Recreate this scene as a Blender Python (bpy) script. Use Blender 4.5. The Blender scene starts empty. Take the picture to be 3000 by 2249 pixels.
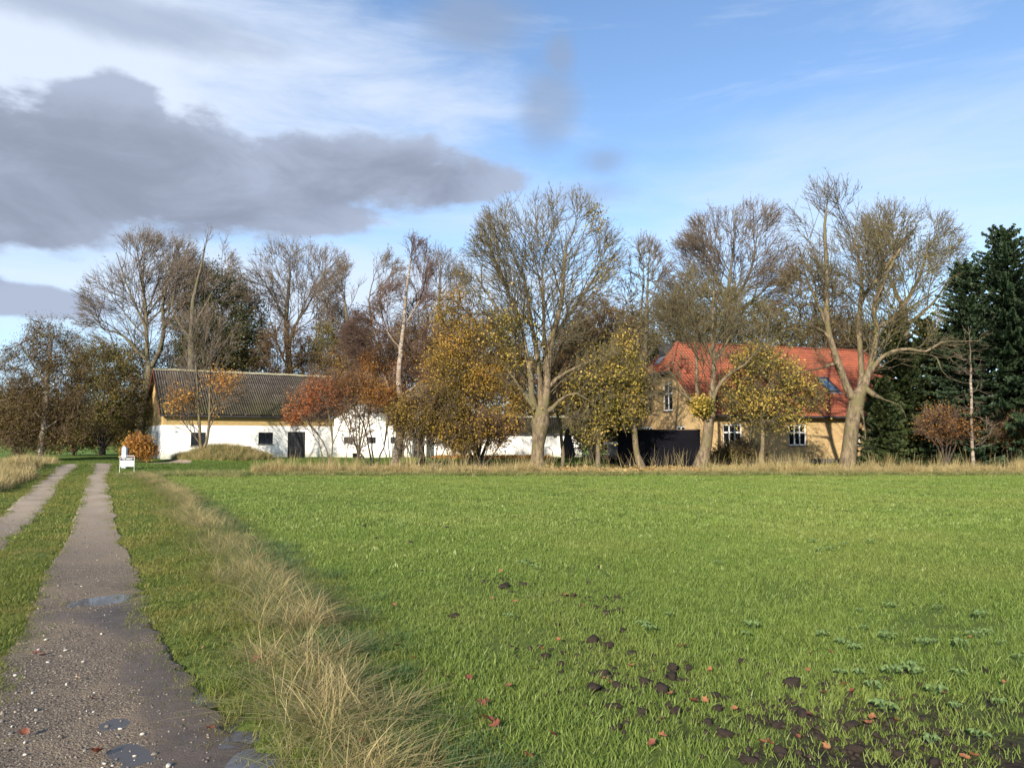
import bpy, math, random
import numpy as np
from mathutils import Vector, Matrix

# ------------------------------------------------------------------ camera, world, sun
S = bpy.context.scene
COL = S.collection
RAD = math.radians
F_PX, CU, CV = 2167.0, 1500.0, 1124.5          # focal length and centre in photo pixels
PITCH = math.atan(155.5 / F_PX)
CAM_H = 1.65

cam_d = bpy.data.cameras.new('camera')
cam = bpy.data.objects.new('camera', cam_d)
COL.objects.link(cam)
cam.location = (0, 0, CAM_H)
cam.rotation_euler = (RAD(90) + PITCH, 0, 0)
cam_d.sensor_width = 36.0
cam_d.lens = 36.0 * F_PX / 3000.0
cam_d.clip_end = 5000
S.camera = cam

SUN_EL, SUN_AZ = RAD(22), RAD(23)              # height; angle left of straight behind the camera
sun_dir = Vector((-math.sin(SUN_AZ) * math.cos(SUN_EL), -math.cos(SUN_AZ) * math.cos(SUN_EL), math.sin(SUN_EL)))
sd = bpy.data.lights.new('sun', 'SUN')
sd.energy = 4.8
sd.angle = RAD(0.53)
sd.color = (1.0, 0.90, 0.76)
so = bpy.data.objects.new('sun', sd)
COL.objects.link(so)
so.rotation_euler = sun_dir.to_track_quat('Z', 'Y').to_euler()

S.view_settings.view_transform = 'Standard'
S.view_settings.look = 'None'
S.view_settings.gamma = 1
S.view_settings.use_curve_mapping = False
S.view_settings.exposure = 0.85
S.cycles.max_bounces = 6
S.cycles.diffuse_bounces = 3
S.cycles.transparent_max_bounces = 8


def ray(u, v):
    xc, yc = (u - CU) / F_PX, (CV - v) / F_PX
    return xc, math.cos(PITCH) - yc * math.sin(PITCH), math.sin(PITCH) + yc * math.cos(PITCH)


def P(u, v, Y):
    x, y, z = ray(u, v)
    t = Y / y
    return np.array([x * t, Y, CAM_H + z * t])


def G(u, v, z0=0.0):
    x, y, z = ray(u, v)
    t = (z0 - CAM_H) / z
    return np.array([x * t, y * t])


class NT:
    """small node helper"""
    def __init__(self, tree):
        self.t = tree
    def n(self, typ, **kw):
        nd = self.t.nodes.new(typ)
        for k, v in kw.items():
            if k.startswith('i_'):
                key = k[2:]
                key = int(key) if key.isdigit() else key.replace('_', ' ')
                nd.inputs[key].default_value = v
            else:
                setattr(nd, k, v)
        return nd
    def l(self, a, b):
        self.t.links.new(a, b)
    def math(self, op, a, b=None, c=None, clamp=False):
        nd = self.t.nodes.new('ShaderNodeMath')
        nd.operation = op
        nd.use_clamp = clamp
        for i, x in enumerate((a, b, c)):
            if x is None:
                continue
            if isinstance(x, (int, float)):
                nd.inputs[i].default_value = x
            else:
                self.l(x, nd.inputs[i])
        return nd.outputs[0]
    def sstep(self, x, a, b):
        nd = self.t.nodes.new('ShaderNodeMapRange')
        nd.interpolation_type = 'SMOOTHSTEP'
        self.l(x, nd.inputs['Value'])
        nd.inputs['From Min'].default_value = a
        nd.inputs['From Max'].default_value = b
        return nd.outputs[0]
    def mix(self, fac, a, b):
        nd = self.t.nodes.new('ShaderNodeMix')
        nd.data_type = 'RGBA'
        for sock, x in ((nd.inputs[0], fac), (nd.inputs[6], a), (nd.inputs[7], b)):
            if isinstance(x, (int, float)):
                sock.default_value = x
            elif isinstance(x, tuple):
                sock.default_value = x if len(x) == 4 else (*x, 1)
            else:
                self.l(x, sock)
        return nd.outputs[2]
    def noise(self, vec, scale, detail=4, rough=0.55, dist=0.0):
        nd = self.n('ShaderNodeTexNoise')
        nd.inputs['Scale'].default_value = scale
        nd.inputs['Detail'].default_value = detail
        nd.inputs['Roughness'].default_value = rough
        nd.inputs['Distortion'].default_value = dist
        if vec is not None:
            self.l(vec, nd.inputs['Vector'])
        return nd.outputs['Fac']
    def ramp(self, fac, stops):
        nd = self.n('ShaderNodeValToRGB')
        cr = nd.color_ramp
        while len(cr.elements) < len(stops):
            cr.elements.new(0.5)
        for e, (p, c) in zip(cr.elements, stops):
            e.position = p
            e.color = (*c, 1)
        self.l(fac, nd.inputs[0])
        return nd.outputs[0]


def build_world():
    w = bpy.data.worlds.new('World')
    S.world = w
    w.use_nodes = True
    t = w.node_tree
    t.nodes.clear()
    N = NT(t)
    out = N.n('ShaderNodeOutputWorld')
    bg = N.n('ShaderNodeBackground')
    bg.inputs['Strength'].default_value = 0.1
    sky = N.n('ShaderNodeTexSky', sky_type='NISHITA')
    sky.sun_disc = False
    sky.sun_elevation = SUN_EL
    # sky rotation is measured clockwise from +Y
    sky.sun_rotation = math.atan2(sun_dir.x, sun_dir.y)
    sky.air_density = 1.0
    sky.dust_density = 0.6
    sky.ozone_density = 1.6
    tc = N.n('ShaderNodeTexCoord')
    sep = N.n('ShaderNodeSeparateXYZ')
    N.l(tc.outputs['Generated'], sep.inputs[0])
    X, Y, Z = sep.outputs
    az = N.math('ARCTAN2', X, Y)
    el = N.math('ARCSINE', Z)
    comb = N.n('ShaderNodeCombineXYZ')
    N.l(az, comb.inputs[0]); N.l(el, comb.inputs[1])
    # cloud-plane coordinates: billows get smaller and flatter towards the horizon
    st = N.n('ShaderNodeMapping')
    st.inputs['Scale'].default_value = (1.0, 2.0, 1.0)
    N.l(comb.outputs[0], st.inputs['Vector'])
    n1 = N.noise(st.outputs[0], 6.5, 9, 0.60, 0.1)
    n2 = N.noise(st.outputs[0], 5.0, 6, 0.6, 0.6)
    st2 = N.n('ShaderNodeMapping')
    st2.inputs['Scale'].default_value = (1.0, 4.5, 1.0)
    st2.inputs['Rotation'].default_value = (0, 0, -0.16)
    N.l(comb.outputs[0], st2.inputs['Vector'])
    n3 = N.noise(st2.outputs[0], 3.0, 6, 0.6, 0.5)

    def blob(u, v, ru, rv, soft=1.0):
        rx, ry, rz = ray(u, v)
        a0 = math.atan2(rx, ry)
        e0 = math.asin(rz / math.sqrt(rx * rx + ry * ry + rz * rz))
        a = N.math('DIVIDE', N.math('SUBTRACT', az, a0), ru / F_PX * 0.93)
        b = N.math('DIVIDE', N.math('SUBTRACT', el, e0), rv / F_PX * 0.93)
        d = N.math('SQRT', N.math('ADD', N.math('MULTIPLY', a, a), N.math('MULTIPLY', b, b)))
        return N.math('MULTIPLY', N.math('SUBTRACT', 1.0, d), soft)

    def field(blobs, noise, amp, lo, hi):
        m = None
        for b in blobs:
            x = blob(*b)
            m = x if m is None else N.math('SMOOTH_MAX', m, x, 0.15)
        m = N.math('ADD', m, N.math('MULTIPLY', N.math('SUBTRACT', noise, 0.5), amp))
        return N.sstep(m, lo, hi)

    base = sky.outputs[0]
    tint = N.n('ShaderNodeMix', data_type='RGBA', blend_type='MULTIPLY')
    tint.inputs[0].default_value = 1.0
    N.l(base, tint.inputs[6])
    tint.inputs[7].default_value = SKY_TINT
    base = tint.outputs[2]
    # thin high veil, whiter at left, faint streaks at right
    veil_l = field([(300, 260, 1300, 420, 1.0), (-1400, 200, 1500, 700, 1.0), (900, 900, 1300, 240, 0.8)], n3, 1.5, -0.25, 0.75)
    veil_r = N.math('MULTIPLY', field([(2650, 560, 1100, 330, 1.0), (1500, 640, 700, 160, 0.8)], n3, 1.6, -0.1, 1.1), 0.62)
    wide = N.math('MULTIPLY', N.sstep(n3, 0.48, 0.72), 0.35)
    veil = N.math('MAXIMUM', N.math('MAXIMUM', N.math('MULTIPLY', veil_l, 0.93), veil_r), wide)
    c = N.mix(veil, base, VEIL_C)
    # low haze band near the horizon
    hz = N.math('MULTIPLY', N.math('SUBTRACT', 1.0, N.sstep(el, -0.02, 0.24)), 0.62)
    c = N.mix(hz, c, HAZE_C)
    # soft grey wisps
    wisp = N.math('MULTIPLY', field([(1600, 320, 130, 150, 0.9), (1640, 170, 70, 90, 0.7), (1400, 60, 240, 120, 0.7), (1770, 470, 120, 60, 0.6), (1700, 575, 200, 60, 0.5), (300, 40, 600, 90, .8)], n1, 0.9, -0.05, 0.6), 0.62)
    c = N.mix(wisp, c, WISP_C)
    # heavy grey bank
    bank = field([(420, 500, 620, 220, 1.25), (1060, 500, 490, 135, 1.25), (1380, 540, 240, 70, 1.2), (330, 330, 200, 120, 1.3), (-150, 540, 520, 210, 1.2), (90, 885, 240, 60, 1.4), (120, 640, 330, 120, 1.0),
                  (760, 610, 460, 90, 1.1), (-1500, 700, 900, 260, 1.2), (4600, 500, 900, 200, 1.2)], n1, 1.8, 0.10, 0.44)
    thick = field([(420, 520, 620, 190, 1.5), (1060, 520, 460, 110, 1.5), (-250, 560, 560, 200, 1.4)], n1, 1.3, -0.2, 0.7)
    tone = N.mix(N.math('MULTIPLY', thick, N.sstep(n2, 0.80, 0.36)), BANK_LIGHT, BANK_DARK)
    c = N.mix(N.math('MULTIPLY', bank, 0.95), c, tone)
    N.l(c, bg.inputs['Color'])
    N.l(bg.outputs[0], out.inputs[0])


def rgbk(r, g, b, k=1.0):
    return (r * k, g * k, b * k, 1)


SKY_TINT = rgbk(1.05, 1.14, 1.26, 1.0)
VEIL_C = rgbk(0.50, 0.56, 0.66, 9.0)
HAZE_C = rgbk(0.40, 0.62, 0.90, 9.0)
WISP_C = rgbk(0.245, 0.305, 0.42, 7.5)
BANK_DARK = rgbk(0.20, 0.228, 0.30, 8.0)
BANK_LIGHT = rgbk(0.29, 0.335, 0.435, 8.6)
build_world()

# ------------------------------------------------------------------ object helpers
rng = np.random.default_rng(7)
random.seed(7)


def tag(o, label=None, cat=None, group=None, kind=None):
    if label: o['label'] = label
    if cat: o['category'] = cat
    if group: o['group'] = group
    if kind: o['kind'] = kind
    return o


def empty(name, loc, rz=0.0, **kw):
    o = bpy.data.objects.new(name, None)
    COL.objects.link(o)
    o.location = loc
    o.rotation_euler = (0, 0, rz)
    o.empty_display_size = 0.2
    return tag(o, **kw)


def link(name, me, mat=None, parent=None, loc=None, rot=None, **kw):
    o = bpy.data.objects.new(name, me)
    COL.objects.link(o)
    if mat is not None and me is not None and not me.materials:
        me.materials.append(mat)
    if parent is not None:
        o.parent = parent
    if loc is not None: o.location = loc
    if rot is not None: o.rotation_euler = rot
    return tag(o, **kw)


def mesh_np(name, V, F, smooth=False, attrs=None):
    """V (n,3); F list of int arrays (m,3) or (m,4)"""
    me = bpy.data.meshes.new(name)
    F = [f for f in (F if isinstance(F, list) else [F]) if len(f)]
    V = np.asarray(V, dtype=np.float32)
    me.vertices.add(len(V))
    me.vertices.foreach_set('co', V.ravel())
    nl = sum(f.size for f in F)
    npoly = sum(len(f) for f in F)
    me.loops.add(nl)
    me.polygons.add(npoly)
    me.loops.foreach_set('vertex_index', np.concatenate([f.ravel() for f in F]).astype(np.int32))
    tot = np.concatenate([np.full(len(f), f.shape[1]) for f in F])
    st = np.concatenate([[0], np.cumsum(tot)[:-1]]).astype(np.int32)
    me.polygons.foreach_set('loop_start', st)
    if smooth:
        me.polygons.foreach_set('use_smooth', np.ones(npoly, dtype=bool))
    me.update(calc_edges=True)
    for k, (dom, arr) in (attrs or {}).items():
        a = me.attributes.new(k, 'FLOAT', dom)
        a.data.foreach_set('value', np.asarray(arr, dtype=np.float32))
    return me


class MB:
    """collects simple solids into one mesh"""
    def __init__(self):
        self.v, self.f = [], []
    def poly(self, pts, faces):
        o = len(self.v)
        self.v += [tuple(p) for p in pts]
        self.f += [tuple(i + o for i in f) for f in faces]
        return self
    def box(self, x0, x1, y0, y1, z0, z1):
        p = [(x0, y0, z0), (x1, y0, z0), (x1, y1, z0), (x0, y1, z0), (x0, y0, z1), (x1, y0, z1), (x1, y1, z1), (x0, y1, z1)]
        return self.poly(p, [(3, 2, 1, 0), (4, 5, 6, 7), (0, 1, 5, 4), (1, 2, 6, 5), (2, 3, 7, 6), (3, 0, 4, 7)])
    def quad(self, a, b, c, d):
        return self.poly([a, b, c, d], [(0, 1, 2, 3)])
    def tube(self, pts, r, k=8, cap=True):
        pts = [Vector(p) for p in pts]
        rs = r if isinstance(r, (list, tuple)) else [r] * len(pts)
        o = len(self.v)
        for i, p in enumerate(pts):
            d = (pts[min(i + 1, len(pts) - 1)] - pts[max(i - 1, 0)]).normalized()
            a = d.orthogonal().normalized() if i == 0 else (a - d * a.dot(d)).normalized()
            b = d.cross(a)
            for j in range(k):
                t = 2 * math.pi * j / k
                q = p + (a * math.cos(t) + b * math.sin(t)) * rs[i]
                self.v.append(tuple(q))
        for i in range(len(pts) - 1):
            for j in range(k):
                self.f.append((o + i * k + j, o + i * k + (j + 1) % k, o + (i + 1) * k + (j + 1) % k, o + (i + 1) * k + j))
        if cap:
            self.f.append(tuple(o + j for j in range(k))[::-1])
            self.f.append(tuple(o + (len(pts) - 1) * k + j for j in range(k)))
        return self
    def build(self, name, mat, parent=None, smooth=False, **kw):
        me = bpy.data.meshes.new(name)
        me.from_pydata(self.v, [], self.f)
        me.validate()
        if smooth:
            me.polygons.foreach_set('use_smooth', [True] * len(me.polygons))
        me.update()
        return link(name, me, mat, parent, **kw)


# ------------------------------------------------------------------ materials
def new_mat(name):
    m = bpy.data.materials.new(name)
    m.use_nodes = True
    m.node_tree.nodes.clear()
    N = NT(m.node_tree)
    out = N.n('ShaderNodeOutputMaterial')
    return m, N, out


def principled(N, out, color, rough=0.8, spec=0.3, metal=0.0, bump=None, bump_d=0.02, bump_s=0.5):
    p = N.n('ShaderNodeBsdfPrincipled')
    if isinstance(color, tuple):
        p.inputs['Base Color'].default_value = (*color[:3], 1)
    else:
        N.l(color, p.inputs['Base Color'])
    if isinstance(rough, (int, float)):
        p.inputs['Roughness'].default_value = rough
    else:
        N.l(rough, p.inputs['Roughness'])
    p.inputs['Specular IOR Level'].default_value = spec
    p.inputs['Metallic'].default_value = metal
    if bump is not None:
        b = N.n('ShaderNodeBump')
        b.inputs['Distance'].default_value = bump_d
        b.inputs['Strength'].default_value = bump_s
        N.l(bump, b.inputs['Height'])
        N.l(b.outputs[0], p.inputs['Normal'])
    if out is not None:
        N.l(p.outputs[0], out.inputs[0])
    return p


def simple(name, a, b=None, scale=4.0, rough=0.8, spec=0.3, metal=0.0, bump_d=0.004):
    m, N, out = new_mat(name)
    tc = N.n('ShaderNodeTexCoord')
    b = b or tuple(x * 0.75 for x in a)
    n = N.noise(tc.outputs['Object'], scale, 6, 0.62)
    c = N.mix(N.sstep(n, 0.35, 0.68), a, b)
    n2 = N.noise(tc.outputs['Object'], scale * 9, 3, 0.6)
    c = N.mix(N.math('MULTIPLY', n2, 0.25), c, tuple(x * 0.6 for x in a))
    principled(N, out, c, rough, spec, metal, bump=n2, bump_d=bump_d)
    return m


def leaf_mat(name, stops, trans=0.35, rough=0.55):
    """colour per leaf from the stored tint, plus a little clump-sized drift"""
    m, N, out = new_mat(name)
    at = N.n('ShaderNodeAttribute', attribute_name='tint')
    c = N.ramp(at.outputs['Fac'], stops)
    p = principled(N, None, c, rough, 0.25)
    tr = N.n('ShaderNodeBsdfTranslucent')
    N.l(c, tr.inputs['Color'])
    mx = N.n('ShaderNodeMixShader')
    mx.inputs[0].default_value = trans
    N.l(p.outputs[0], mx.inputs[1]); N.l(tr.outputs[0], mx.inputs[2])
    N.l(mx.outputs[0], out.inputs[0])
    return m


def grass_mat(name, stops, patch=0.5, patch_scale=0.35, patch_c=(0.2, 0.17, 0.05), trans=0.35, rough=0.45, spec=0.3):
    m, N, out = new_mat(name)
    at = N.n('ShaderNodeAttribute', attribute_name='tint')
    oi = N.n('ShaderNodeObjectInfo')
    f = N.math('ADD', N.math('MULTIPLY', at.outputs['Fac'], 0.6), N.math('MULTIPLY', oi.outputs['Random'], 0.4))
    c = N.ramp(f, stops)
    geo = N.n('ShaderNodeNewGeometry')
    n = N.noise(geo.outputs['Position'], patch_scale, 4, 0.6)
    c = N.mix(N.math('MULTIPLY', N.sstep(n, 0.42, 0.68), patch), c, patch_c)
    p = principled(N, None, c, rough, spec)
    tr = N.n('ShaderNodeBsdfTranslucent')
    N.l(c, tr.inputs['Color'])
    mx = N.n('ShaderNodeMixShader')
    mx.inputs[0].default_value = trans
    N.l(p.outputs[0], mx.inputs[1]); N.l(tr.outputs[0], mx.inputs[2])
    N.l(mx.outputs[0], out.inputs[0])
    return m


def bark_mat(name, a, b, c3=None, scale=3.0, banded=False):
    m, N, out = new_mat(name)
    tc = N.n('ShaderNodeTexCoord')
    mp = N.n('ShaderNodeMapping')
    mp.inputs['Scale'].default_value = (1, 1, 3.0 if banded else 0.35)
    N.l(tc.outputs['Object'], mp.inputs['Vector'])
    n = N.noise(mp.outputs[0], scale * 2.5, 6, 0.65)
    c = N.mix(N.sstep(n, 0.38, 0.62), a, b)
    if c3:
        n3 = N.noise(tc.outputs['Object'], 1.7, 4, 0.6)
        c = N.mix(N.sstep(n3, 0.45, 0.62), c, c3)
    n2 = N.noise(mp.outputs[0], scale * 10, 4, 0.65)
    principled(N, out, c, 0.9, 0.15, bump=N.math('ADD', n, n2), bump_d=0.03, bump_s=0.8)
    return m


def brick_mat(name, c1, c2, mortar, bw=0.24, bh=0.072, patch=(0.30, 0.21, 0.10), squash=1):
    m, N, out = new_mat(name)
    tc = N.n('ShaderNodeTexCoord')
    sep = N.n('ShaderNodeSeparateXYZ')
    N.l(tc.outputs['Object'], sep.inputs[0])
    cb = N.n('ShaderNodeCombineXYZ')
    N.l(N.math('ADD', sep.outputs[0], sep.outputs[1]), cb.inputs[0])
    N.l(sep.outputs[2], cb.inputs[1])
    br = N.n('ShaderNodeTexBrick')
    br.inputs['Scale'].default_value = 1.0
    br.inputs['Brick Width'].default_value = bw
    br.inputs['Row Height'].default_value = bh
    br.inputs['Mortar Size'].default_value = 0.007
    br.inputs['Mortar Smooth'].default_value = 0.3
    br.inputs['Bias'].default_value = 0.0
    br.inputs['Color1'].default_value = (*c1, 1)
    br.inputs['Color2'].default_value = (*c2, 1)
    br.inputs['Mortar'].default_value = (*mortar, 1)
    N.l(cb.outputs[0], br.inputs['Vector'])
    n = N.noise(tc.outputs['Object'], 0.7, 5, 0.6)
    c = N.mix(N.math('MULTIPLY', N.sstep(n, 0.4, 0.7), 0.55), br.outputs['Color'], patch)
    n2 = N.noise(tc.outputs['Object'], 14, 3, 0.6)
    c = N.mix(N.math('MULTIPLY', N.sstep(n2, 0.35, 0.75), 0.35), c, tuple(x * 0.5 for x in c1))
    hgt = N.math('SUBTRACT', N.math('MULTIPLY', n2, 0.3), br.outputs['Fac'])
    principled(N, out, c, 0.9, 0.15, bump=hgt, bump_d=0.01, bump_s=0.8)
    return m


def whitewash_mat():
    m, N, out = new_mat('whitewash')
    tc = N.n('ShaderNodeTexCoord')
    n = N.noise(tc.outputs['Object'], 0.9, 6, 0.65)
    c = N.mix(N.math('MULTIPLY', N.sstep(n, 0.45, 0.75), 0.5), (0.86, 0.84, 0.79), (0.74, 0.72, 0.66))
    mp = N.n('ShaderNodeMapping')
    mp.inputs['Scale'].default_value = (5, 5, 0.35)
    N.l(tc.outputs['Object'], mp.inputs['Vector'])
    st = N.noise(mp.outputs[0], 1.6, 5, 0.7)
    sep = N.n('ShaderNodeSeparateXYZ')
    N.l(tc.outputs['Object'], sep.inputs[0])
    low = N.math('SUBTRACT', 1.0, N.sstep(sep.outputs[2], 0.05, 0.7))
    c = N.mix(N.math('MULTIPLY', N.sstep(st, 0.52, 0.72), 0.45), c, (0.45, 0.42, 0.33))
    c = N.mix(N.math('MULTIPLY', N.math('MULTIPLY', low, st), 1.25, clamp=True), c, (0.30, 0.32, 0.20))
    n2 = N.noise(tc.outputs['Object'], 22, 4, 0.6)
    principled(N, out, c, 0.9, 0.15, bump=N.math('ADD', n2, n), bump_d=0.02, bump_s=0.6)
    return m


def corrugated_mat():
    m, N, out = new_mat('fibre_cement_sheet')
    at = N.n('ShaderNodeAttribute', attribute_name='valley')
    geo = N.n('ShaderNodeNewGeometry')
    oi = N.n('ShaderNodeObjectInfo')
    n = N.noise(geo.outputs['Position'], 1.1, 6, 0.7)
    n2 = N.noise(geo.outputs['Position'], 7.0, 4, 0.7)
    base = N.mix(N.math('MULTIPLY', oi.outputs['Random'], 0.7), (0.165, 0.142, 0.118), (0.085, 0.072, 0.06))
    dirt = N.math('ADD', at.outputs['Fac'], N.math('MULTIPLY', N.math('SUBTRACT', n2, 0.5), 1.5))
    c = N.mix(N.sstep(dirt, 0.2, 0.6), base, (0.022, 0.017, 0.013))
    sep = N.n('ShaderNodeSeparateXYZ')
    N.l(geo.outputs['Position'], sep.inputs[0])
    moss = N.math('ADD', N.math('MULTIPLY', N.sstep(sep.outputs[2], 6.0, 3.4), 1.0), 0.0)
    moss = N.math('MULTIPLY', moss, N.sstep(n, 0.24, 0.46))
    c = N.mix(N.math('MULTIPLY', moss, 0.85), c, (0.040, 0.038, 0.012))
    lich = N.sstep(N.noise(geo.outputs['Position'], 16.0, 3, 0.6), 0.62, 0.7)
    dk = N.sstep(N.noise(geo.outputs['Position'], 0.5, 6, 0.7), 0.42, 0.58)
    c = N.mix(N.math('MULTIPLY', dk, 0.72), c, (0.035, 0.030, 0.022))
    c = N.mix(N.math('MULTIPLY', lich, 0.6), c, (0.42, 0.40, 0.33))
    principled(N, out, c, 0.9, 0.2, bump=n2, bump_d=0.02)
    return m


M = {}
M['white'] = whitewash_mat()
M['sheet'] = corrugated_mat()
M['brick_house'] = brick_mat('yellow_brick', (0.60, 0.43, 0.21), (0.50, 0.34, 0.155), (0.42, 0.33, 0.20), patch=(0.47, 0.29, 0.15))
M['brick_barn'] = brick_mat('barn_brick', (0.56, 0.40, 0.165), (0.45, 0.31, 0.13), (0.34, 0.27, 0.14), patch=(0.50, 0.34, 0.14))
M['tile'] = simple('clay_tile', (0.27, 0.078, 0.038), (0.165, 0.05, 0.030), 1.5, 0.75)
M['tile_under'] = simple('tile_underlay', (0.20, 0.05, 0.025), None, 3, 0.9)
M['redboard'] = simple('red_stained_board', (0.20, 0.055, 0.03), (0.13, 0.038, 0.022), 2, 0.8)
M['black_wood'] = simple('black_tarred_wood', (0.028, 0.028, 0.032), (0.05, 0.048, 0.047), 3, 0.6)
M['dark_metal'] = simple('dark_metal', (0.05, 0.052, 0.055), (0.09, 0.09, 0.09), 5, 0.45, 0.5, 0.4)
M['zinc'] = simple('zinc_sheet', (0.36, 0.38, 0.40), (0.25, 0.27, 0.29), 4, 0.4, 0.5, 0.6)
M['white_paint'] = simple('white_paint', (0.78, 0.78, 0.76), (0.7, 0.7, 0.67), 5, 0.5)
M['grey_paint'] = simple('pale_grey_paint', (0.33, 0.37, 0.40), (0.28, 0.32, 0.35), 5, 0.6)
M['black_panel'] = simple('black_sheet', (0.0035, 0.0035, 0.006), (0.006, 0.006, 0.009), 1.2, 0.7, 0.06)
M['black_cloth'] = simple('black_canvas', (0.014, 0.014, 0.018), (0.025, 0.024, 0.028), 4, 0.8)
M['tarp'] = simple('grey_tarpaulin', (0.11, 0.115, 0.12), (0.17, 0.17, 0.17), 3, 0.6)
M['plank'] = simple('weathered_plank', (0.15, 0.10, 0.07), (0.10, 0.07, 0.05), 4, 0.8)
M['sky_blind'] = simple('blue_skylight_glass', (0.07, 0.11, 0.16), (0.11, 0.16, 0.22), 3, 0.12, 0.8)
M['navy'] = simple('navy_print', (0.035, 0.045, 0.06), (0.03, 0.04, 0.055), 4, 0.5)
M['red_print'] = simple('pale_red_print', (0.70, 0.50, 0.48), (0.66, 0.46, 0.45), 4, 0.5)
M['grey_print'] = simple('grey_print', (0.18, 0.20, 0.26), (0.16, 0.18, 0.23), 4, 0.5)
M['soffit'] = M['redboard']
M['lichen_ridge'] = simple('ridge_cement', (0.36, 0.33, 0.26), (0.27, 0.24, 0.10), 2.5, 0.9)
M['plinth'] = simple('plinth_render', (0.14, 0.13, 0.12), (0.09, 0.085, 0.08), 3, 0.9)
M['bark_syc'] = bark_mat('sycamore_bark', (0.16, 0.13, 0.085), (0.085, 0.066, 0.045), (0.13, 0.125, 0.05))
M['bark_hero'] = bark_mat('lichened_bark', (0.21, 0.16, 0.10), (0.085, 0.064, 0.043), (0.13, 0.11, 0.055))
M['bark_limb'] = bark_mat('grey_brown_bark', (0.16, 0.13, 0.085), (0.08, 0.062, 0.043), (0.12, 0.11, 0.055))
M['bark_ash'] = bark_mat('ash_bark', (0.15, 0.13, 0.095), (0.085, 0.07, 0.052), (0.11, 0.10, 0.05))
M['bark_dark'] = bark_mat('dark_bark', (0.075, 0.06, 0.045), (0.04, 0.032, 0.025))
M['bark_birch'] = bark_mat('birch_bark', (0.42, 0.36, 0.29), (0.10, 0.075, 0.055), (0.24, 0.18, 0.13), scale=1.6, banded=True)
M['twig_grey'] = bark_mat('grey_twigs', (0.135, 0.108, 0.082), (0.085, 0.066, 0.05))
M['twig_green'] = bark_mat('lichen_twigs', (0.125, 0.105, 0.06), (0.07, 0.057, 0.036))
M['twig_brown'] = bark_mat('brown_twigs', (0.11, 0.075, 0.05), (0.07, 0.047, 0.034))
M['twig_purple'] = bark_mat('purple_birch_twigs', (0.105, 0.068, 0.052), (0.07, 0.044, 0.036))
M['lf_yellow'] = leaf_mat('yellow_leaves', [(0.0, (0.085, 0.07, 0.015)), (0.4, (0.27, 0.18, 0.032)), (0.8, (0.48, 0.31, 0.055)), (1.0, (0.48, 0.22, 0.045))])
M['lf_lime'] = leaf_mat('yellow_green_leaves', [(0.0, (0.065, 0.075, 0.015)), (0.35, (0.24, 0.195, 0.035)), (0.7, (0.48, 0.35, 0.07)), (1.0, (0.55, 0.36, 0.11))])
M['lf_red'] = leaf_mat('red_leaves', [(0.0, (0.13, 0.045, 0.018)), (0.45, (0.44, 0.13, 0.04)), (1.0, (0.60, 0.26, 0.08))])
M['lf_orange'] = leaf_mat('orange_leaves', [(0.0, (0.11, 0.045, 0.015)), (0.5, (0.35, 0.15, 0.032)), (1.0, (0.50, 0.29, 0.07))])
M['lf_brown'] = leaf_mat('brown_leaves', [(0.0, (0.07, 0.045, 0.018)), (0.5, (0.18, 0.105, 0.03)), (1.0, (0.32, 0.19, 0.05))])
M['lf_olive'] = leaf_mat('olive_leaves', [(0.0, (0.055, 0.055, 0.014)), (0.5, (0.13, 0.115, 0.028)), (1.0, (0.25, 0.19, 0.05))], 0.3)
M['lf_dark'] = leaf_mat('dark_green_leaves', [(0.0, (0.020, 0.028, 0.008)), (0.6, (0.055, 0.066, 0.018)), (1.0, (0.12, 0.10, 0.03))], 0.2, 0.35)
M['lf_russet'] = leaf_mat('dark_russet_leaves', [(0.0, (0.05, 0.035, 0.012)), (0.5, (0.115, 0.08, 0.024)), (1.0, (0.20, 0.155, 0.05))], 0.25)
M['needle'] = leaf_mat('spruce_needles', [(0.0, (0.014, 0.026, 0.013)), (0.6, (0.035, 0.060, 0.028)), (1.0, (0.075, 0.105, 0.055))], 0.1, 0.5)
M['needle2'] = leaf_mat('dull_spruce_needles', [(0.0, (0.014, 0.024, 0.008)), (0.6, (0.036, 0.056, 0.016)), (1.0, (0.09, 0.095, 0.035))], 0.1, 0.6)


def glass_mat():
    m, N, out = new_mat('window_glass')
    p = principled(N, out, (0.012, 0.014, 0.018), 0.06, 0.6)
    return m


M['glass'] = glass_mat()

# ------------------------------------------------------------------ ground
def poly_dist(x, y, pts):
    """distance of points to a polyline, and the signed side (right of travel > 0)"""
    best = np.full(np.shape(x), 1e9)
    side = np.zeros(np.shape(x))
    for (x0, y0), (x1, y1) in zip(pts[:-1], pts[1:]):
        dx, dy = x1 - x0, y1 - y0
        L2 = dx * dx + dy * dy
        t = np.clip(((x - x0) * dx + (y - y0) * dy) / L2, 0, 1)
        ex, ey = x - (x0 + t * dx), y - (y0 + t * dy)
        d = np.hypot(ex, ey)
        s = np.sign(ex * dy - ey * dx)
        m = d < best
        best = np.where(m, d, best)
        side = np.where(m, s, side)
    return best, side


def inside(x, y, poly):
    c = np.zeros(np.shape(x), dtype=bool)
    n = len(poly)
    for i in range(n):
        x0, y0 = poly[i]; x1, y1 = poly[(i + 1) % n]
        if y0 == y1:
            continue
        m = ((y0 > y) != (y1 > y)) & (x < (x1 - x0) * (y - y0) / (y1 - y0) + x0)
        c ^= m
    return c


# grass bank between the verge and the field (photo pixels turned into ground points)
BANK = [tuple(G(u, v)) for u, v in [(1130, 2500), (1060, 2249), (985, 2090), (900, 1940), (850, 1830), (790, 1720), (700, 1630), (610, 1550), (545, 1480), (505, 1440), (430, 1400), (380, 1385)]]
FAR_EDGE_Y = 31.5
MOUND = (-19.5, 50.2)


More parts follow.
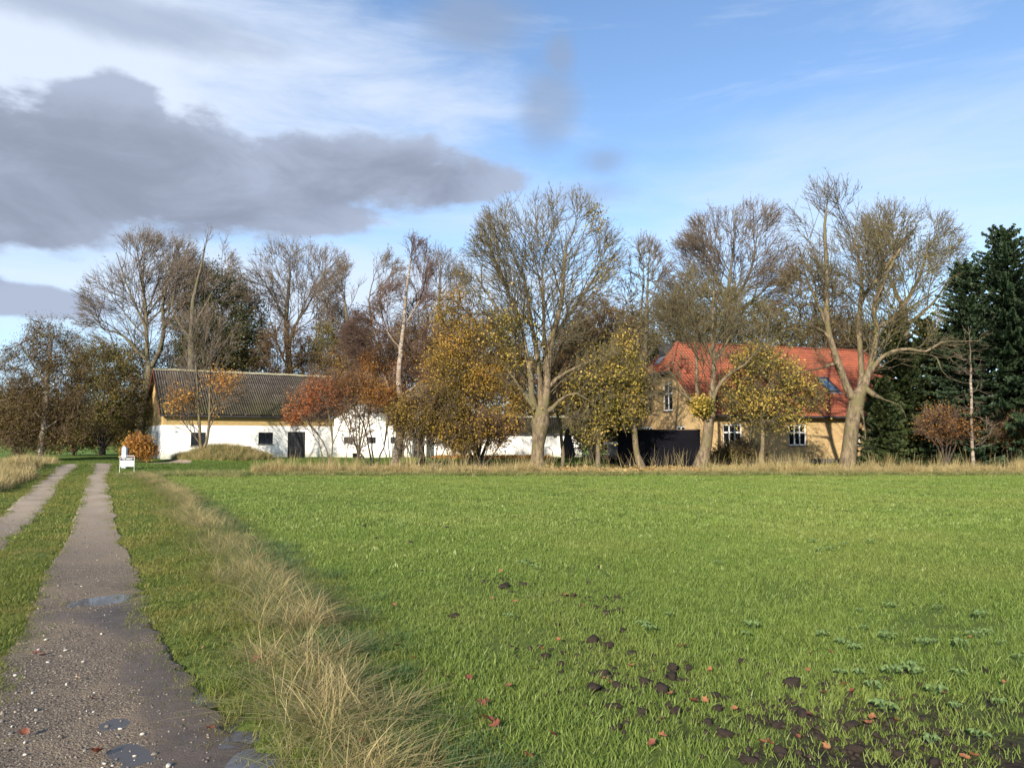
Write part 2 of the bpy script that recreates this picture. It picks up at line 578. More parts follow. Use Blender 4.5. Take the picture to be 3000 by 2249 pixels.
def ground_h(x, y):
    x = np.asarray(x, dtype=float); y = np.asarray(y, dtype=float)
    h = 0.018 * np.sin(x * 1.3 + 0.7 * y) * np.sin(y * 0.9 + 1.7) + 0.012 * np.sin(x * 3.1 + 1) * np.cos(y * 2.7)
    d, s = poly_dist(x, y, BANK)
    h = h + 0.045 * np.exp(-(d / 0.35) ** 2)
    d2 = d * s
    h = h - 0.0 * np.exp(-((d2 - 0.62) / 0.3) ** 2) * (y < 16)
    h = h + 0.88 * np.exp(-(((x - MOUND[0]) / 2.6) ** 2 + ((y - MOUND[1]) / 1.5) ** 2) ** 1.25)
    # low bank on the far left
    h = h + 0.35 * np.exp(-(((x + 21.5) / 2.0) ** 2)) * np.exp(-(((y - 34) / 9.0) ** 2))
    return h


TRACK_R = [((-260, 2420), (1000, 2500)), ((-150, 2249), (800, 2249)), ((-60, 2060), (650, 2110)), ((0, 1927), (512, 1930)), ((62, 1851), (450, 1842)), ((98, 1769), (424, 1740)), ((136, 1682), (392, 1650)),
           ((193, 1589), (356, 1572)), ((225, 1502), (336, 1494)), ((240, 1451), (325, 1448)), ((254, 1405), (316, 1405)), ((264, 1385), (322, 1385)), ((276, 1373), (334, 1373)), ((295, 1367), (352, 1365))]
TRACK_L = [((-500, 1900), (-260, 1900)), ((-260, 1690), (-40, 1720)), ((-120, 1590), (18, 1605)), ((0, 1507), (67, 1550)), ((62, 1452), (148, 1474)), ((100, 1420), (170, 1436)), ((145, 1393), (196, 1398)), ((217, 1370), (262, 1370)),
           ((262, 1362), (296, 1364.5)), ((330, 1356.5), (345, 1363.5)), ((380, 1354.5), (388, 1363)), ((470, 1354), (470, 1362)), ((560, 1352), (560, 1358))]


def ribbon(pairs, sub=8, cross=12, jag=0.05, seed=0):
    r = np.random.default_rng(seed)
    L = np.array([G(*a) for a, b in pairs]); R = np.array([G(*b) for a, b in pairs])
    def dens(A):
        out = []
        for a, b in zip(A[:-1], A[1:]):
            n = max(2, int(np.hypot(*(b - a)) / 0.25))
            for i in range(n):
                out.append(i / n)
        return out
    # common parameter along the ribbon: fine near the camera
    ts = []
    for i in range(len(L) - 1):
        n = max(2, int(max(np.hypot(*(L[i + 1] - L[i])), np.hypot(*(R[i + 1] - R[i]))) / (0.035 if seed == 1 and L[i + 1][1] < 9.5 else 0.22)))
        ts += [i + k / n for k in range(n)]
    ts.append(len(L) - 1)
    ts = np.array(ts)
    def at(A, t):
        # Catmull-Rom
        i = np.clip(t.astype(int), 0, len(A) - 2); f = (t - i)[:, None]
        p1, p2 = A[i], A[i + 1]
        p0 = A[np.maximum(i - 1, 0)]; p3 = A[np.minimum(i + 2, len(A) - 1)]
        return 0.5 * (2 * p1 + (p2 - p0) * f + (2 * p0 - 5 * p1 + 4 * p2 - p3) * f ** 2 + (3 * p1 - p0 - 3 * p2 + p3) * f ** 3)
    a, b = at(L, ts), at(R, ts)
    sm = lambda q: np.convolve(q, [.25, .5, .25], 'same')
    a[:, 0] += sm(r.normal(0, jag, len(a))); b[:, 0] += sm(r.normal(0, jag, len(b)))
    w = np.linspace(0, 1, cross + 1)
    X = a[:, None, :] * (1 - w)[None, :, None] + b[:, None, :] * w[None, :, None]
    return X, np.concatenate([a, b[::-1]])


XR, POLY_R = ribbon(TRACK_R, seed=1, cross=56)
XL, POLY_L = ribbon(TRACK_L, seed=2)


def fnoise(x, y):
    z = 0
    for k, a, p in ((2.3, 1, .3), (5.1, .6, 1.7), (11.3, .42, 2.9), (23.7, .26, 4.1)):
        z = z + a * np.sin(x * k + p + 1.7 * np.sin(y * k * .8 + p)) * np.sin(y * k * 1.1 + 2 * p + 1.3 * np.sin(x * k * .6 - p))
    return z


PUDDLES = [(258, 388, 1750, 1775), (290, 372, 2104, 2140), (300, 455, 2158, 2222), (655, 760, 2112, 2165), (712, 830, 2188, 2262), (560, 640, 2040, 2070)]
PUD = []
for (u0, u1, v0, v1) in PUDDLES:
    vm = (v0 + v1) / 2
    a_, b_, c_, d_ = G(u0, vm), G(u1, vm), G((u0 + u1) / 2, v0), G((u0 + u1) / 2, v1)
    PUD.append(((a_[0] + b_[0]) / 2, (c_[1] + d_[1]) / 2, abs(b_[0] - a_[0]) / 2, abs(c_[1] - d_[1]) / 2))


def track_h(x, y):
    """height of the track surface"""
    h = ground_h(x, y) + 0.006
    amp = 0.0034 * np.clip(1.3 - y / 10, 0, 1)
    h = h + amp * fnoise(x, y)
    for cx, cy, rx, ry in PUD:
        q = ((x - cx) / rx) ** 2 + ((y - cy) / ry) ** 2
        h = h - 0.0105 * np.exp(-q * .7)
    # tyre rut towards the right
    return h


def track_mat():
    m, N, out = new_mat('track_gravel')
    geo = N.n('ShaderNodeNewGeometry')
    pos = geo.outputs['Position']
    v = N.n('ShaderNodeTexVoronoi')
    v.inputs['Scale'].default_value = 68
    N.l(pos, v.inputs['Vector'])
    v2 = N.n('ShaderNodeTexVoronoi')
    v2.inputs['Scale'].default_value = 140
    N.l(pos, v2.inputs['Vector'])
    sepc = N.n('ShaderNodeSeparateColor')
    N.l(v.outputs['Color'], sepc.inputs[0])
    stone = N.ramp(sepc.outputs[0], [(0.0, (0.085, 0.072, 0.060)), (0.5, (0.175, 0.148, 0.118)), (0.85, (0.27, 0.23, 0.185)), (1.0, (0.40, 0.35, 0.28))])
    gap = N.sstep(v.outputs['Distance'], 0.25, 0.6)
    col = N.mix(gap, stone, (0.075, 0.062, 0.050))
    n1 = N.noise(pos, 1.6, 5, 0.65)
    n2 = N.noise(pos, 9.0, 5, 0.65)
    wet_a = N.n('ShaderNodeAttribute', attribute_name='wet').outputs['Fac']
    wet = N.sstep(N.math('ADD', wet_a, N.math('MULTIPLY', N.math('SUBTRACT', n1, 0.5), 1.1)), 0.35, 0.75)
    fine = N.mix(n2, (0.13, 0.112, 0.098), (0.075, 0.062, 0.053))
    silt = N.sstep(N.math('ADD', n2, N.math('MULTIPLY', wet, 0.35)), 0.55, 0.72)
    col = N.mix(silt, col, fine)
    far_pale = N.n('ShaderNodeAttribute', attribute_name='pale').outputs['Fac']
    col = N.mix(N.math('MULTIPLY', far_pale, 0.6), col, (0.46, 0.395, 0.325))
    lowf = N.noise(pos, 0.8, 5, 0.7)
    col = N.mix(N.math('MULTIPLY', N.sstep(lowf, 0.42, 0.62), 0.5), col, (0.21, 0.17, 0.125))
    mossy = N.sstep(N.noise(pos, 3.1, 5, 0.7), 0.60, 0.72)
    col = N.mix(N.math('MULTIPLY', mossy, 0.45), col, (0.07, 0.075, 0.025))
    darkm = N.mix(wet, (1, 1, 1), (0.52, 0.50, 0.50))
    mul = N.n('ShaderNodeMix', data_type='RGBA', blend_type='MULTIPLY')
    mul.inputs[0].default_value = 1
    N.l(col, mul.inputs[6]); N.l(darkm, mul.inputs[7])
    rough = N.math('SUBTRACT', 0.85, N.math('MULTIPLY', wet, N.math('ADD', 0.22, N.math('MULTIPLY', N.sstep(n2, 0.3, 0.6), 0.46))))
    hgt = N.math('ADD', N.math('MULTIPLY', v.outputs['Distance'], -1.0), N.math('MULTIPLY', v2.outputs['Distance'], -0.5))
    hgt = N.math('ADD', N.math('MULTIPLY', hgt, N.math('SUBTRACT', 1.0, N.math('MULTIPLY', wet, 0.75))), N.math('MULTIPLY', n2, 1.2))
    warm = N.n('ShaderNodeMix', data_type='RGBA', blend_type='MULTIPLY')
    warm.inputs[0].default_value = 1
    N.l(mul.outputs[2], warm.inputs[6]); warm.inputs[7].default_value = (1.20, 1.12, 1.0, 1)
    principled(N, out, warm.outputs[2], rough, 0.28, bump=hgt, bump_d=0.007, bump_s=0.85)
    return m


def ground_mat():
    """dark soil under the growing field, browner and mossy on the verges"""
    m, N, out = new_mat('field_soil')
    geo = N.n('ShaderNodeNewGeometry')
    pos = geo.outputs['Position']
    n = N.noise(pos, 2.2, 6, 0.7)
    n2 = N.noise(pos, 20, 5, 0.7)
    soil = N.mix(N.sstep(n2, 0.3, 0.7), (0.045, 0.033, 0.025), (0.020, 0.015, 0.012))
    moss = N.mix(N.sstep(n2, 0.3, 0.7), (0.065, 0.10, 0.02), (0.12, 0.15, 0.035))
    at = N.n('ShaderNodeAttribute', attribute_name='grassy').outputs['Fac']
    f = N.sstep(N.math('ADD', at, N.math('MULTIPLY', N.math('SUBTRACT', n, 0.5), 0.9)), 0.4, 0.65)
    c = N.mix(f, soil, moss)
    far = N.n('ShaderNodeAttribute', attribute_name='far').outputs['Fac']
    n5 = N.noise(pos, 0.12, 4, 0.6)
    farc = N.mix(n5, (0.10, 0.20, 0.03), (0.13, 0.19, 0.045))
    c = N.mix(far, c, farc)
    principled(N, out, c, 0.95, 0.1, bump=N.math('ADD', n2, n), bump_d=0.03, bump_s=0.7)
    return m


def build_ground():
    # one sheet: fine near the camera, coarse to the horizon
    xs = np.unique(np.concatenate([np.linspace(-8, 8, 110), np.linspace(-34, 34, 110), -np.geomspace(34, 3000, 22), np.geomspace(34, 3000, 22)]))
    ys = np.unique(np.concatenate([np.linspace(-30, 1, 14), np.linspace(1, 16, 110), np.linspace(16, 66, 110), np.geomspace(66, 4000, 26)]))
    X, Y = np.meshgrid(xs, ys)
    Z = ground_h(X, Y)
    nx, ny = len(xs), len(ys)
    on = inside(X, Y, POLY_R) | inside(X, Y, POLY_L)
    Z = Z - 0.05 * on
    V = np.stack([X, Y, Z], -1).reshape(-1, 3)
    idx = np.arange(nx * ny).reshape(ny, nx)
    F = np.stack([idx[:-1, :-1], idx[:-1, 1:], idx[1:, 1:], idx[1:, :-1]], -1).reshape(-1, 4)
    d, s = poly_dist(V[:, 0], V[:, 1], BANK)
    in_field = (s > 0) & (V[:, 1] < FAR_EDGE_Y)
    soil_patch = np.clip(1.15 - V[:, 1] / 6.8, 0, 1) * np.clip((V[:, 0] - 0.1) / 1.5, 0, 1)
    gr = np.where(in_field, np.clip(0.80 - 0.62 * soil_patch, 0, 1), 0.85)
    far = np.clip((V[:, 1] - 20) / 25, 0, 1) * np.where(in_field, 1, 0.5)
    far = np.where(V[:, 1] > 70, 1, far)
    me = mesh_np('ground', V, F, True, {'grassy': ('POINT', gr), 'far': ('POINT', far)})
    link('ground', me, ground_mat(), kind='structure')


build_ground()


def build_track(name, X, wetf):
    a, b = X.shape[:2]
    V = X.reshape(-1, 2)
    w = np.tile(np.linspace(0, 1, b), a)
    Z = track_h(V[:, 0], V[:, 1])
    edge = (w == 0) | (w == 1)
    Z = np.where(edge, ground_h(V[:, 0], V[:, 1]) - .02, Z)
    V3 = np.column_stack([V, Z])
    idx = np.arange(a * b).reshape(a, b)
    F = np.stack([idx[:-1, :-1], idx[:-1, 1:], idx[1:, 1:], idx[1:, :-1]], -1).reshape(-1, 4)
    wet = wetf(V[:, 0], V[:, 1], w)
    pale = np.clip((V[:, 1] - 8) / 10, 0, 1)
    me = mesh_np(name, V3, F, True, {'wet': ('POINT', wet), 'pale': ('POINT', pale)})
    return link(name, me, M['track'], kind='structure')


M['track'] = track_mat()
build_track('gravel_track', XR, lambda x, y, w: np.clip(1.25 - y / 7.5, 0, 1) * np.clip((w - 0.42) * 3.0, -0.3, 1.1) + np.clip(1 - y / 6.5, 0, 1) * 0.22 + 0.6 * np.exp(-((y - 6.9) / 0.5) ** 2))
build_track('wheel_track', XL, lambda x, y, w: 0.0 * x)


def water_mat():
    m, N, out = new_mat('puddle_water')
    geo = N.n('ShaderNodeNewGeometry')
    n = N.noise(geo.outputs['Position'], 14, 3, 0.5)
    principled(N, out, (0.055, 0.048, 0.042), 0.04, 0.8, bump=n, bump_d=0.0008, bump_s=0.3)
    return m


def build_puddles():
    wm = water_mat()
    for k, (cx, cy, rx, ry) in enumerate(PUD):
        n = 40
        th = np.linspace(0, 2 * np.pi, n, endpoint=False)
        x = cx + rx * 1.7 * np.cos(th); y = cy + ry * 1.9 * np.sin(th)
        z = float(ground_h(cx, cy)) + 0.006 - 0.0068
        V = np.vstack([[cx, cy, z], np.column_stack([x, y, np.full(n, z)])])
        F = np.array([[0, 1 + i, 1 + (i + 1) % n] for i in range(n)])
        link('puddle', mesh_np('puddle', V, F), wm, kind='structure')


build_puddles()

# ------------------------------------------------------------------ buildings
def wall_mesh(mb, x0, x1, zmax, openings, y, t, axis='x', flip=False):
    """wall in the plane y (axis x) or x (axis y), height profile zmax = [(x, z) ...], openings (xa, xb, za, zb); y..y+t thick"""
    xs = sorted({x0, x1, *[p[0] for p in zmax], *[o[0] for o in openings], *[o[1] for o in openings]})
    prof_x = [p[0] for p in zmax]; prof_z = [p[1] for p in zmax]
    top = lambda x: float(np.interp(x, prof_x, prof_z))
    def pt(a, b, z):
        return (a, b, z) if axis == 'x' else (b, a, z)
    def quad(p):
        mb.poly([pt(*q) for q in p], [tuple(range(len(p)))[::-1] if flip else tuple(range(len(p)))])
    for a, b in zip(xs[:-1], xs[1:]):
        if b <= x0 or a >= x1: continue
        mid = (a + b) / 2
        ops = sorted([(o[2], o[3]) for o in openings if o[0] <= mid <= o[1]])
        z = 0.0
        for za, zb in ops:
            if za > z: quad([(a, y, z), (b, y, z), (b, y, za), (a, y, za)])
            z = zb
        quad([(a, y, z), (b, y, z), (b, y, top(b)), (a, y, top(a))])
        quad([(b, y + t, 0), (a, y + t, 0), (a, y + t, top(a)), (b, y + t, top(b))])
        quad([(a, y, top(a)), (b, y, top(b)), (b, y + t, top(b)), (a, y + t, top(a))])
    for xa, xb, za, zb in openings:
        e = 0.6 * t
        quad([(xa, y, za), (xa, y, zb), (xa, y + e, zb), (xa, y + e, za)])
        quad([(xb, y, zb), (xb, y, za), (xb, y + e, za), (xb, y + e, zb)])
        quad([(xa, y, zb), (xb, y, zb), (xb, y + e, zb), (xa, y + e, zb)])
        quad([(xb, y, za), (xa, y, za), (xa, y + e, za), (xb, y + e, za)])
        quad([(xa, y + e, za), (xb, y + e, za), (xb, y + e, zb), (xa, y + e, zb)])


def window(parent, xa, xb, za, zb, y, cols, rows, mat, fw=0.055, bar=0.04, axis='x', sill=True, depth=0.05, slip=0.05, split=None):
    """frame ring + mullions, one glass pane per light, a sill"""
    def B(mb, a, b, c0, c1, z0, z1):
        return mb.box(a, b, c0, c1, z0, z1) if axis == 'x' else mb.box(c0, c1, a, b, z0, z1)
    f = MB()
    y0, y1 = y + slip, y + slip + depth
    B(f, xa, xb, y0, y1, zb - fw, zb); B(f, xa, xb, y0, y1, za, za + fw)
    B(f, xa, xa + fw, y0, y1, za + fw, zb - fw); B(f, xb - fw, xb, y0, y1, za + fw, zb - fw)
    xi = [xa + fw + (xb - xa - 2 * fw) * k / cols for k in range(cols + 1)]
    zi = [za + fw + (zb - za - 2 * fw) * s for s in (split or [k / rows for k in range(rows + 1)])]
    for x in xi[1:-1]:
        B(f, x - bar / 2, x + bar / 2, y0 + 0.004, y1 - 0.004, za + fw, zb - fw)
    for z in zi[1:-1]:
        B(f, xa + fw, xb - fw, y0 - 0.006, y1 - 0.008, z - bar / 2 - .004, z + bar / 2 + .004)
    fo = f.build('window', mat, parent)
    for i in range(cols):
        for j in range(len(zi) - 1):
            p = MB()
            B(p, xi[i], xi[i + 1], y0 + 0.020, y0 + 0.028, zi[j], zi[j + 1])
            p.build('pane', M['glass'], fo)
    if sill:
        s = MB()
        B(s, xa - 0.06, xb + 0.06, y - 0.06, y + slip + 0.01, za - 0.07, za - 0.003)
        s.build('sill', M['plinth'], fo)
    return fo


def sheet_mesh(w, length, waves, name, amp=0.034):
    n = waves * 6
    xs = np.linspace(0, w, n + 1)
    zz = amp * np.cos(xs / w * waves * 2 * np.pi)
    V = np.concatenate([np.column_stack([xs, np.zeros(n + 1), zz]), np.column_stack([xs, np.full(n + 1, length), zz])])
    F = np.array([[i, i + 1, n + 2 + i, n + 1 + i] for i in range(n)])
    val = np.tile((1 - zz / amp) / 2, 2)
    return mesh_np(name, V, F, True, {'valley': ('POINT', val)})


def corrugated_roof(parent, L, W, z_eave, z_ridge, over_g, over_e, mat_r, rows=4):
    """front and back slopes laid with overlapping corrugated sheets, ridge caps, verge boards"""
    run = W / 2 + over_e
    k = (z_ridge - z_eave) / (W / 2)
    sl = math.hypot(run, run * k)
    pitch = math.atan(k)
    tot = L + 2 * over_g
    cols = max(1, round(tot / 1.05))
    w = tot / cols
    ln = sl / rows + 0.14
    me = sheet_mesh(w, ln, 6, 'roof_sheet')
    for side in (0, 1):
        for j in range(rows):
            for i in range(cols):
                t = j * sl / rows
                dz = 0.012 * (rows - 0) * 0 + 0.004 + (0.006 if i % 2 else 0)
                yy = -over_e + t * math.cos(pitch)
                zz = z_eave - over_e * k + t * math.sin(pitch) + dz + 0.07
                tilt = pitch - 0.02
                if side == 0:
                    loc = (-over_g + i * w, yy, zz); rot = (tilt, 0, random.uniform(-.0015, .0015))
                else:
                    loc = (-over_g + (i + 1) * w, W - yy, zz); rot = (tilt, 0, math.pi)
                if side == 1 and not (i == 0 or i == cols - 1) and j < rows:
                    continue
                link('roof_sheet', me, M['sheet'], parent, loc=loc, rot=rot)
    # back slope between the end sheets and boarding below
    b = MB()
    e0, e1 = z_eave - over_e * k, z_ridge
    for y0, y1 in ((-over_e + 0.05, W / 2), (W + over_e - 0.05, W / 2)):
        b.poly([(-over_g + 0.02, y0, e0 + 0.02), (L + over_g - 0.02, y0, e0 + 0.02), (L + over_g - 0.02, y1, e1 + 0.02), (-over_g + 0.02, y1, e1 + 0.02),
                (-over_g + 0.02, y0, e0 - 0.0), (L + over_g - 0.02, y0, e0 - 0.0), (L + over_g - 0.02, y1, e1 - 0.01), (-over_g + 0.02, y1, e1 - 0.01)],
               [(0, 1, 2, 3), (7, 6, 5, 4), (0, 3, 7, 4), (1, 5, 6, 2), (0, 4, 5, 1), (3, 2, 6, 7)])
    b.build('roof_boarding', M['black_wood'], parent)
    for sy in (0, 1):
        v = MB()
        for gx in (-over_g - 0.028, L + over_g + 0.002):
            y0, y1 = (-over_e, W / 2) if sy == 0 else (W + over_e, W / 2)
            v.poly([(gx, y0, e0 - 0.14), (gx + 0.026, y0, e0 - 0.14), (gx + 0.026, y1, e1 - 0.14), (gx, y1, e1 - 0.14),
                    (gx, y0, e0 + 0.05), (gx + 0.026, y0, e0 + 0.05), (gx + 0.026, y1, e1 + 0.05), (gx, y1, e1 + 0.05)],
                   [(0, 3, 2, 1), (4, 5, 6, 7), (0, 1, 5, 4), (1, 2, 6, 5), (2, 3, 7, 6), (3, 0, 4, 7)])
            v.build('verge_board', mat_r, parent)
            v = MB()
    n = max(1, round(tot / 1.1))
    cw = tot / n
    rc = MB()
    rc.poly([(0, -0.2, -0.13), (cw + 0.05, -0.2, -0.13), (cw + 0.05, 0, 0.03), (0, 0, 0.03), (cw + 0.05, 0.2, -0.13), (0, 0.2, -0.13)], [(0, 1, 2, 3), (3, 2, 4, 5)])
    first = None
    for i in range(n):
        loc = (-over_g + i * cw, W / 2, z_ridge + 0.13 + (0.008 if i % 2 else 0) + random.uniform(-.008, .008))
        if first is None:
            first = rc.build('ridge_cap', M['lichen_ridge'], parent, loc=loc)
        else:
            link('ridge_cap', first.data, None, parent, loc=loc)


def plank_door(parent, xa, xb, za, zb, y, mat, n=6, axis='x'):
    d = MB()
    def B(mb, a, b, c0, c1, z0, z1):
        return mb.box(a, b, c0, c1, z0, z1) if axis == 'x' else mb.box(c0, c1, a, b, z0, z1)
    B(d, xa, xb, y + 0.10, y + 0.12, za, zb)
    do = d.build('door', mat, parent)
    w = (xb - xa) / n
    for i in range(n):
        p = MB()
        B(p, xa + i * w + 0.008, xa + (i + 1) * w - 0.008, y + 0.065 + random.uniform(0, .01), y + 0.099, za + 0.02, zb - 0.01)
        p.build('plank', mat, do)
    for z in (za + 0.3, zb - 0.35):
        h = MB()
        B(h, xa + 0.03, xa + 0.75 * (xb - xa), y + 0.052, y + 0.0648, z, z + 0.06)
        h.build('hinge', M['dark_metal'], do)
    h = MB(); B(h, xb - 0.14, xb - 0.07, y + 0.035, y + 0.0648, 1.0, 1.14); h.build('latch', M['dark_metal'], do)
    return do


def build_barn():
    th = RAD(32)
    c = P(474, 1345, 54.5)
    o = empty('barn', (c[0], 54.5, 0), th, label='long whitewashed barn with a dark corrugated roof and yellow brick band', cat='barn')
    L, W, ZE, ZR, ZW = 17.5, 10.0, 3.58, 6.98, 2.54
    cs, sn = math.cos(th), math.sin(th)
    def lx(u):                               # facade coordinate seen at photo column u
        k = (u - CU) / F_PX / 1.003
        return (k * 54.5 - c[0]) / (cs - k * sn)
    d0, d1 = lx(843), lx(895)
    w0, w1 = lx(757), lx(800)
    v0, v1 = lx(559), lx(603)
    ops = [(d0, d1, 0.02, 2.08), (w0, w1, 1.12, 2.02), (v0, v1, 1.0, 2.0)]
    mb = MB()
    wall_mesh(mb, 0, L, [(0, ZW), (L, ZW)], ops, 0.0, 0.3)
    mb.build('whitewashed_wall', M['white'], o)
    mb = MB()
    mb.box(0.003, L - .003, 0.012, 0.29, ZW + 0.001, ZE)
    mb.build('brick_band', M['brick_barn'], o)
    # end gable, seen obliquely: whitewashed below, brick above
    mb = MB()
    wall_mesh(mb, 0.3, W, [(0.3, ZW), (W, ZW)], [(3.0, 3.9, 0.02, 2.05)], 0.0, 0.28, axis='y', flip=True)
    mb.build('gable_base_wall', M['white'], o)
    mb = MB()
    mb.poly([(0.012, 0.0, ZW + .001), (0.012, W, ZW + .001), (0.012, W, ZE), (0.012, W / 2, ZR - 0.02), (0.012, 0.0, ZE),
             (0.27, 0.0, ZW + .001), (0.27, W, ZW + .001), (0.27, W, ZE), (0.27, W / 2, ZR - 0.02), (0.27, 0.0, ZE)],
            [(0, 4, 3, 2, 1), (5, 6, 7, 8, 9), (0, 1, 6, 5), (1, 2, 7, 6), (4, 0, 5, 9)])
    mb.build('gable_brickwork', M['brick_barn'], o)
    mb = MB()
    mb.box(0, L, W - 0.3, W, 0, ZE); mb.box(L - 0.3, L, 0, W - 0.31, 0, ZE)
    mb.build('rear_wall', M['brick_barn'], o)
    plank_door(o, d0, d1, 0.02, 2.08, 0.0, M['black_wood'], 6)
    window(o, w0, w1, 1.12, 2.02, 0.0, 2, 1, M['black_wood'], sill=True)
    window(o, v0, v1, 1.0, 2.0, 0.0, 2, 1, M['black_wood'], sill=True)
    plank_door(o, 3.0, 3.9, 0.02, 2.05, 0.0, M['black_wood'], 4, axis='y')
    vent = MB(); vent.box(lx(512), lx(520), -0.012, 0.004, 1.95, 2.12); vent.build('vent', M['grey_paint'], o)
    corrugated_roof(o, L, W, ZE, ZR, 0.27, 0.42, M['redboard'])
    ft = MB(); ft.box(-0.26, L + .26, -0.39, -0.36, ZE - 0.42, ZE - 0.29); ft.build('fascia_board', M['black_wood'], o)
    # rafter tails under the eave
    rt = MB(); rt.box(-0.05, 0.05, -0.42, 0.011, -0.16, 0.0)
    first = None
    x = 0.5
    while x < L:
        if first is None:
            first = rt.build('rafter_tail', M['plank'], o, loc=(x, 0, ZE - 0.12), rot=(0.0, 0, 0))
        else:
            link('rafter_tail', first.data, None, o, loc=(x, 0, ZE - 0.12))
        x += 1.05
    return o


def build_wing():
    a, b = P(978, 1342, 59.0), P(1247, 1342, 59.0)
    W = b[0] - a[0]
    o = empty('barn_wing', (a[0], 59.0, 0), RAD(3), label='white gabled outbuilding behind the orange and red shrubs', cat='outbuilding')
    k = 59.0 / F_PX
    X = lambda u: (u - 978) * k
    Z = lambda v: (1340 - v) * k
    ze, za = Z(1222), Z(1140)
    ops = [(X(1006), X(1032), Z(1298), Z(1279)), (X(1073), X(1099), Z(1298), Z(1279)), (X(1141), X(1161), Z(1298), Z(1279)), (X(1151), X(1198), Z(1264), Z(1216)), (X(1209), X(1241), 0.02, Z(1276))]
    mb = MB()
    wall_mesh(mb, 0, W, [(0, ze), (W / 2, za), (W, ze)], ops, 0.0, 0.3)
    mb.build('gable_wall', M['white'], o)
    mb = MB(); mb.box(0, 0.3, 0.31, 5, 0, ze); mb.build('side_wall', M['white'], o)
    mb = MB(); mb.box(W - 0.3, W, 0.31, 5, 0, ze); mb.build('side_wall', M['white'], o)
    for q in ops[:3]:
        window(o, *q, 0.0, 2, 1, M['black_wood'], sill=False, fw=.04)
    plank_door(o, *ops[4], 0.0, M['black_wood'], 4)
    plank_door(o, *ops[3], 0.0, M['black_wood'], 5)['label'] = 'dark wooden loft hatch high in the gable'
    r = MB()
    ov = 0.3
    kk = (za - ze) / (W / 2)
    for s in (0, 1):
        x0, x1 = (-ov, W / 2) if s == 0 else (W + ov, W / 2)
        z0, z1 = ze - ov * kk + .06, za + .06
        r.poly([(x0, -0.25, z0), (x0, 5.2, z0), (x1, 5.2, z1), (x1, -0.25, z1), (x0, -0.25, z0 + .08), (x0, 5.2, z0 + .08), (x1, 5.2, z1 + .08), (x1, -0.25, z1 + .08)],
               [(0, 1, 2, 3), (7, 6, 5, 4), (0, 3, 7, 4), (0, 4, 5, 1), (1, 5, 6, 2)])
    r.build('roof', M['tarp'], o)


def build_shed():
    Y = 60.6
    k = Y / F_PX
    a = P(1250, 1340, Y)
    o = empty('low_shed', (a[0], Y, 0), 0, label='low white shed with a grey corrugated roof behind the big sycamore trunk', cat='shed')
    X = lambda u: (u - 1250) * k
    Z = lambda v: (1340 - v) * k
    W = X(1703)
    ze = Z(1271)
    wall = MB()
    wall_mesh(wall, 0, W, [(0, ze), (W, ze)], [], 0, 0.25)
    wall.build('whitewashed_wall', M['white'], o)
    g = MB()
    g.poly([(W, 0.251, 0), (W, 4.8, 0), (W, 4.8, ze), (W, 2.4, ze + 1.25), (W, 0.251, ze + .13), (W - .25, 0.251, 0), (W - .25, 4.8, 0), (W - .25, 4.8, ze), (W - .25, 2.4, ze + 1.25), (W - .25, .251, ze + .13)],
           [(0, 1, 2, 3, 4), (9, 8, 7, 6, 5)])
    g.build('gable_wall', M['white'], o)
    corrugated_roof(o, W - 0.0, 4.8, ze + 0.06, ze + 1.36, 0.18, 0.22, M['black_wood'], rows=2)
    f = MB(); f.box(-.1, W + .16, -0.25, -0.225, ze - 0.10, ze + 0.0); f.build('fascia_board', M['dark_metal'], o)
    lamp = MB(); lamp.box(X(1620), X(1628), -0.14, -0.003, ze - 0.28, ze - 0.16); lamp.build('wall_lamp', M['dark_metal'], o)


def pantile_mesh():
    w, l = 0.245, 0.37
    xs = np.linspace(0, w, 7)
    zz = 0.030 * np.cos(xs / w * 2 * np.pi - 0.6) + 0.008
    V = np.concatenate([np.column_stack([xs, np.zeros(7), zz + 0.035]), np.column_stack([xs, np.full(7, l), zz]), np.column_stack([xs, np.zeros(7), zz + 0.008])])
    F = np.array([[i, i + 1, 8 + i, 7 + i] for i in range(6)] + [[14 + i, 15 + i, 1 + i, i] for i in range(6)])
    return V, F


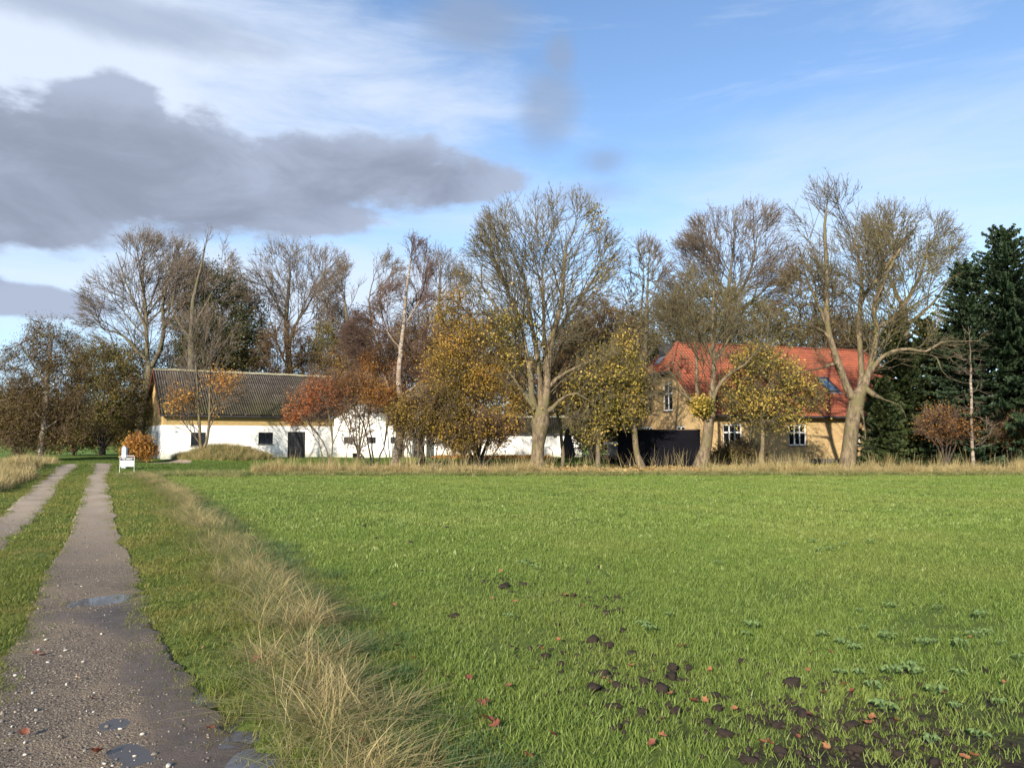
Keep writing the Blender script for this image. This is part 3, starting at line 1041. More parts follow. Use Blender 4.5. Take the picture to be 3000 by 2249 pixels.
def build_house():
    th = RAD(17.5)
    Yc = 44.0
    c = P(2062, 1340, Yc)
    o = empty('brick_house', (c[0], Yc, 0), th, label='yellow brick farmhouse with a half hipped orange tile roof and white windows', cat='house')
    L, W, ZE, ZR = 17.0, 11.4, 3.24, 7.95
    cs, sn = math.cos(th), math.sin(th)
    def lx(u):
        kk = (u - CU) / F_PX / 1.003
        return (kk * Yc - c[0]) / (cs - kk * sn)
    def gy(u):                                # gable coordinate seen at photo column u
        kk = (u - CU) / F_PX / 1.003
        return (c[0] - kk * Yc) / (sn + kk * cs)
    kz = (ZR - ZE) / (W / 2)
    zc = 5.86                                # half hip eave height
    hw = (ZR - zc) / kz
    hip_in = 1.6
    fr = [(lx(2119), lx(2174)), (lx(2311), lx(2363)), (lx(2476), lx(2520))]
    wz = (1.13, 2.42)
    ops = [(a, b, *wz) for a, b in fr]
    mb = MB(); wall_mesh(mb, 0, L, [(0, ZE), (L, ZE)], ops, 0.0, 0.35)
    mb.build('front_wall', M['brick_house'], o)
    g_top = [(0.35, ZE + .35 * kz), (W / 2 - hw, zc), (W / 2 + hw, zc), (W, ZE)]
    ga = [(gy(1992), gy(1979), 1.15, 2.35), (gy(1923), gy(1885), 1.15, 2.35)]
    ga = [(2.1, 3.2, 1.1, 2.36), (6.3, 8.1, 1.1, 2.36)]
    up = [(3.55, 4.75, 3.35, 5.2), (6.35, 7.55, 3.35, 5.2)]
    mb = MB(); wall_mesh(mb, 0.35, W, g_top, ga + up, 0.0, 0.33, axis='y', flip=True)
    mb.build('gable_wall', M['brick_house'], o)
    mb = MB(); mb.box(0, L, W - 0.34, W - .002, 0, ZE); mb.box(L - 0.35, L, 0.351, W - 0.35, 0, ZE)
    mb.build('rear_wall', M['brick_house'], o)
    for (a, b, z0, z1) in ops:
        window(o, a, b, z0, z1, 0.0, 3, 2, M['white_paint'], fw=0.08, bar=0.085, split=[0, 0.64, 1])
    window(o, *ga[0], 0.0, 2, 2, M['white_paint'], fw=0.1, bar=0.1, axis='y', split=[0, 0.6, 1])
    window(o, *ga[1], 0.0, 4, 2, M['white_paint'], fw=0.1, bar=0.12, axis='y', split=[0, 0.6, 1])
    for q in up:
        window(o, *q, 0.0, 2, 2, M['white_paint'], fw=0.09, bar=0.1, axis='y', split=[0, 0.62, 1])
    # plinth and string course
    p = MB(); p.box(-0.02, L, -0.022, -0.003, 0, 0.3); p.box(-0.022, -0.003, 0, W, 0, 0.3); p.build('plinth', M['plinth'], o)
    s = MB(); s.box(-0.03, L, -0.05, -0.003, ZE - 0.2, ZE - 0.10); s.build('brick_cornice', M['brick_house'], o)
    # roof shell
    ovg, ove = 0.28, 0.42
    ze = ZE - ove * kz
    def rz(y):
        return ZR - abs(y - W / 2) * kz
    yl = W / 2 - hw
    rs = MB()
    t = 0.06
    front = [(-ovg, -ove, ze), (L + ovg, -ove, ze), (L + ovg, W / 2, ZR), (hip_in, W / 2, ZR), (-ovg, yl, zc)]
    back = [(L + ovg, W + ove, ze), (-ovg, W + ove, ze), (-ovg, W - yl, zc), (hip_in, W / 2, ZR), (L + ovg, W / 2, ZR)]
    hip = [(-ovg, W - yl, zc), (-ovg, yl, zc), (hip_in, W / 2, ZR)]
    for poly in (front, back, hip):
        n = len(poly)
        rs.poly([(x, y, z + 0.03) for x, y, z in poly] + [(x, y, z - t) for x, y, z in poly],
                [tuple(range(n)), tuple(range(2 * n - 1, n - 1, -1))] + [(i, i + n, (i + 1) % n + n, (i + 1) % n) for i in range(n)])
    rs.build('roof', M['tile_under'], o)
    # pantiles
    V, F = pantile_mesh()
    tile = mesh_np('roof_tile', V, F, True)
    tile.materials.append(M['tile'])
    places = []
    def lay(poly, origin, ax, up_, nrm, name_first):
        """tiles over a planar polygon; ax along the eave, up_ up the slope"""
        ax, up_, nrm, origin = map(Vector, (ax, up_, nrm, origin))
        pl = [((Vector(q) - origin).dot(ax), (Vector(q) - origin).dot(up_)) for q in poly]
        x0, x1 = min(a for a, b in pl), max(a for a, b in pl)
        y0, y1 = min(a for b, a in pl), max(a for b, a in pl)
        R = Matrix((ax, up_, nrm)).transposed().to_4x4()
        ny = int((y1 - y0) / 0.335) + 1; nx = int((x1 - x0) / 0.235) + 1
        gx, gyy = np.meshgrid(x0 + (np.arange(nx)) * 0.235, y0 - 0.03 + np.arange(ny) * 0.335)
        ins = inside(gx + 0.118, gyy + 0.2, pl)
        for a, b in zip(gx[ins], gyy[ins]):
            places.append((origin + ax * a + up_ * b + nrm * (0.035 + random.uniform(0, .006)), R @ Matrix.Rotation(random.uniform(-.012, .012), 4, 'Z')))
    def frame(poly, ax):
        ax = Vector(ax).normalized()
        n = (Vector(poly[1]) - Vector(poly[0])).cross(Vector(poly[2]) - Vector(poly[0])).normalized()
        if n.z < 0: n = -n
        return ax, n.cross(ax).normalized(), n
    ax, u_, n_ = frame(hip, (0, -1, 0))
    lay(hip, (-ovg, W - yl, zc), ax, u_, n_, True)
    n_hip = len(places)
    ax, u_, n_ = frame(front, (1, 0, 0))
    lay(front, (-ovg, -ove, ze), ax, u_, n_, False)
    # skylight cut-out
    sk = (lx(2405) + 0.0, 4.25)
    fp = places[n_hip:]
    fp.sort(key=lambda q: q[0].x)
    fp = [q for q in fp if not (10.3 < q[0].x + .12 < 11.4 and 4.5 < q[0].z + .1 < 5.75)]
    ind = places[:n_hip] + fp[:300 - n_hip]
    rest = fp[300 - n_hip:]
    for loc, R in ind:
        q = link('roof_tile', tile, None, o)
        q.matrix_local = Matrix.Translation(loc) @ R
    Vs, Fs = [], []
    for k, (loc, R) in enumerate(rest):
        A = np.array((Matrix.Translation(loc) @ R))
        Vs.append(V @ A[:3, :3].T + A[:3, 3]); Fs.append(F + k * len(V))
    me = mesh_np('roof_tiling', np.concatenate(Vs), np.concatenate(Fs), True)
    link('roof_tiling', me, M['tile'], o, kind='stuff')
    # ridge and hip tiles
    rt = MB()
    kseg = 6
    pts = []
    for i in range(kseg + 1):
        a = math.pi * i / kseg
        pts.append((math.cos(a) * 0.12, math.sin(a) * 0.10))
    rt.poly([(0, x, z) for x, z in pts] + [(0.42, x * .92, z * .92) for x, z in pts], [(i, i + kseg + 1, i + kseg + 2, i + 1) for i in range(kseg)])
    first = None
    def caps(a, b):
        nonlocal first
        a, b = Vector(a), Vector(b)
        d = b - a
        n = int(d.length / 0.37)
        R = d.to_track_quat('X', 'Z').to_matrix().to_4x4()
        for i in range(n):
            if first is None:
                q = first = rt.build('ridge_tile', M['tile'], o, smooth=True)
            else:
                q = link('ridge_tile', first.data, None, o)
            q.matrix_local = Matrix.Translation(a + d * (i / n) + Vector((0, 0, 0.05))) @ R
    caps((hip_in, W / 2, ZR + .02), (L + .2, W / 2, ZR + .02))
    caps((-ovg, yl, zc), (hip_in, W / 2, ZR))
    caps((-ovg, W - yl, zc), (hip_in, W / 2, ZR))
    # half-hip eave board + gutters
    b = MB(); b.box(-ovg - 0.10, -ovg + 0.02, yl - 0.1, W - yl + 0.1, zc - 0.16, zc + 0.0); b.build('hip_gutter', M['dark_metal'], o)
    b = MB(); b.tube([(-ovg, -ove - 0.06, ze + 0.0), (L + ovg, -ove - 0.06, ze - 0.02)], 0.07, 8); b.build('gutter', M['dark_metal'], o)
    b = MB(); b.poly([(-ovg - .01, -ove, ze - .18), (-ovg - .01, -ove, ze - .02), (-ovg - .01, yl, zc - .02), (-ovg - .01, yl, zc - .18), (-ovg + .02, -ove, ze - .18), (-ovg + .02, -ove, ze - .02), (-ovg + .02, yl, zc - .02), (-ovg + .02, yl, zc - .18)],
                     [(0, 1, 2, 3), (7, 6, 5, 4), (0, 3, 7, 4), (1, 5, 6, 2)])
    b.build('verge_board', M['brick_house'], o)
    # flue with zinc flashing on the hip
    fx, fy = 0.95, W / 2 + 0.3
    fz = zc + (fx + ovg) / (hip_in + ovg) * (ZR - zc)
    f = MB(); f.box(fx - .3, fx + .3, fy - .42, fy + .42, fz - 0.1, fz + 0.62); f.box(fx - .36, fx + .36, fy - .48, fy + .48, fz + .62, fz + .70)
    ch = f.build('chimney', M['dark_metal'], o)
    up3 = Vector((hip_in + ovg, 0, ZR - zc)).normalized()
    nn = Vector((-(ZR - zc), 0, hip_in + ovg)).normalized()
    base = Vector((-ovg, W / 2 + .3, zc)) + nn * 0.11
    q = [base + up3 * 0.9 + Vector((0, -0.32, 0)), base + up3 * 0.9 + Vector((0, 0.32, 0)), base + up3 * 1.9 + Vector((0, 0.42, 0)), base + up3 * 1.9 + Vector((0, -0.42, 0))]
    f = MB(); f.poly([tuple(x) for x in q] + [tuple(x - nn * .02) for x in q], [(0, 3, 2, 1), (4, 5, 6, 7), (0, 1, 5, 4), (1, 2, 6, 5), (2, 3, 7, 6), (3, 0, 4, 7)])
    f.build('flashing', M['zinc'], ch)
    # skylight lying in the front slope
    al = math.atan(kz)
    ux, un = Vector((0, math.cos(al), math.sin(al))), Vector((0, -math.sin(al), math.cos(al)))
    def on(x, z):
        return Vector((x, W / 2 - (ZR - z) / kz, z))
    p0 = on(10.45, 4.55)
    fr_ = MB()
    def slab(mb, x0, x1, s0, s1, n0, n1):
        c8 = []
        for nn_ in (n0, n1):
            for (x, s_) in ((x0, s0), (x1, s0), (x1, s1), (x0, s1)):
                c8.append(tuple(Vector((x, 0, 0)) + Vector((0, p0.y, p0.z)) + ux * s_ + un * nn_))
        mb.poly(c8, [(3, 2, 1, 0), (4, 5, 6, 7), (0, 1, 5, 4), (1, 2, 6, 5), (2, 3, 7, 6), (3, 0, 4, 7)])
    slab(fr_, 10.45, 11.3, 0, 0.1, 0.03, 0.16); slab(fr_, 10.45, 11.3, 1.5, 1.62, 0.03, 0.17)
    slab(fr_, 10.45, 10.54, 0.101, 1.499, 0.03, 0.16); slab(fr_, 11.21, 11.3, 0.101, 1.499, 0.03, 0.16)
    so_ = fr_.build('skylight', M['dark_metal'], o)
    pn = MB(); slab(pn, 10.54, 11.21, 0.1, 1.5, 0.11, 0.125); pn.build('pane', M['sky_blind'], so_)
    fl = MB(); slab(fl, 10.32, 11.43, -0.16, -0.001, 0.07, 0.085); fl.build('flashing', M['zinc'], so_)


build_barn()
build_wing()
build_shed()
build_house()


# ------------------------------------------------------------------ yard things
def build_yard():
    # black screen in front of the house
    a, b = P(1811, 1369, 40.3), P(2053, 1369, 40.3)
    h = P(1811, 1259, 40.3)[2]
    w = b[0] - a[0]
    o = empty('black_screen', (a[0], 40.3, 0), 0, label='large plain black screen wall in front of the brick house gable', cat='screen')
    r = 0.12
    m = MB()
    prof = [(0, 0), (w, 0), (w, h)] + [(r * (1 - math.sin(t)), h - r * (1 - math.cos(t))) for t in np.linspace(0, math.pi / 2, 6)]
    n = len(prof)
    m.poly([(x, 0, z) for x, z in prof] + [(x, 0.16, z) for x, z in prof], [tuple(range(n)), tuple(range(2 * n - 1, n - 1, -1))] + [(i, i + n, (i + 1) % n + n, (i + 1) % n) for i in range(n)])
    m.build('panel', M['black_panel'], o)
    cp = MB(); cp.box(r, w + .01, -0.02, 0.18, h + .001, h + 0.035); cp.build('top_rail', M['plank'], o)
    for x in (0.3, w / 2, w - 0.3):
        p = MB(); p.box(x - .05, x + .05, 0.161, 0.26, 0, h - .1); p.build('post', M['black_wood'], o)
    # low cart with grey sloped cover
    a, b = P(1770, 1340, 44.0), P(1822, 1340, 44.0)
    o = empty('covered_trailer', (a[0], 44, 0), 0, label='low dark trailer with a sloped grey cover beside the black screen', cat='trailer')
    w = b[0] - a[0]
    m = MB(); m.box(0, w, 0, 1.6, 0.35, 0.55); m.build('bed', M['plank'], o)
    m = MB(); m.poly([(0.28, 0, .551), (w, 0, .551), (w, 0, 1.22), (0.48, 0, 1.22), (0.28, 1.5, .551), (w, 1.5, .551), (w, 1.5, 1.22), (0.48, 1.5, 1.22)],
                     [(0, 1, 2, 3), (7, 6, 5, 4), (0, 3, 7, 4), (1, 5, 6, 2), (3, 2, 6, 7)]); m.build('cover', M['tarp'], o)
    m = MB(); m.box(0.15, w, -0.02, 1.5, 1.221, 1.34); m.build('lid', M['white_paint'], o)
    for x in (0.2, w - 0.3):
        m = MB(); m.tube([(x + .2, -0.1, .22), (x + .2, 0.04, .22)], 0.22, 14); m.build('wheel', M['black_panel'], o)
    # closed black parasol
    a = P(1672, 1350, 41.0)
    o = empty('closed_parasol', (a[0] - .0, 41, 0), 0, label='closed black parasol hanging from its arm before the white shed', cat='parasol')
    x0 = P(1663, 1300, 41.0)[0] - a[0]
    m = MB(); m.tube([(0, 0, 0.03), (-.02, 0, 0.7), (x0, 0, 2.2)], 0.03, 8); m.build('pole', M['dark_metal'], o)
    m = MB(); m.box(-.35, .35, -.35, .35, 0, 0.06); m.build('base', M['dark_metal'], o)
    m = MB()
    k, rings = 20, []
    for i, (z, rr) in enumerate([(2.22, .03), (2.1, .09), (1.8, .16), (1.4, .23), (1.0, .30), (0.62, .36), (0.5, .30)]):
        for j in range(k):
            th = 2 * math.pi * j / k
            q = rr * (1 + 0.22 * math.cos(th * 8) * (i / 6)) * (1 if i < 6 else 0.8)
            dz = 0.07 * math.cos(th * 4 + 1) if i == 5 else 0
            rings.append((x0 + 0.03 * i / 6 + q * math.cos(th), q * math.sin(th), z + dz))
    m.poly(rings, [(i * k + j, i * k + (j + 1) % k, (i + 1) * k + (j + 1) % k, (i + 1) * k + j) for i in range(6) for j in range(k)] + [tuple(range(k))[::-1], tuple(range(6 * k, 7 * k))])
    m.build('canopy', M['black_cloth'], o, smooth=True)
    m = MB(); m.tube([(x0, 0, 2.2), (x0 - 0.25, 0.05, 2.0), (x0 - .42, .1, 1.55)], 0.022, 6); m.build('arm', M['dark_metal'], o)
    # bent garden hand rail left of the parasol
    m = MB()
    a = P(1612, 1335, 46.0)
    m.tube([(-.35, 0, 1.0), (-.1, 0, 1.02), (.12, 0, .8), (.25, 0, 0)], 0.025, 6)
    tag(m.build('bent_pipe', M['dark_metal'], None, loc=(a[0], 46, 0)), 'thin bent dark pipe standing beside the big sycamore trunk', 'pipe')
    # two black tubs behind the mound
    for i, (u, lab) in enumerate([(688, 'left black tub on the grassy mound before the barn window'), (722, 'right black tub on the grassy mound nearer the barn door')]):
        a = P(u, 1312, 50.9)
        z = float(ground_h(a[0], 50.9)) - 0.02
        m = MB()
        k = 18
        pr = [(.26, 0), (.30, .22), (.34, .235), (.34, .27), (.31, .27), (.27, .05)]
        pts = [(r_ * math.cos(2 * math.pi * j / k), r_ * math.sin(2 * math.pi * j / k), z_) for r_, z_ in pr for j in range(k)]
        m.poly(pts, [(q * k + j, q * k + (j + 1) % k, (q + 1) * k + (j + 1) % k, (q + 1) * k + j) for q in range(5) for j in range(k)] + [tuple(range(k))[::-1], tuple(range(5 * k, 6 * k))])
        tag(m.build('plant_tub', M['black_panel'], None, loc=(a[0], 50.9, max(z, P(u, 1319, 50.9)[2]))), lab, 'tub', 'black tubs on the mound')
        st = MB(); st.tube([(0, 0, -0.6), (0, 0, -0.001)], 0.2, 10)
        st.build('stand', M['black_wood'], bpy.context.scene.objects[-1] if False else [q for q in S.objects if q.name.startswith('plant_tub')][-1])
    a = P(1040, 1342, 58.5)
    m = MB(); m.box(-.16, .16, -.16, .16, 0, .34); m.box(-.19, .19, -.19, .19, .341, .38); m.tube([(-.17, -.17, .34), (0, -.2, .44), (.17, -.17, .34)], .012, 5)
    tag(m.build('coal_bucket', M['black_panel'], None, loc=(a[0], 58.5, 0)), 'small black bucket standing against the white gable wall', 'bucket')
    # pale marker post, and dark post behind the sign
    a = P(363.5, 1350, 36.8)
    z = P(363, 1306, 36.8)[2]
    w = 0.115
    m = MB()
    m.box(-w, w, -w * .5, w * .5, 0, z - .1)
    m.poly([(-w, -w * .5, z - .1), (w, -w * .5, z - .1), (w, w * .5, z - .1), (-w, w * .5, z - .1), (-w * .35, -w * .5, z), (w * .35, -w * .5, z), (w * .35, w * .5, z), (-w * .35, w * .5, z)],
           [(4, 5, 6, 7), (0, 1, 5, 4), (1, 2, 6, 5), (2, 3, 7, 6), (3, 0, 4, 7)])
    tag(m.build('marker_post', M['grey_paint'], None, loc=(a[0], 36.8, 0)), 'pale grey post with a chamfered top behind the for sale sign', 'post')
    a = P(372, 1350, 37.3)
    m = MB(); m.box(-.06, .06, -.05, .05, 0, P(372, 1313, 37.3)[2]); m.box(-.075, .075, -.065, .065, P(372, 1313, 37.3)[2] + .001, P(372, 1313, 37.3)[2] + .03)
    tag(m.build('gate_post', M['black_wood'], None, loc=(a[0], 37.3, 0)), 'dark wooden post tight beside the pale grey post', 'post')
    # for sale sign
    Ys = 33.4
    a, b = P(350, 1387, Ys), P(392.5, 1387, Ys)
    xm = (a[0] + b[0]) / 2
    hw = (b[0] - a[0]) / 2
    kk = Ys / F_PX
    z = lambda v: P(370, v, Ys)[2]
    o = empty('for_sale_sign', (xm, Ys, 0), 0, label='white for sale sign reading TIL SALG on a thin metal frame', cat='sign')
    m = MB()
    r = 0.07
    top = z(1334.5)
    pts = [(-hw, 0, 0), (-hw, 0, top - r)] + [(-hw + r - r * math.cos(t), 0, top - r + r * math.sin(t)) for t in (0.4, 0.8, 1.2, 1.57)] + \
          [(hw - r + r * math.sin(t), 0, top - r + r * math.cos(t)) for t in (0.0, 0.4, 0.8, 1.2)] + [(hw, 0, top - r), (hw, 0, 0)]
    m.tube(pts, 0.010, 6)
    m.build('frame', M['white_paint'], o)
    m = MB(); m.box(-hw + .03, hw - .03, -0.012, 0.004, z(1366), z(1340.0)); bd = m.build('board', M['white_paint'], o)
    m = MB(); m.box(-hw + .03, hw - .03, -0.016, -0.0122, z(1348.8), z(1340.6)); m.build('header', M['navy'], bd)
    tcu = bpy.data.curves.new('lettering', 'FONT')
    tcu.body = 'TIL SALG'
    tcu.size = 0.104
    tcu.extrude = 0.001
    tcu.offset = 0.0
    tcu.space_character = 1.05
    tcu.align_x = 'CENTER'; tcu.align_y = 'CENTER'
    tcu.materials.append(M['white_paint'])
    tcu.resolution_u = 3
    tmp = bpy.data.objects.new('lettering_source', tcu)
    tme = bpy.data.meshes.new_from_object(tmp)
    bpy.data.objects.remove(tmp)
    t = bpy.data.objects.new('lettering', tme)
    COL.objects.link(t)
    t.parent = bd
    t.location = (0, -0.0185, z(1344.6))
    t.rotation_euler = (RAD(90), 0, 0)
    # faint printed swashes
    def swash(pts, mat, wd):
        q = MB()
        V_ = []
        for i, (u, v) in enumerate(pts):
            x, zz = (u - 371.2) * kk, z(v)
            e = wd * kk * math.sin(math.pi * (i + .35) / (len(pts) - .3))
            V_ += [(x, -0.0135, zz - e), (x, -0.0135, zz + e)]
        q.poly(V_, [(2 * i, 2 * i + 2, 2 * i + 3, 2 * i + 1) for i in range(len(pts) - 1)])
        q.build('print', mat, bd)
    swash([(358, 1361.5), (360.5, 1361.3), (362.5, 1360.3), (365, 1358.5)], M['grey_print'], 1.0)
    swash([(369.5, 1361.8), (371.5, 1361.3), (373.5, 1360.3), (375, 1359.8)], M['grey_print'], 1.0)
    swash([(377, 1359.5), (379, 1360.6), (381, 1361.6), (383, 1362)], M['navy'], 1.1)
    swash([(384, 1361.5), (385.5, 1360), (387, 1359)], M['navy'], 0.8)
    swash([(375, 1352.2), (376.8, 1353.5), (377.5, 1356), (377, 1358.6)], M['grey_print'], 0.5)
    swash([(357.5, 1354.5), (356, 1356.8), (357, 1358.8), (359, 1359.6)], M['red_print'], 0.6)
    swash([(389.3, 1358), (390, 1360), (389.6, 1362)], M['navy'], 0.8)


build_yard()

# ------------------------------------------------------------------ trees
def grow(skel, attr, D, kill, up, jit, r, reach=6.0, max_nodes=9000):
    """space colonisation: skel = list of (pos, parent, radius or 0); attr = (n,3) points to reach"""
    n = len(skel)
    pos = np.zeros((max_nodes + 10, 3)); par = np.full(max_nodes + 10, -1); rmin = np.zeros(max_nodes + 10)
    last = np.full((max_nodes + 10, 3), 1e6)
    nch = np.zeros(max_nodes + 10, dtype=int)
    grow_ok = np.ones(max_nodes + 10, dtype=bool)
    for i, (p, q, rr, ok) in enumerate(skel):
        pos[i] = p; par[i] = q; rmin[i] = rr; grow_ok[i] = ok
    A = attr.copy()
    ok = np.nonzero(grow_ok[:n])[0]
    d = np.linalg.norm(A[:, None] - pos[ok][None], axis=2)
    near = ok[d.argmin(1)]; nd = d.min(1)
    upv = np.array([0, 0, up])
    for it in range(160):
        keep = nd > kill
        A, near, nd = A[keep], near[keep], nd[keep]
        if len(A) == 0 or n >= max_nodes:
            break
        m = nd < reach
        if not m.any():
            m[nd.argmin()] = True
        v = (A[m] - pos[near[m]]) / nd[m][:, None]
        s = np.zeros((n, 3)); np.add.at(s, near[m], v)
        act = np.unique(near[m])
        sv = s[act]
        L = np.linalg.norm(sv, axis=1)
        L[L < 1e-6] = 1
        dr = sv / L[:, None] + upv + r.normal(0, jit, sv.shape)
        dr /= np.linalg.norm(dr, axis=1)[:, None]
        new = pos[act] + dr * D * r.uniform(0.8, 1.2, (len(act), 1))
        bad = (np.linalg.norm(new - last[act], axis=1) < 0.45 * D) | (nch[act] >= 4)
        if bad.any():
            badset = np.zeros(n, dtype=bool); badset[act[bad]] = True
            kill_a = badset[near] & (r.random(len(near)) < 0.6)
            A, near, nd = A[~kill_a], near[~kill_a], nd[~kill_a]
        act, new = act[~bad], new[~bad]
        if len(act) == 0:
            if len(A) == 0: break
            if not bad.any(): break
            continue
        k = min(len(act), max_nodes - n)
        act, new = act[:k], new[:k]
        pos[n:n + k] = new; par[n:n + k] = act; last[act] = new; nch[act] += 1
        if len(A):
            d = np.linalg.norm(A[:, None] - new[None], axis=2)
            j = d.argmin(1); dm = d[np.arange(len(A)), j]
            b = dm < nd
            near[b] = n + j[b]; nd[b] = dm[b]
        n += k
    return pos[:n], par[:n], rmin[:n]


def thicken(par, rmin, tip, p):
    n = len(par)
    acc = [0.0] * n
    cnt = [0] * n
    pl = par.tolist(); rm = rmin.tolist()
    R = [0.0] * n
    main = [-1] * n
    mb = [0.0] * n
    for i in range(n - 1, -1, -1):
        rr = acc[i] ** (1 / p) if cnt[i] else tip
        rr = max(rr, tip)
        if rm[i] > 0: rr = rm[i] if rm[i] > rr * 0.6 else rr
        R[i] = rr
        q = pl[i]
        if q >= 0:
            acc[q] += rr ** p; cnt[q] += 1
            if rr > mb[q]:
                mb[q] = rr; main[q] = i
    return np.array(R), np.array(main), np.array(cnt)


def tubes(pos, par, R, main, mask, k):
    """open prisms for every edge parent -> node in mask"""
    e = np.nonzero(mask & (par >= 0))[0]
    p = par[e]
    n = len(pos)
    din = np.zeros((n, 3)); has = par >= 0
    din[has] = pos[has] - pos[par[has]]
    dout = np.zeros((n, 3)); hm = main >= 0
    dout[hm] = pos[main[hm]] - pos[hm]
    nrm = lambda v: v / np.maximum(np.linalg.norm(v, axis=1), 1e-9)[:, None]
    nd = nrm(nrm(din) + nrm(dout))
    ed = nrm(pos[e] - pos[p])
    ismain = main[p] == e
    d0 = np.where(ismain[:, None], nd[p], ed)
    r0 = np.where(ismain, R[p], np.minimum(R[p], R[e] * 1.25))
    d1 = nd[e]; r1 = R[e]
    ref = np.array([0.31, 0.87, 0.38])
    def ring(c, d, rad):
        a = nrm(np.cross(d, ref)); b = np.cross(d, a)
        t = np.arange(k) * 2 * np.pi / k
        return c[:, None] + rad[:, None, None] * (a[:, None] * np.cos(t)[None, :, None] + b[:, None] * np.sin(t)[None, :, None])
    V = np.stack([ring(pos[p], d0, r0), ring(pos[e], d1, r1)], 1)          # E,2,k,3
    E = len(e)
    base = (np.arange(E) * 2 * k)[:, None]
    j = np.arange(k)[None]; j2 = (np.arange(k)[None] + 1) % k
    F = np.stack([base + j, base + j2, base + k + j2, base + k + j], -1).reshape(-1, 4)
    return V.reshape(-1, 3), F


def leaves_np(c, size, r, tint, droop=0.3, aspect=0.75):
    """rhombic leaves with a fold, one quad each"""
    n = len(c)
    u = r.normal(size=(n, 3)); u[:, 2] -= droop
    u /= np.linalg.norm(u, axis=1)[:, None]
    w = np.cross(u, r.normal(size=(n, 3))); w /= np.maximum(np.linalg.norm(w, axis=1), 1e-6)[:, None]
    s = (size * r.uniform(0.6, 1.3, n))[:, None]
    a = c - u * s * 0.5; b = c + u * s * 0.5
    nn = np.cross(u, w)
    l = c + w * s * aspect * 0.5 + nn * s * 0.12; q = c - w * s * aspect * 0.5 + nn * s * 0.12
    V = np.stack([a, l, b, q], 1).reshape(-1, 3)
    F = np.arange(4 * n).reshape(n, 4)
    return V, F, tint


def ell_points(ells, Y, n, r, depth_k=0.9, shell=0.0):
    """points inside ellipsoids given in photo pixels (u, v, ru, rv[, dY]) at distance Y"""
    k = Y / F_PX
    vol = np.array([e[2] * e[3] * (e[2] * depth_k) for e in ells]) ** 0.8
    cnt = np.maximum(1, (vol / vol.sum() * n).astype(int))
    out = []
    for e, c in zip(ells, cnt):
        q = r.normal(size=(c, 3)); q /= np.linalg.norm(q, axis=1)[:, None]
        rad = r.random(c) ** (1 / 3)
        rad = rad * (1 - shell) + shell * np.maximum(rad, r.random(c) ** 0.25)
        q *= rad[:, None]
        ctr = P(e[0], e[1], Y + (e[4] if len(e) > 4 else 0))
        out.append(ctr + q * np.array([e[2] * k, e[2] * k * depth_k, e[3] * k]))
    return np.concatenate(out)


def skeleton(lines, Y, r):
    """lines: list of [(u, v, radius[, dy]), ...]; each line after the first starts at its nearest node of an earlier line"""
    sk = []
    pts = []
    for li, line in enumerate(lines):
        P3 = [np.array(P(q[0], q[1], Y + (q[3] if len(q) > 3 else 0))) for q in line]
        rad = [q[2] * (1 if li == 0 and len(lines) > 1 else LIMB) for q in line]
        if len(P3) > 2:
            Q3, qr = [], []
            for i in range(len(P3) - 1):
                p0, p1, p2, p3 = P3[max(i - 1, 0)], P3[i], P3[i + 1], P3[min(i + 2, len(P3) - 1)]
                for f in (0, .5):
                    Q3.append(.5 * (2 * p1 + (p2 - p0) * f + (2 * p0 - 5 * p1 + 4 * p2 - p3) * f * f + (3 * p1 - p0 - 3 * p2 + p3) * f ** 3))
                    qr.append(rad[i] * (1 - f) + rad[i + 1] * f)
            P3, rad = Q3 + [P3[-1]], qr + [rad[-1]]
        prev = -1
        if li:
            d = [np.linalg.norm(P3[0] - x) for x in pts]
            prev = int(np.argmin(d))
        for i in range(len(P3)):
            if i == 0 and li:
                continue
            if i == 0:
                steps = [(P3[0], rad[0])]
            else:
                L = np.linalg.norm(P3[i] - P3[i - 1]); m = max(1, int(L / 0.35))
                a = P3[i - 1] if not (li and i == 1) else pts[prev]
                steps = [(a + (P3[i] - a) * (t + 1) / m + (r.normal(0, 0.018, 3) if t + 1 < m else 0), rad[i - 1] + (rad[i] - rad[i - 1]) * (t + 1) / m) for t in range(m)]
            for p, rr in steps:
                ok = not (li == 0 and i < len(P3) - 2 and len(lines) > 1)
                sk.append((p, prev, rr, ok))
                pts.append(p)
                prev = len(sk) - 1
    return sk


def add_twigs(pos, par, R, r, n, ln, rad, up=0.25, seg=2, spread=0.8, droop=0.0):
    """short side shoots on the thin wood"""
    thin = np.nonzero((R < 0.03) & (par >= 0))[0]
    if len(thin) == 0 or n == 0:
        return pos, par, R
    src = r.choice(thin, n)
    d = pos[src] - pos[par[src]]
    d /= np.maximum(np.linalg.norm(d, axis=1), 1e-6)[:, None]
    d = d + r.normal(0, spread * 0.42, d.shape); d[:, 2] += up
    d /= np.linalg.norm(d, axis=1)[:, None]
    cur = src; P_, Q_, R_ = [pos], [par], [R]
    base = len(pos)
    L = ln * 1.4 * r.uniform(0.45, 1.5, n)
    p = pos[src]
    for s in range(seg):
        p = p + d * (L / seg)[:, None]
        P_.append(p); Q_.append(cur.copy()); R_.append(np.full(n, rad * (1 - 0.3 * s)))
        cur = base + s * n + np.arange(n)
        d = d + r.normal(0, 0.16, d.shape); d[:, 2] += 0.12 - droop
        d /= np.linalg.norm(d, axis=1)[:, None]
    return np.concatenate(P_), np.concatenate(Q_), np.concatenate(R_)


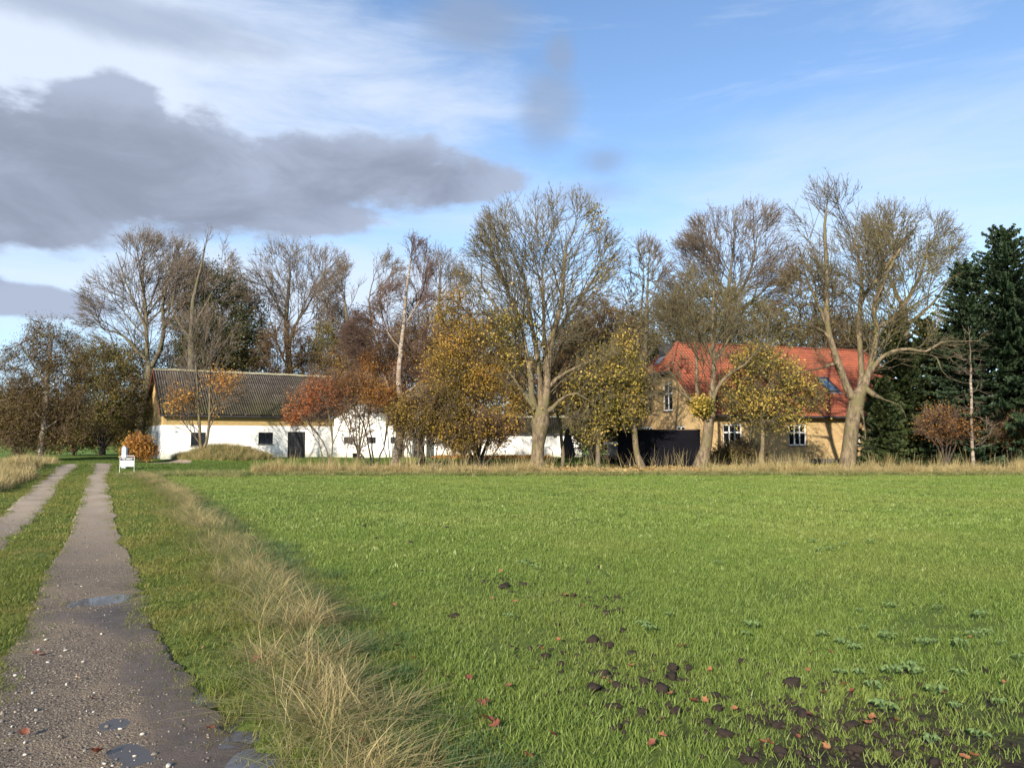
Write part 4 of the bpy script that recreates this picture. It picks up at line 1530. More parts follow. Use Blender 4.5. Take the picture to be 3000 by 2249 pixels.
def rec_grow(sk, ells, Y, r, sc=1.0, dens=1.0, up=0.10, wob=0.07, ang=36, depth_k=0.9, levels=4, droop=0.0):
    """limbs carry ordered side branches: long ones end at the crown's outline, then shoots, then twigs"""
    k = Y / F_PX
    C_ = np.array([P(e[0], e[1], Y + (e[4] if len(e) > 4 else 0)) for e in ells])
    E_ = np.array([[e[2] * k, e[2] * k * depth_k, e[3] * k] for e in ells])
    ctr = C_.mean(0)
    def ins(p):
        q = ((p[..., None, :] - C_) / E_)
        return ((q ** 2).sum(-1) < 1).any(-1)
    pos = [np.array([q[0] for q in sk])]; par = [np.array([q[1] for q in sk])]; rad = [np.array([q[2] for q in sk])]
    n0 = len(sk)
    ok = np.array([q[3] for q in sk])
    pp = pos[0]; pr = par[0]
    d0 = np.zeros((n0, 3)); h = pr >= 0
    d0[h] = pp[h] - pp[pr[h]]; d0[~h] = [0, 0, 1]
    ln0 = np.linalg.norm(d0, axis=1); d0 /= np.maximum(ln0, 1e-6)[:, None]
    haschild = np.zeros(n0, bool); haschild[pr[h]] = True
    cur_i = np.nonzero(ok & h)[0]
    cur_p, cur_d, cur_w = pp[cur_i], d0[cur_i], ln0[cur_i]
    tip_i = np.nonzero(~haschild)[0]
    cur_r = rad[0][cur_i]
    tips = (tip_i, pp[tip_i], d0[tip_i], rad[0][tip_i])
    total = n0
    LM = [4.4, 2.0, .85, .40]; SP = [.30, .26, .17, .15]; SG = [9, 5, 3, 1]; FK = [3, 2, 2, 1]
    for lv in range(levels):
        n = int(cur_w.sum() / (SP[lv] * sc) * dens)
        src = r.choice(len(cur_i), n, p=cur_w / cur_w.sum())
        si, sp, sd_, sr = cur_i[src], cur_p[src], cur_d[src], cur_r[src]
        th = np.radians(r.normal(ang, 8, n))
        ti, tp, td, tr_ = tips
        f = FK[lv]
        si = np.concatenate([si, np.repeat(ti, f)]); sp = np.concatenate([sp, np.repeat(tp, f, 0)]); sd_ = np.concatenate([sd_, np.repeat(td, f, 0)]); sr = np.concatenate([sr, np.repeat(tr_, f)])
        th = np.concatenate([th, np.radians(np.abs(r.normal(20, 7, len(ti) * f)))])
        fork = np.arange(len(si)) >= n
        n = len(si)
        out = sp - ctr; out[:, 2] *= .4
        out /= np.maximum(np.linalg.norm(out, axis=1), 1e-6)[:, None]
        pe = r.normal(size=(n, 3)) + out * .7 + np.array([0, 0, .35 - droop])
        pe -= sd_ * (pe * sd_).sum(1)[:, None]
        pe /= np.maximum(np.linalg.norm(pe, axis=1), 1e-6)[:, None]
        d = sd_ * np.cos(th)[:, None] + pe * np.sin(th)[:, None]
        Lm = LM[lv] * sc
        ts = np.linspace(Lm / 14, Lm, 14)
        # curved path estimate for the exit from the outline
        path_ = sp[:, None] + d[:, None] * ts[None, :, None] + np.array([0, 0, up * 1.1]) * (ts[None, :, None] ** 2) / max(Lm, .1)
        inn = ins(path_)
        ex = (inn * ts[None]).max(1)
        L = np.minimum(ex * r.uniform(.82, 1.12, n) + .10 * sc * r.random(n), Lm * r.uniform(.45, 1.0, n))
        if lv >= 2:
            L = Lm * r.uniform(.35, 1.0, n) * np.where(ex > 0, 1, .55)
        keep = L > (.25 * sc if lv < 2 else .08)
        si, sp, d, L, sr, fork = si[keep], sp[keep], d[keep], L[keep], sr[keep], fork[keep]
        n = len(si)
        S = SG[lv]
        r0 = np.minimum((.0085 * L + .0035) * (1.15 if lv < 2 else 1), np.maximum(sr * .75, .004)) * (sc ** .3)
        p = sp.copy(); prev = si.copy()
        nc_i, nc_p, nc_d, nc_w, nc_r = [], [], [], [], []
        for q in range(S):
            p = p + d * (L / S)[:, None]
            idx = total + np.arange(n)
            rr = r0 * (1 - .72 * (q + 1) / S) + .0022 * sc
            pos.append(p.copy()); par.append(prev.copy()); rad.append(rr)
            if q > 0 or S < 4:
                nc_i.append(idx); nc_p.append(p.copy()); nc_d.append(d.copy()); nc_w.append(L / S); nc_r.append(rr)
            prev = idx; total += n
            d = d + r.normal(0, wob, d.shape) + np.array([0, 0, (up - droop * (lv >= 2)) * (1.0 if lv < 2 else .6) * 3.0 / S * .33])
            d /= np.linalg.norm(d, axis=1)[:, None]
        tips = (prev, p, d, rr)
        cur_i, cur_p, cur_d, cur_w, cur_r = map(np.concatenate, (nc_i, nc_p, nc_d, nc_w, nc_r))
    return np.concatenate(pos), np.concatenate(par), np.concatenate(rad)


TRI = 0
LIMB = 0.72


def tree(name, label, cat, Y, lines, ells, n_attr=1500, D=0.3, kill=None, up=0.12, jit=0.14, tip=0.008, p=2.08, twigs=3000, twig_len=0.5, twig_r=0.006,
         bark='bark_ash', twig='twig_grey', leaf=None, n_leaf=0, leaf_size=0.09, leaf_ells=None, group=None, seed=1, shell=0.3, depth_k=0.9, tw_up=0.25, droop=0.0,
         leaf_spread=0.16, thick=0.045, clump=0.0, max_nodes=9000, seg=2, reach=6.0, tint_bias=0.0, rec=None):
    global TRI
    r = np.random.default_rng(seed)
    n_attr = int(n_attr * 1.35); twigs = int(twigs * 1.2); n_leaf = int(n_leaf * 1.25)
    D *= .93; kill = (kill or D * 1.25) * .86
    twig_r *= 1.15
    sk = skeleton(lines, Y, r)
    base = np.array(lines[0][0][:2]); b3 = P(base[0], base[1], Y)
    root = empty(name, (b3[0], Y, 0), 0, label=label, cat=cat, group=group)
    org = np.array([b3[0], Y, 0.0])
    if rec:
        pos, par, R = rec_grow(sk, ells, Y, r, depth_k=depth_k, **rec)
        main = np.full(len(pos), -1)
        for i in range(len(pos) - 1, 0, -1):
            q = par[i]
            if q >= 0 and (main[q] < 0 or R[i] >= R[main[q]]):
                main[q] = i
        rm = np.zeros(len(pos))
    else:
        attr = ell_points(ells, Y, n_attr, r, depth_k, shell)
        attr = attr[attr[:, 2] > 0.25]
        pos, par, rm = grow(sk, attr, D, kill or D * 1.25, up, jit, r, reach, max_nodes)
        R, main, cnt = thicken(par, rm, tip, p)
    # relax zig-zags a little
    has = (par >= 0) & (main >= 0) & (rm == 0)
    for _ in range(0 if rec else 3):
        mid = pos.copy(); mid[has] = 0.5 * pos[has] + 0.25 * (pos[par[has]] + pos[main[has]])
        pos = mid
    if not rec:
        pos, par, R = add_twigs(pos, par, R, r, twigs, twig_len, twig_r, tw_up, seg, droop=droop)
    main = np.concatenate([main, np.full(len(pos) - len(main), -1)])
    thickm = R >= thick
    V, F = tubes(pos, par, R, main, thickm & (R >= 0.12), 10)
    V2, F2 = tubes(pos, par, R, main, thickm & (R < 0.12), 6)
    me = mesh_np('trunk', np.concatenate([V, V2]) - org, [F, F2 + len(V)], True)
    link('trunk', me, M[bark], root)
    fine = R < (0.0125 if not rec else 0.0085 * rec.get('sc', 1))
    V3, F3 = tubes(pos, par, R, main, ~thickm & ~fine, 3)
    V4, F4 = tubes(pos, par, R * (1.35 if not rec else 1.6), main, fine, 2)
    F4 = F4[::2]
    if len(V3) + len(V4):
        F3 = np.concatenate([F3, F4 + len(V3)]); V3 = np.concatenate([V3, V4])
        me = mesh_np('branches', V3 - org, F3, True)
        link('branches', me, M[twig], root)
    TRI += 2 * (len(F) + len(F2) + len(F3))
    if leaf and n_leaf:
        thin = np.nonzero(R < 0.022)[0]
        c = pos[thin]
        if leaf_ells:
            k = Y / F_PX
            w = np.zeros(len(c))
            for e in leaf_ells:
                ctr = P(e[0], e[1], Y)
                q = (c - ctr) / np.array([e[2] * k, e[2] * k * 1.1, e[3] * k])
                w = np.maximum(w, np.clip(1.35 - (q ** 2).sum(1), 0, 1) * (e[4] if len(e) > 4 else 1))
        else:
            w = np.ones(len(c))
        if clump > 0:
            ph = r.uniform(0, 6.28, 3)
            nz = np.sin(c[:, 0] * 2.1 + ph[0]) * np.sin(c[:, 1] * 2.3 + ph[1]) + np.sin(c[:, 2] * 2.6 + ph[2]) * np.sin(c[:, 0] * 1.3 + 1)
            w = w * np.clip(1 + clump * nz, 0.05, 3)
        if w.sum() > 0:
            src = r.choice(len(c), n_leaf, p=w / w.sum())
            cc = c[src] + r.normal(0, leaf_spread, (n_leaf, 3))
            cc = cc[cc[:, 2] > 0.1]
            tn = np.clip(0.5 + 0.22 * np.sin(cc[:, 0] * 1.7 + seed) * np.cos(cc[:, 2] * 1.9) + r.normal(0, 0.2, len(cc)) + tint_bias, 0, 1)
            V, F, tn = leaves_np(cc, leaf_size, r, tn)
            me = mesh_np('foliage', V - org, F, False, {'tint': ('FACE', tn)})
            link('foliage', me, M[leaf], root)
            TRI += 2 * len(F)
    return root


def up_stems(u0, v0, tops, r0, r1, n=3):
    """several stems leaving one stool"""
    L = [[(u0, v0 + 6, r0), (u0, v0 - 8, r0 * .9)]]
    for (ut, vt) in tops:
        L.append([(u0, v0 - 4, r0 * .6), ((u0 + ut) / 2 + (ut - u0) * .08, (v0 + vt) / 2, (r0 * .55 + r1) / 2), (ut, vt, r1)])
    return L


def build_trees():
    # --- the big bare sycamore in the middle
    tree('sycamore_tree', 'large bare pollarded sycamore with bulging trunk at the centre, a few yellow leaves', 'tree', 36.6,
         [[(1578, 1392, .54), (1577, 1368, .42), (1575, 1335, .33), (1577, 1300, .32), (1581, 1270, .38), (1583, 1245, .48), (1585, 1225, .46), (1588, 1205, .38)],
          [(1575, 1215, .3), (1558, 1160, .22, -.2), (1555, 1100, .20, -.3), (1543, 1040, .17, -.3), (1528, 960, .13, -.4), (1500, 880, .10, -.5), (1462, 800, .07, -.6)],
          [(1583, 1215, .3), (1583, 1140, .22, .2), (1577, 1060, .19, .4), (1562, 970, .15, .6), (1548, 880, .11, .8), (1530, 790, .07, .8)],
          [(1595, 1215, .3), (1602, 1140, .26, -.2), (1607, 1060, .24, -.3), (1618, 980, .22, -.3), (1642, 900, .15, -.3), (1652, 800, .11, -.2), (1660, 720, .07)],
          [(1590, 1200, .3), (1590, 1120, .17, .5), (1597, 1040, .15, .7), (1593, 950, .12, .9), (1590, 850, .09, 1.0), (1588, 760, .06, 1.1)],
          [(1610, 1030, .2), (1640, 960, .13, .5), (1690, 890, .10, .9), (1750, 800, .06, 1.2)],
          [(1540, 1040, .16), (1500, 960, .10, -.9), (1440, 880, .07, -1.2), (1390, 800, .045, -1.4)],
          [(1605, 1215, .25), (1640, 1172, .10, -.3), (1690, 1152, .07, -.5), (1745, 1190, .04, -.6)],
          [(1565, 1200, .25), (1520, 1130, .09, -.4), (1470, 1060, .06, -.8), (1430, 1010, .04, -1)],
          [(1580, 1180, .2), (1530, 1220, .06, -.7), (1480, 1190, .04, -.9)],
          [(1605, 1130, .2), (1660, 1090, .09, -.5), (1730, 1060, .06, -.7), (1780, 1045, .04, -.8)]],
         [(1590, 790, 225, 220), (1430, 840, 95, 130), (1745, 810, 105, 130), (1600, 640, 140, 80), (1590, 960, 170, 120), (1480, 1060, 90, 90), (1710, 1060, 90, 80), (1585, 1180, 60, 60)],
         n_attr=3400, D=.26, kill=.30, up=.16, jit=.12, tip=.0085, twigs=5200, twig_len=.42, twig_r=.0065, bark='bark_hero', twig='twig_green', leaf='lf_lime', n_leaf=2000, leaf_size=.12,
         leaf_ells=[(1580, 1180, 75, 70, 1.0), (1600, 1250, 60, 50, .8), (1740, 640, 45, 45, .35), (1760, 800, 60, 60, .3), (1500, 1000, 120, 110, .35), (1420, 850, 60, 80, .12), (1700, 1110, 80, 70, .4), (1600, 800, 260, 260, .012)],
         seed=11, rec=dict(sc=1.0, dens=.58, up=.12), shell=.4, clump=.6, max_nodes=14000, leaf_spread=.2)
    # --- the pollard right of the house
    tree('pollard_ash_tree', 'tall bare tree with split trunk standing before the house skylight', 'tree', 35.6,
         [[(2478, 1395, .48), (2481, 1370, .40), (2488, 1320, .35), (2493, 1270, .33), (2500, 1220, .33), (2508, 1185, .37), (2512, 1160, .35)],
          [(2500, 1170, .34), (2482, 1135, .25, -.2), (2455, 1060, .21, -.3), (2432, 990, .19, -.4), (2421, 920, .18, -.4), (2422, 830, .15, -.4), (2420, 740, .12, -.3), (2416, 660, .09, -.2), (2425, 590, .06)],
          [(2515, 1165, .3), (2524, 1102, .19, .5), (2522, 1040, .18, .7), (2516, 950, .17, .8), (2524, 870, .14, .9), (2520, 780, .10, 1.0), (2500, 700, .07, 1.0)],
          [(2520, 1160, .36), (2542, 1100, .25), (2560, 1035, .2, .1), (2568, 960, .18, .3), (2560, 900, .15, .4), (2600, 800, .12, .6), (2640, 720, .08, .8), (2690, 660, .05, 1)],
          [(2520, 870, .13), (2575, 815, .16, .8), (2625, 730, .12, .8), (2660, 690, .07, .8)],
          [(2545, 1095, .22), (2575, 1055, .14, -.3), (2612, 1030, .12, -.5), (2665, 1022, .10, -.7), (2711, 1030, .085, -.8), (2760, 1002, .065, -.9), (2820, 1000, .045, -1.), (2875, 998, .03, -1)],
          [(2711, 1030, .08), (2745, 1050, .06, -1), (2758, 1085, .04, -1.1), (2785, 1110, .02, -1.2)],
          [(2568, 960, .16), (2620, 930, .09, .8), (2700, 880, .06, 1.2), (2770, 830, .04, 1.4)],
          [(2424, 950, .16), (2390, 880, .08, -.6), (2360, 800, .06, -.8), (2340, 720, .04, -.9)],
          [(2432, 985, .16), (2390, 960, .07, -.8), (2330, 950, .05, -1.2)],
          [(2455, 1060, .15), (2400, 1080, .06, -1), (2330, 1095, .04, -1.3)],
          [(2545, 1150, .3), (2590, 1170, .05, -.8), (2640, 1190, .03, -1), (2655, 1230, .02, -1.1)],
          [(2515, 1180, .3), (2530, 1230, .055, -.55), (2536, 1285, .05, -.6)]],
         [(2420, 640, 95, 110), (2400, 820, 100, 130), (2560, 760, 150, 150), (2680, 760, 120, 140), (2740, 820, 75, 120), (2530, 640, 110, 60), (2450, 1000, 110, 90), (2620, 960, 110, 80), (2720, 1040, 80, 50), (2600, 1150, 60, 50), (2840, 1010, 50, 35)],
         n_attr=3600, D=.25, kill=.29, up=.14, jit=.17, tip=.0085, twigs=5600, twig_len=.36, twig_r=.0065, bark='bark_hero', twig='twig_green', leaf='lf_olive', n_leaf=2600, leaf_size=.10,
         leaf_ells=[(2680, 760, 150, 130, .6), (2620, 950, 120, 90, .6), (2400, 900, 90, 150, .5)], seed=23, rec=dict(sc=.92, dens=.62, up=.12, wob=.09), shell=.45, clump=.7, max_nodes=14000)
    # --- tree before the house gable
    tree('maple_tree', 'bare low forked tree with flared trunk before the orange roof', 'tree', 37.2,
         [[(2046, 1392, .50), (2054, 1360, .38), (2065, 1320, .29), (2073, 1280, .25), (2076, 1245, .25), (2080, 1215, .28), (2082, 1200, .26)],
          [(2085, 1195, .25), (2092, 1160, .15, -.2), (2112, 1120, .13, -.3), (2140, 1094, .11, -.4), (2185, 1066, .08, -.5), (2215, 1030, .05, -.6)],
          [(2082, 1200, .25), (2088, 1130, .19), (2092, 1055, .16, .1), (2086, 970, .13, .3), (2090, 880, .09, .4), (2095, 800, .05, .5)],
          [(2076, 1205, .25), (2045, 1190, .15, -.3), (2010, 1160, .12, -.5), (1975, 1135, .08, -.7), (1945, 1127, .05, -.8)],
          [(2048, 1195, .18), (2042, 1120, .12, -.2), (2040, 1040, .10, -.2), (2030, 960, .08, -.2), (2010, 880, .05)],
          [(2095, 1060, .14), (2120, 1020, .08, .4), (2150, 960, .06, .6), (2170, 880, .04, .7)],
          [(2092, 1050, .14), (2060, 1000, .07, -.5), (2000, 950, .05, -.8), (1960, 900, .03, -1)]],
         [(2085, 900, 120, 130), (1990, 960, 90, 100), (2180, 960, 100, 110), (1960, 1120, 75, 50), (2200, 1080, 90, 60), (2090, 1080, 110, 70), (2085, 1210, 60, 50)],
         n_attr=2300, D=.25, kill=.29, up=.10, jit=.17, tip=.0085, twigs=3600, twig_len=.38, twig_r=.0065, bark='bark_hero', twig='twig_green', leaf='lf_lime', n_leaf=2800, leaf_size=.12,
         leaf_ells=[(2085, 1230, 60, 55, 1.0), (2075, 1190, 60, 40, .8), (2200, 1150, 90, 60, .6)], seed=31, rec=dict(sc=.88, dens=.62, up=.10, wob=.08), shell=.4, clump=.6, max_nodes=12000, leaf_spread=.2)
    # --- leafy young maples in the front row
    g = 'young yellow leaved maples along the field edge'
    tree('maple_tree', 'short yellow leaved maple thickly covered down its stem, right of the parasol', 'tree', 36.8,
         [[(1752, 1395, .17), (1752, 1350, .13), (1753, 1300, .12), (1758, 1250, .10), (1765, 1180, .07), (1770, 1100, .04)],
          [(1757, 1270, .09), (1730, 1210, .05, -.3), (1700, 1160, .03, -.5)], [(1758, 1290, .09), (1795, 1230, .05, -.2), (1830, 1170, .03, -.4)]],
         [(1755, 1140, 80, 120), (1750, 1250, 45, 60), (1810, 1180, 55, 70), (1700, 1180, 50, 70)], n_attr=800, D=.22, twigs=2600, twig_len=.34, bark='bark_syc', twig='twig_green', leaf='lf_lime', n_leaf=6800,
         leaf_size=.105, group=g, seed=41, clump=.8, leaf_spread=.16, tint_bias=-.05)
    tree('maple_tree', 'slim leaning yellow leaved maple whose pale trunk crosses the black screen', 'tree', 37.6,
         [[(1888, 1392, .30), (1879, 1365, .21), (1866, 1330, .155), (1860, 1280, .145), (1858, 1235, .14), (1862, 1180, .11), (1858, 1100, .09), (1868, 1000, .07), (1880, 900, .05), (1888, 820, .035)],
          [(1860, 1210, .1), (1830, 1150, .05, -.3), (1805, 1080, .03, -.5)], [(1860, 1200, .1), (1890, 1150, .05, -.3), (1920, 1110, .03, -.6)], [(1866, 1010, .06), (1840, 930, .04, -.2), (1830, 850, .03)]],
         [(1850, 1130, 75, 110), (1900, 1170, 45, 60), (1810, 1130, 50, 100), (1880, 850, 50, 150), (1850, 980, 60, 90)], n_attr=900, D=.23, twigs=2400, twig_len=.34, bark='bark_hero', twig='twig_green', leaf='lf_lime', n_leaf=5000,
         leaf_size=.105, leaf_ells=[(1835, 1140, 58, 105, 1), (1875, 1195, 28, 38, .6), (1820, 1010, 60, 90, .35)], group=g, seed=42, clump=.8, leaf_spread=.16)
    tree('maple_tree', 'round headed yellow leaved maple on a thin stem between the two front windows', 'tree', 38.0,
         [[(2228, 1392, .17), (2230, 1350, .125), (2234, 1310, .11), (2235, 1270, .105), (2232, 1220, .09), (2245, 1160, .07), (2250, 1090, .04)],
          [(2234, 1275, .09), (2215, 1262, .05, -.2), (2190, 1215, .03, -.4)], [(2235, 1235, .09), (2290, 1180, .05, -.3), (2340, 1140, .03, -.5)], [(2235, 1215, .09), (2190, 1160, .05, .2), (2160, 1120, .03, .3)]],
         [(2240, 1120, 120, 100), (2335, 1160, 80, 70), (2170, 1170, 80, 60), (2260, 1220, 90, 45), (2200, 1060, 80, 50)], n_attr=1200, D=.24, twigs=3600, twig_len=.36, bark='bark_hero', twig='twig_green', leaf='lf_lime', n_leaf=9500,
         leaf_size=.105, group=g, seed=43, clump=.8, leaf_spread=.18)
    tree('leaning_alder_tree', 'thin leaning mossy trunk just left of the closed parasol', 'tree', 38.5,
         [[(1648, 1385, .16), (1650, 1330, .15), (1645, 1290, .13), (1640, 1240, .11), (1628, 1190, .08), (1640, 1120, .05)]],
         [(1650, 1130, 70, 80), (1690, 1180, 60, 50)], n_attr=400, D=.25, twigs=900, bark='bark_syc', twig='twig_brown', leaf='lf_brown', n_leaf=900, leaf_size=.11, seed=44, clump=.6)
    # --- yellow field maple clump left of the sycamore
    tree('field_maple_tree', 'dense golden yellow leaved tree left of the big bare sycamore', 'tree', 39.5,
         up_stems(1398, 1372, [(1340, 1000), (1390, 950), (1440, 1020), (1300, 1150), (1370, 1080), (1480, 1120)], .22, .04),
         [(1335, 960, 70, 110), (1400, 1020, 95, 120), (1340, 1120, 110, 120), (1440, 1130, 90, 110), (1300, 1230, 80, 80), (1400, 1250, 110, 70), (1490, 1080, 50, 90)],
         n_attr=2200, D=.27, twigs=5200, twig_len=.4, bark='bark_dark', twig='twig_brown', leaf='lf_yellow', n_leaf=36000, leaf_size=.085, seed=51, clump=.55, leaf_spread=.17)
    tree('field_maple_tree', 'smaller olive and gold tree half hidden behind the shed and sycamore', 'tree', 49.0,
         up_stems(1735, 1342, [(1700, 1020), (1760, 980), (1800, 1040), (1680, 1120)], .22, .04),
         [(1720, 1020, 90, 100), (1800, 1010, 80, 100), (1680, 1120, 80, 90), (1790, 1130, 90, 90), (1740, 930, 60, 60)],
         n_attr=1500, D=.32, twigs=4200, twig_len=.5, twig_r=.008, bark='bark_dark', twig='twig_brown', leaf='lf_brown', n_leaf=9000, leaf_size=.12, seed=52, clump=.6, leaf_spread=.2, tint_bias=.15)
    # --- birch
    tree('birch_tree', 'tall white stemmed birch with fine purple brown twigs, behind the orange shrubs', 'tree', 41.5,
         [[(1152, 1388, .33), (1160, 1350, .26), (1170, 1290, .25), (1178, 1240, .22), (1172, 1160, .17), (1168, 1100, .15), (1174, 1020, .13), (1184, 940, .11), (1188, 880, .09), (1198, 800, .06), (1208, 720, .03)],
          [(1175, 1250, .18), (1130, 1110, .09, .5), (1080, 1040, .06, .8), (1040, 960, .04, 1)], [(1184, 950, .1), (1230, 880, .05, .5), (1250, 800, .03, .6)], [(1175, 1030, .1), (1130, 960, .05, -.5), (1110, 880, .03, -.6)],
          [(1172, 1160, .12), (1230, 1120, .06, -.4), (1290, 1060, .03, -.6)]],
         [(1205, 790, 60, 90), (1190, 930, 100, 110), (1130, 1040, 110, 110), (1230, 1050, 90, 110), (1090, 1000, 80, 90), (1170, 1160, 120, 70)],
         n_attr=2600, D=.24, kill=.27, up=.1, tip=.006, twigs=8500, twig_len=.5, twig_r=.0055, bark='bark_birch', twig='twig_purple', leaf='lf_orange', n_leaf=13000, leaf_size=.062,
         leaf_ells=[(1170, 1120, 130, 110, 1), (1180, 950, 90, 90, .2)], seed=61, rec=dict(sc=.85, dens=1.1, up=.10, ang=32, droop=.18), clump=.5, thick=.035, droop=.14, seg=3, leaf_spread=.14, tint_bias=-.1)
    tree('birch_tree', 'dark stemmed birch beside the dark door of the white gable', 'tree', 42.5,
         [[(1236, 1378, .26), (1238, 1340, .22), (1232, 1290, .20), (1240, 1220, .16), (1250, 1120, .10), (1245, 1020, .06)]],
         [(1250, 1060, 80, 120), (1290, 1180, 70, 90), (1200, 1180, 60, 70)], n_attr=1000, D=.26, twigs=3600, twig_len=.45, bark='bark_dark', twig='twig_purple', leaf='lf_brown', n_leaf=6500, leaf_size=.07, seed=62, droop=.1, seg=3, leaf_spread=.15, clump=.5)
    # --- red and orange shrubs
    tree('serviceberry_shrub', 'leaning many stemmed shrub with red leaves before the barn roof', 'shrub', 37.5,
         [[(968, 1392, .10), (966, 1372, .075)], [(966, 1375, .07), (958, 1320, .05, .1), (930, 1270, .035, .1), (890, 1225, .02)], [(966, 1375, .07), (975, 1300, .055), (965, 1220, .04), (950, 1150, .025)],
          [(966, 1375, .07), (945, 1340, .05), (935, 1300, .03), (905, 1260, .02)], [(975, 1300, .04), (1000, 1240, .03), (1020, 1180, .02)]],
         [(890, 1180, 65, 50), (945, 1130, 60, 55), (870, 1215, 45, 35), (985, 1180, 60, 60), (920, 1240, 60, 30)],
         n_attr=1100, D=.2, kill=.23, up=.05, jit=.2, tip=.006, twigs=1300, twig_len=.3, bark='bark_ash', twig='twig_brown', leaf='lf_red', n_leaf=5200, leaf_size=.06,
         leaf_ells=[(890, 1180, 60, 48, 1), (945, 1140, 60, 50, .8), (865, 1215, 45, 35, 1), (985, 1175, 55, 50, .6)], seed=71, clump=.6, thick=.02, leaf_spread=.1)
    tree('serviceberry_shrub', 'broad flat topped shrub with orange leaves before the white gable', 'shrub', 38.2,
         [[(1092, 1395, .12), (1094, 1375, .09)], [(1094, 1378, .08), (1080, 1310, .06), (1065, 1240, .045), (1030, 1180, .025)], [(1094, 1378, .08), (1090, 1290, .06), (1080, 1230, .045), (1090, 1160, .025)],
          [(1094, 1378, .08), (1050, 1320, .05), (1010, 1230, .03), (985, 1180, .02)], [(1094, 1378, .08), (1125, 1310, .05), (1135, 1240, .035), (1160, 1170, .02)]],
         [(1045, 1135, 80, 45), (1110, 1150, 80, 50), (1000, 1180, 55, 45), (1170, 1185, 60, 50), (1080, 1200, 90, 25)],
         n_attr=1300, D=.2, kill=.23, up=.03, jit=.22, tip=.006, twigs=1800, twig_len=.3, bark='bark_dark', twig='twig_brown', leaf='lf_orange', n_leaf=9500, leaf_size=.062,
         leaf_ells=[(1045, 1135, 85, 48, 1), (1110, 1155, 85, 50, 1), (1000, 1180, 50, 40, .6), (1170, 1185, 60, 50, .8)], seed=72, clump=.6, thick=.02, leaf_spread=.1)
    tree('hazel_shrub', 'brown leaved many stemmed shrub below the golden tree', 'shrub', 37.4,
         up_stems(1270, 1382, [(1200, 1230), (1240, 1180), (1300, 1170), (1330, 1240), (1350, 1280)], .10, .02),
         [(1240, 1230, 70, 60), (1310, 1240, 70, 60), (1270, 1180, 70, 45), (1190, 1220, 50, 50), (1350, 1290, 40, 40)],
         n_attr=1300, D=.2, up=.05, jit=.2, tip=.006, twigs=3800, twig_len=.32, bark='bark_ash', twig='twig_brown', leaf='lf_yellow', n_leaf=13000, leaf_size=.085, seed=73, clump=.6, thick=.02, tint_bias=-.22)
    tree('hazel_shrub', 'dark twiggy shrub leaning right in front of the white shed', 'shrub', 37.9,
         up_stems(1408, 1380, [(1370, 1260), (1400, 1230), (1440, 1260), (1470, 1290), (1340, 1300), (1500, 1240)], .11, .02),
         [(1400, 1250, 80, 45), (1460, 1260, 50, 40), (1350, 1280, 50, 45), (1500, 1245, 40, 30)],
         n_attr=900, D=.2, up=.05, jit=.22, tip=.006, twigs=2600, twig_len=.3, bark='bark_dark', twig='twig_brown', leaf='lf_yellow', n_leaf=3600, leaf_size=.085, seed=74, clump=.6, thick=.02, tint_bias=.15)
    r = np.random.default_rng(5)
    for i, (u, v, ht, lab) in enumerate([(1010, 1378, 150, 'thin bare sapling right of the red shrub'), (1042, 1380, 130, 'thin bare sapling in tall dry grass before the small barn window'), (1190, 1384, 160, 'thin bare sapling right of the white birch trunk'),
                                         (1315, 1386, 170, 'straight pale sapling below the golden tree'), (1370, 1388, 130, 'short pale sapling left of the dark twiggy shrub'), (1352, 1382, 110, 'small bent sapling under the golden tree'), (1225, 1384, 140, 'slanting sapling before the dark stemmed birch')]):
        du = r.uniform(-20, 30)
        tree('sapling', lab, 'sapling', 36.9 + (i % 3) * .3, [[(u, v, .04), (u + du * .4, v - ht * .45, .028), (u + du, v - ht, .012)]],
             [(u + du, v - ht, 34, 38), (u + du * .6, v - ht * .6, 26, 34)], n_attr=130, D=.18, up=.1, jit=.2, tip=.006, twigs=260, twig_len=.25, bark='bark_hero', twig='twig_grey', leaf='lf_brown', n_leaf=160, leaf_size=.06, seed=80 + i, thick=.015,
             group='thin saplings in the dry grass strip')
    # --- tree on the mound before the barn
    tree('double_stemmed_tree', 'sparse two stemmed tree growing from the grassy mound before the barn', 'tree', 49.8,
         [[(590, 1338, .20), (592, 1322, .15)], [(588, 1318, .16), (586, 1270, .13), (582, 1200, .11), (578, 1120, .08), (570, 1050, .06), (560, 970, .035)],
          [(600, 1320, .16), (610, 1265, .13), (614, 1200, .11), (614, 1120, .08), (618, 1050, .06), (625, 960, .035)], [(612, 1210, .1), (650, 1170, .05, -.3), (690, 1150, .03, -.5)],
          [(583, 1210, .1), (550, 1160, .05, -.4), (520, 1120, .03, -.6)], [(588, 1300, .1), (555, 1260, .05, -.4), (525, 1215, .03, -.6)]],
         [(570, 1020, 70, 110), (630, 1010, 70, 110), (560, 1150, 80, 70), (650, 1150, 70, 60), (540, 1230, 45, 45)],
         n_attr=800, D=.3, up=.1, jit=.16, tip=.009, twigs=1100, twig_len=.5, twig_r=.008, bark='bark_hero', twig='twig_grey', leaf='lf_orange', n_leaf=1700, leaf_size=.13, reach=5,
         leaf_ells=[(650, 1130, 60, 60, 1), (545, 1170, 60, 50, .7), (610, 1230, 40, 50, .8)], seed=91, rec=dict(sc=1.0, dens=.55, up=.16, ang=32), clump=.8, leaf_spread=.22, tint_bias=.25)
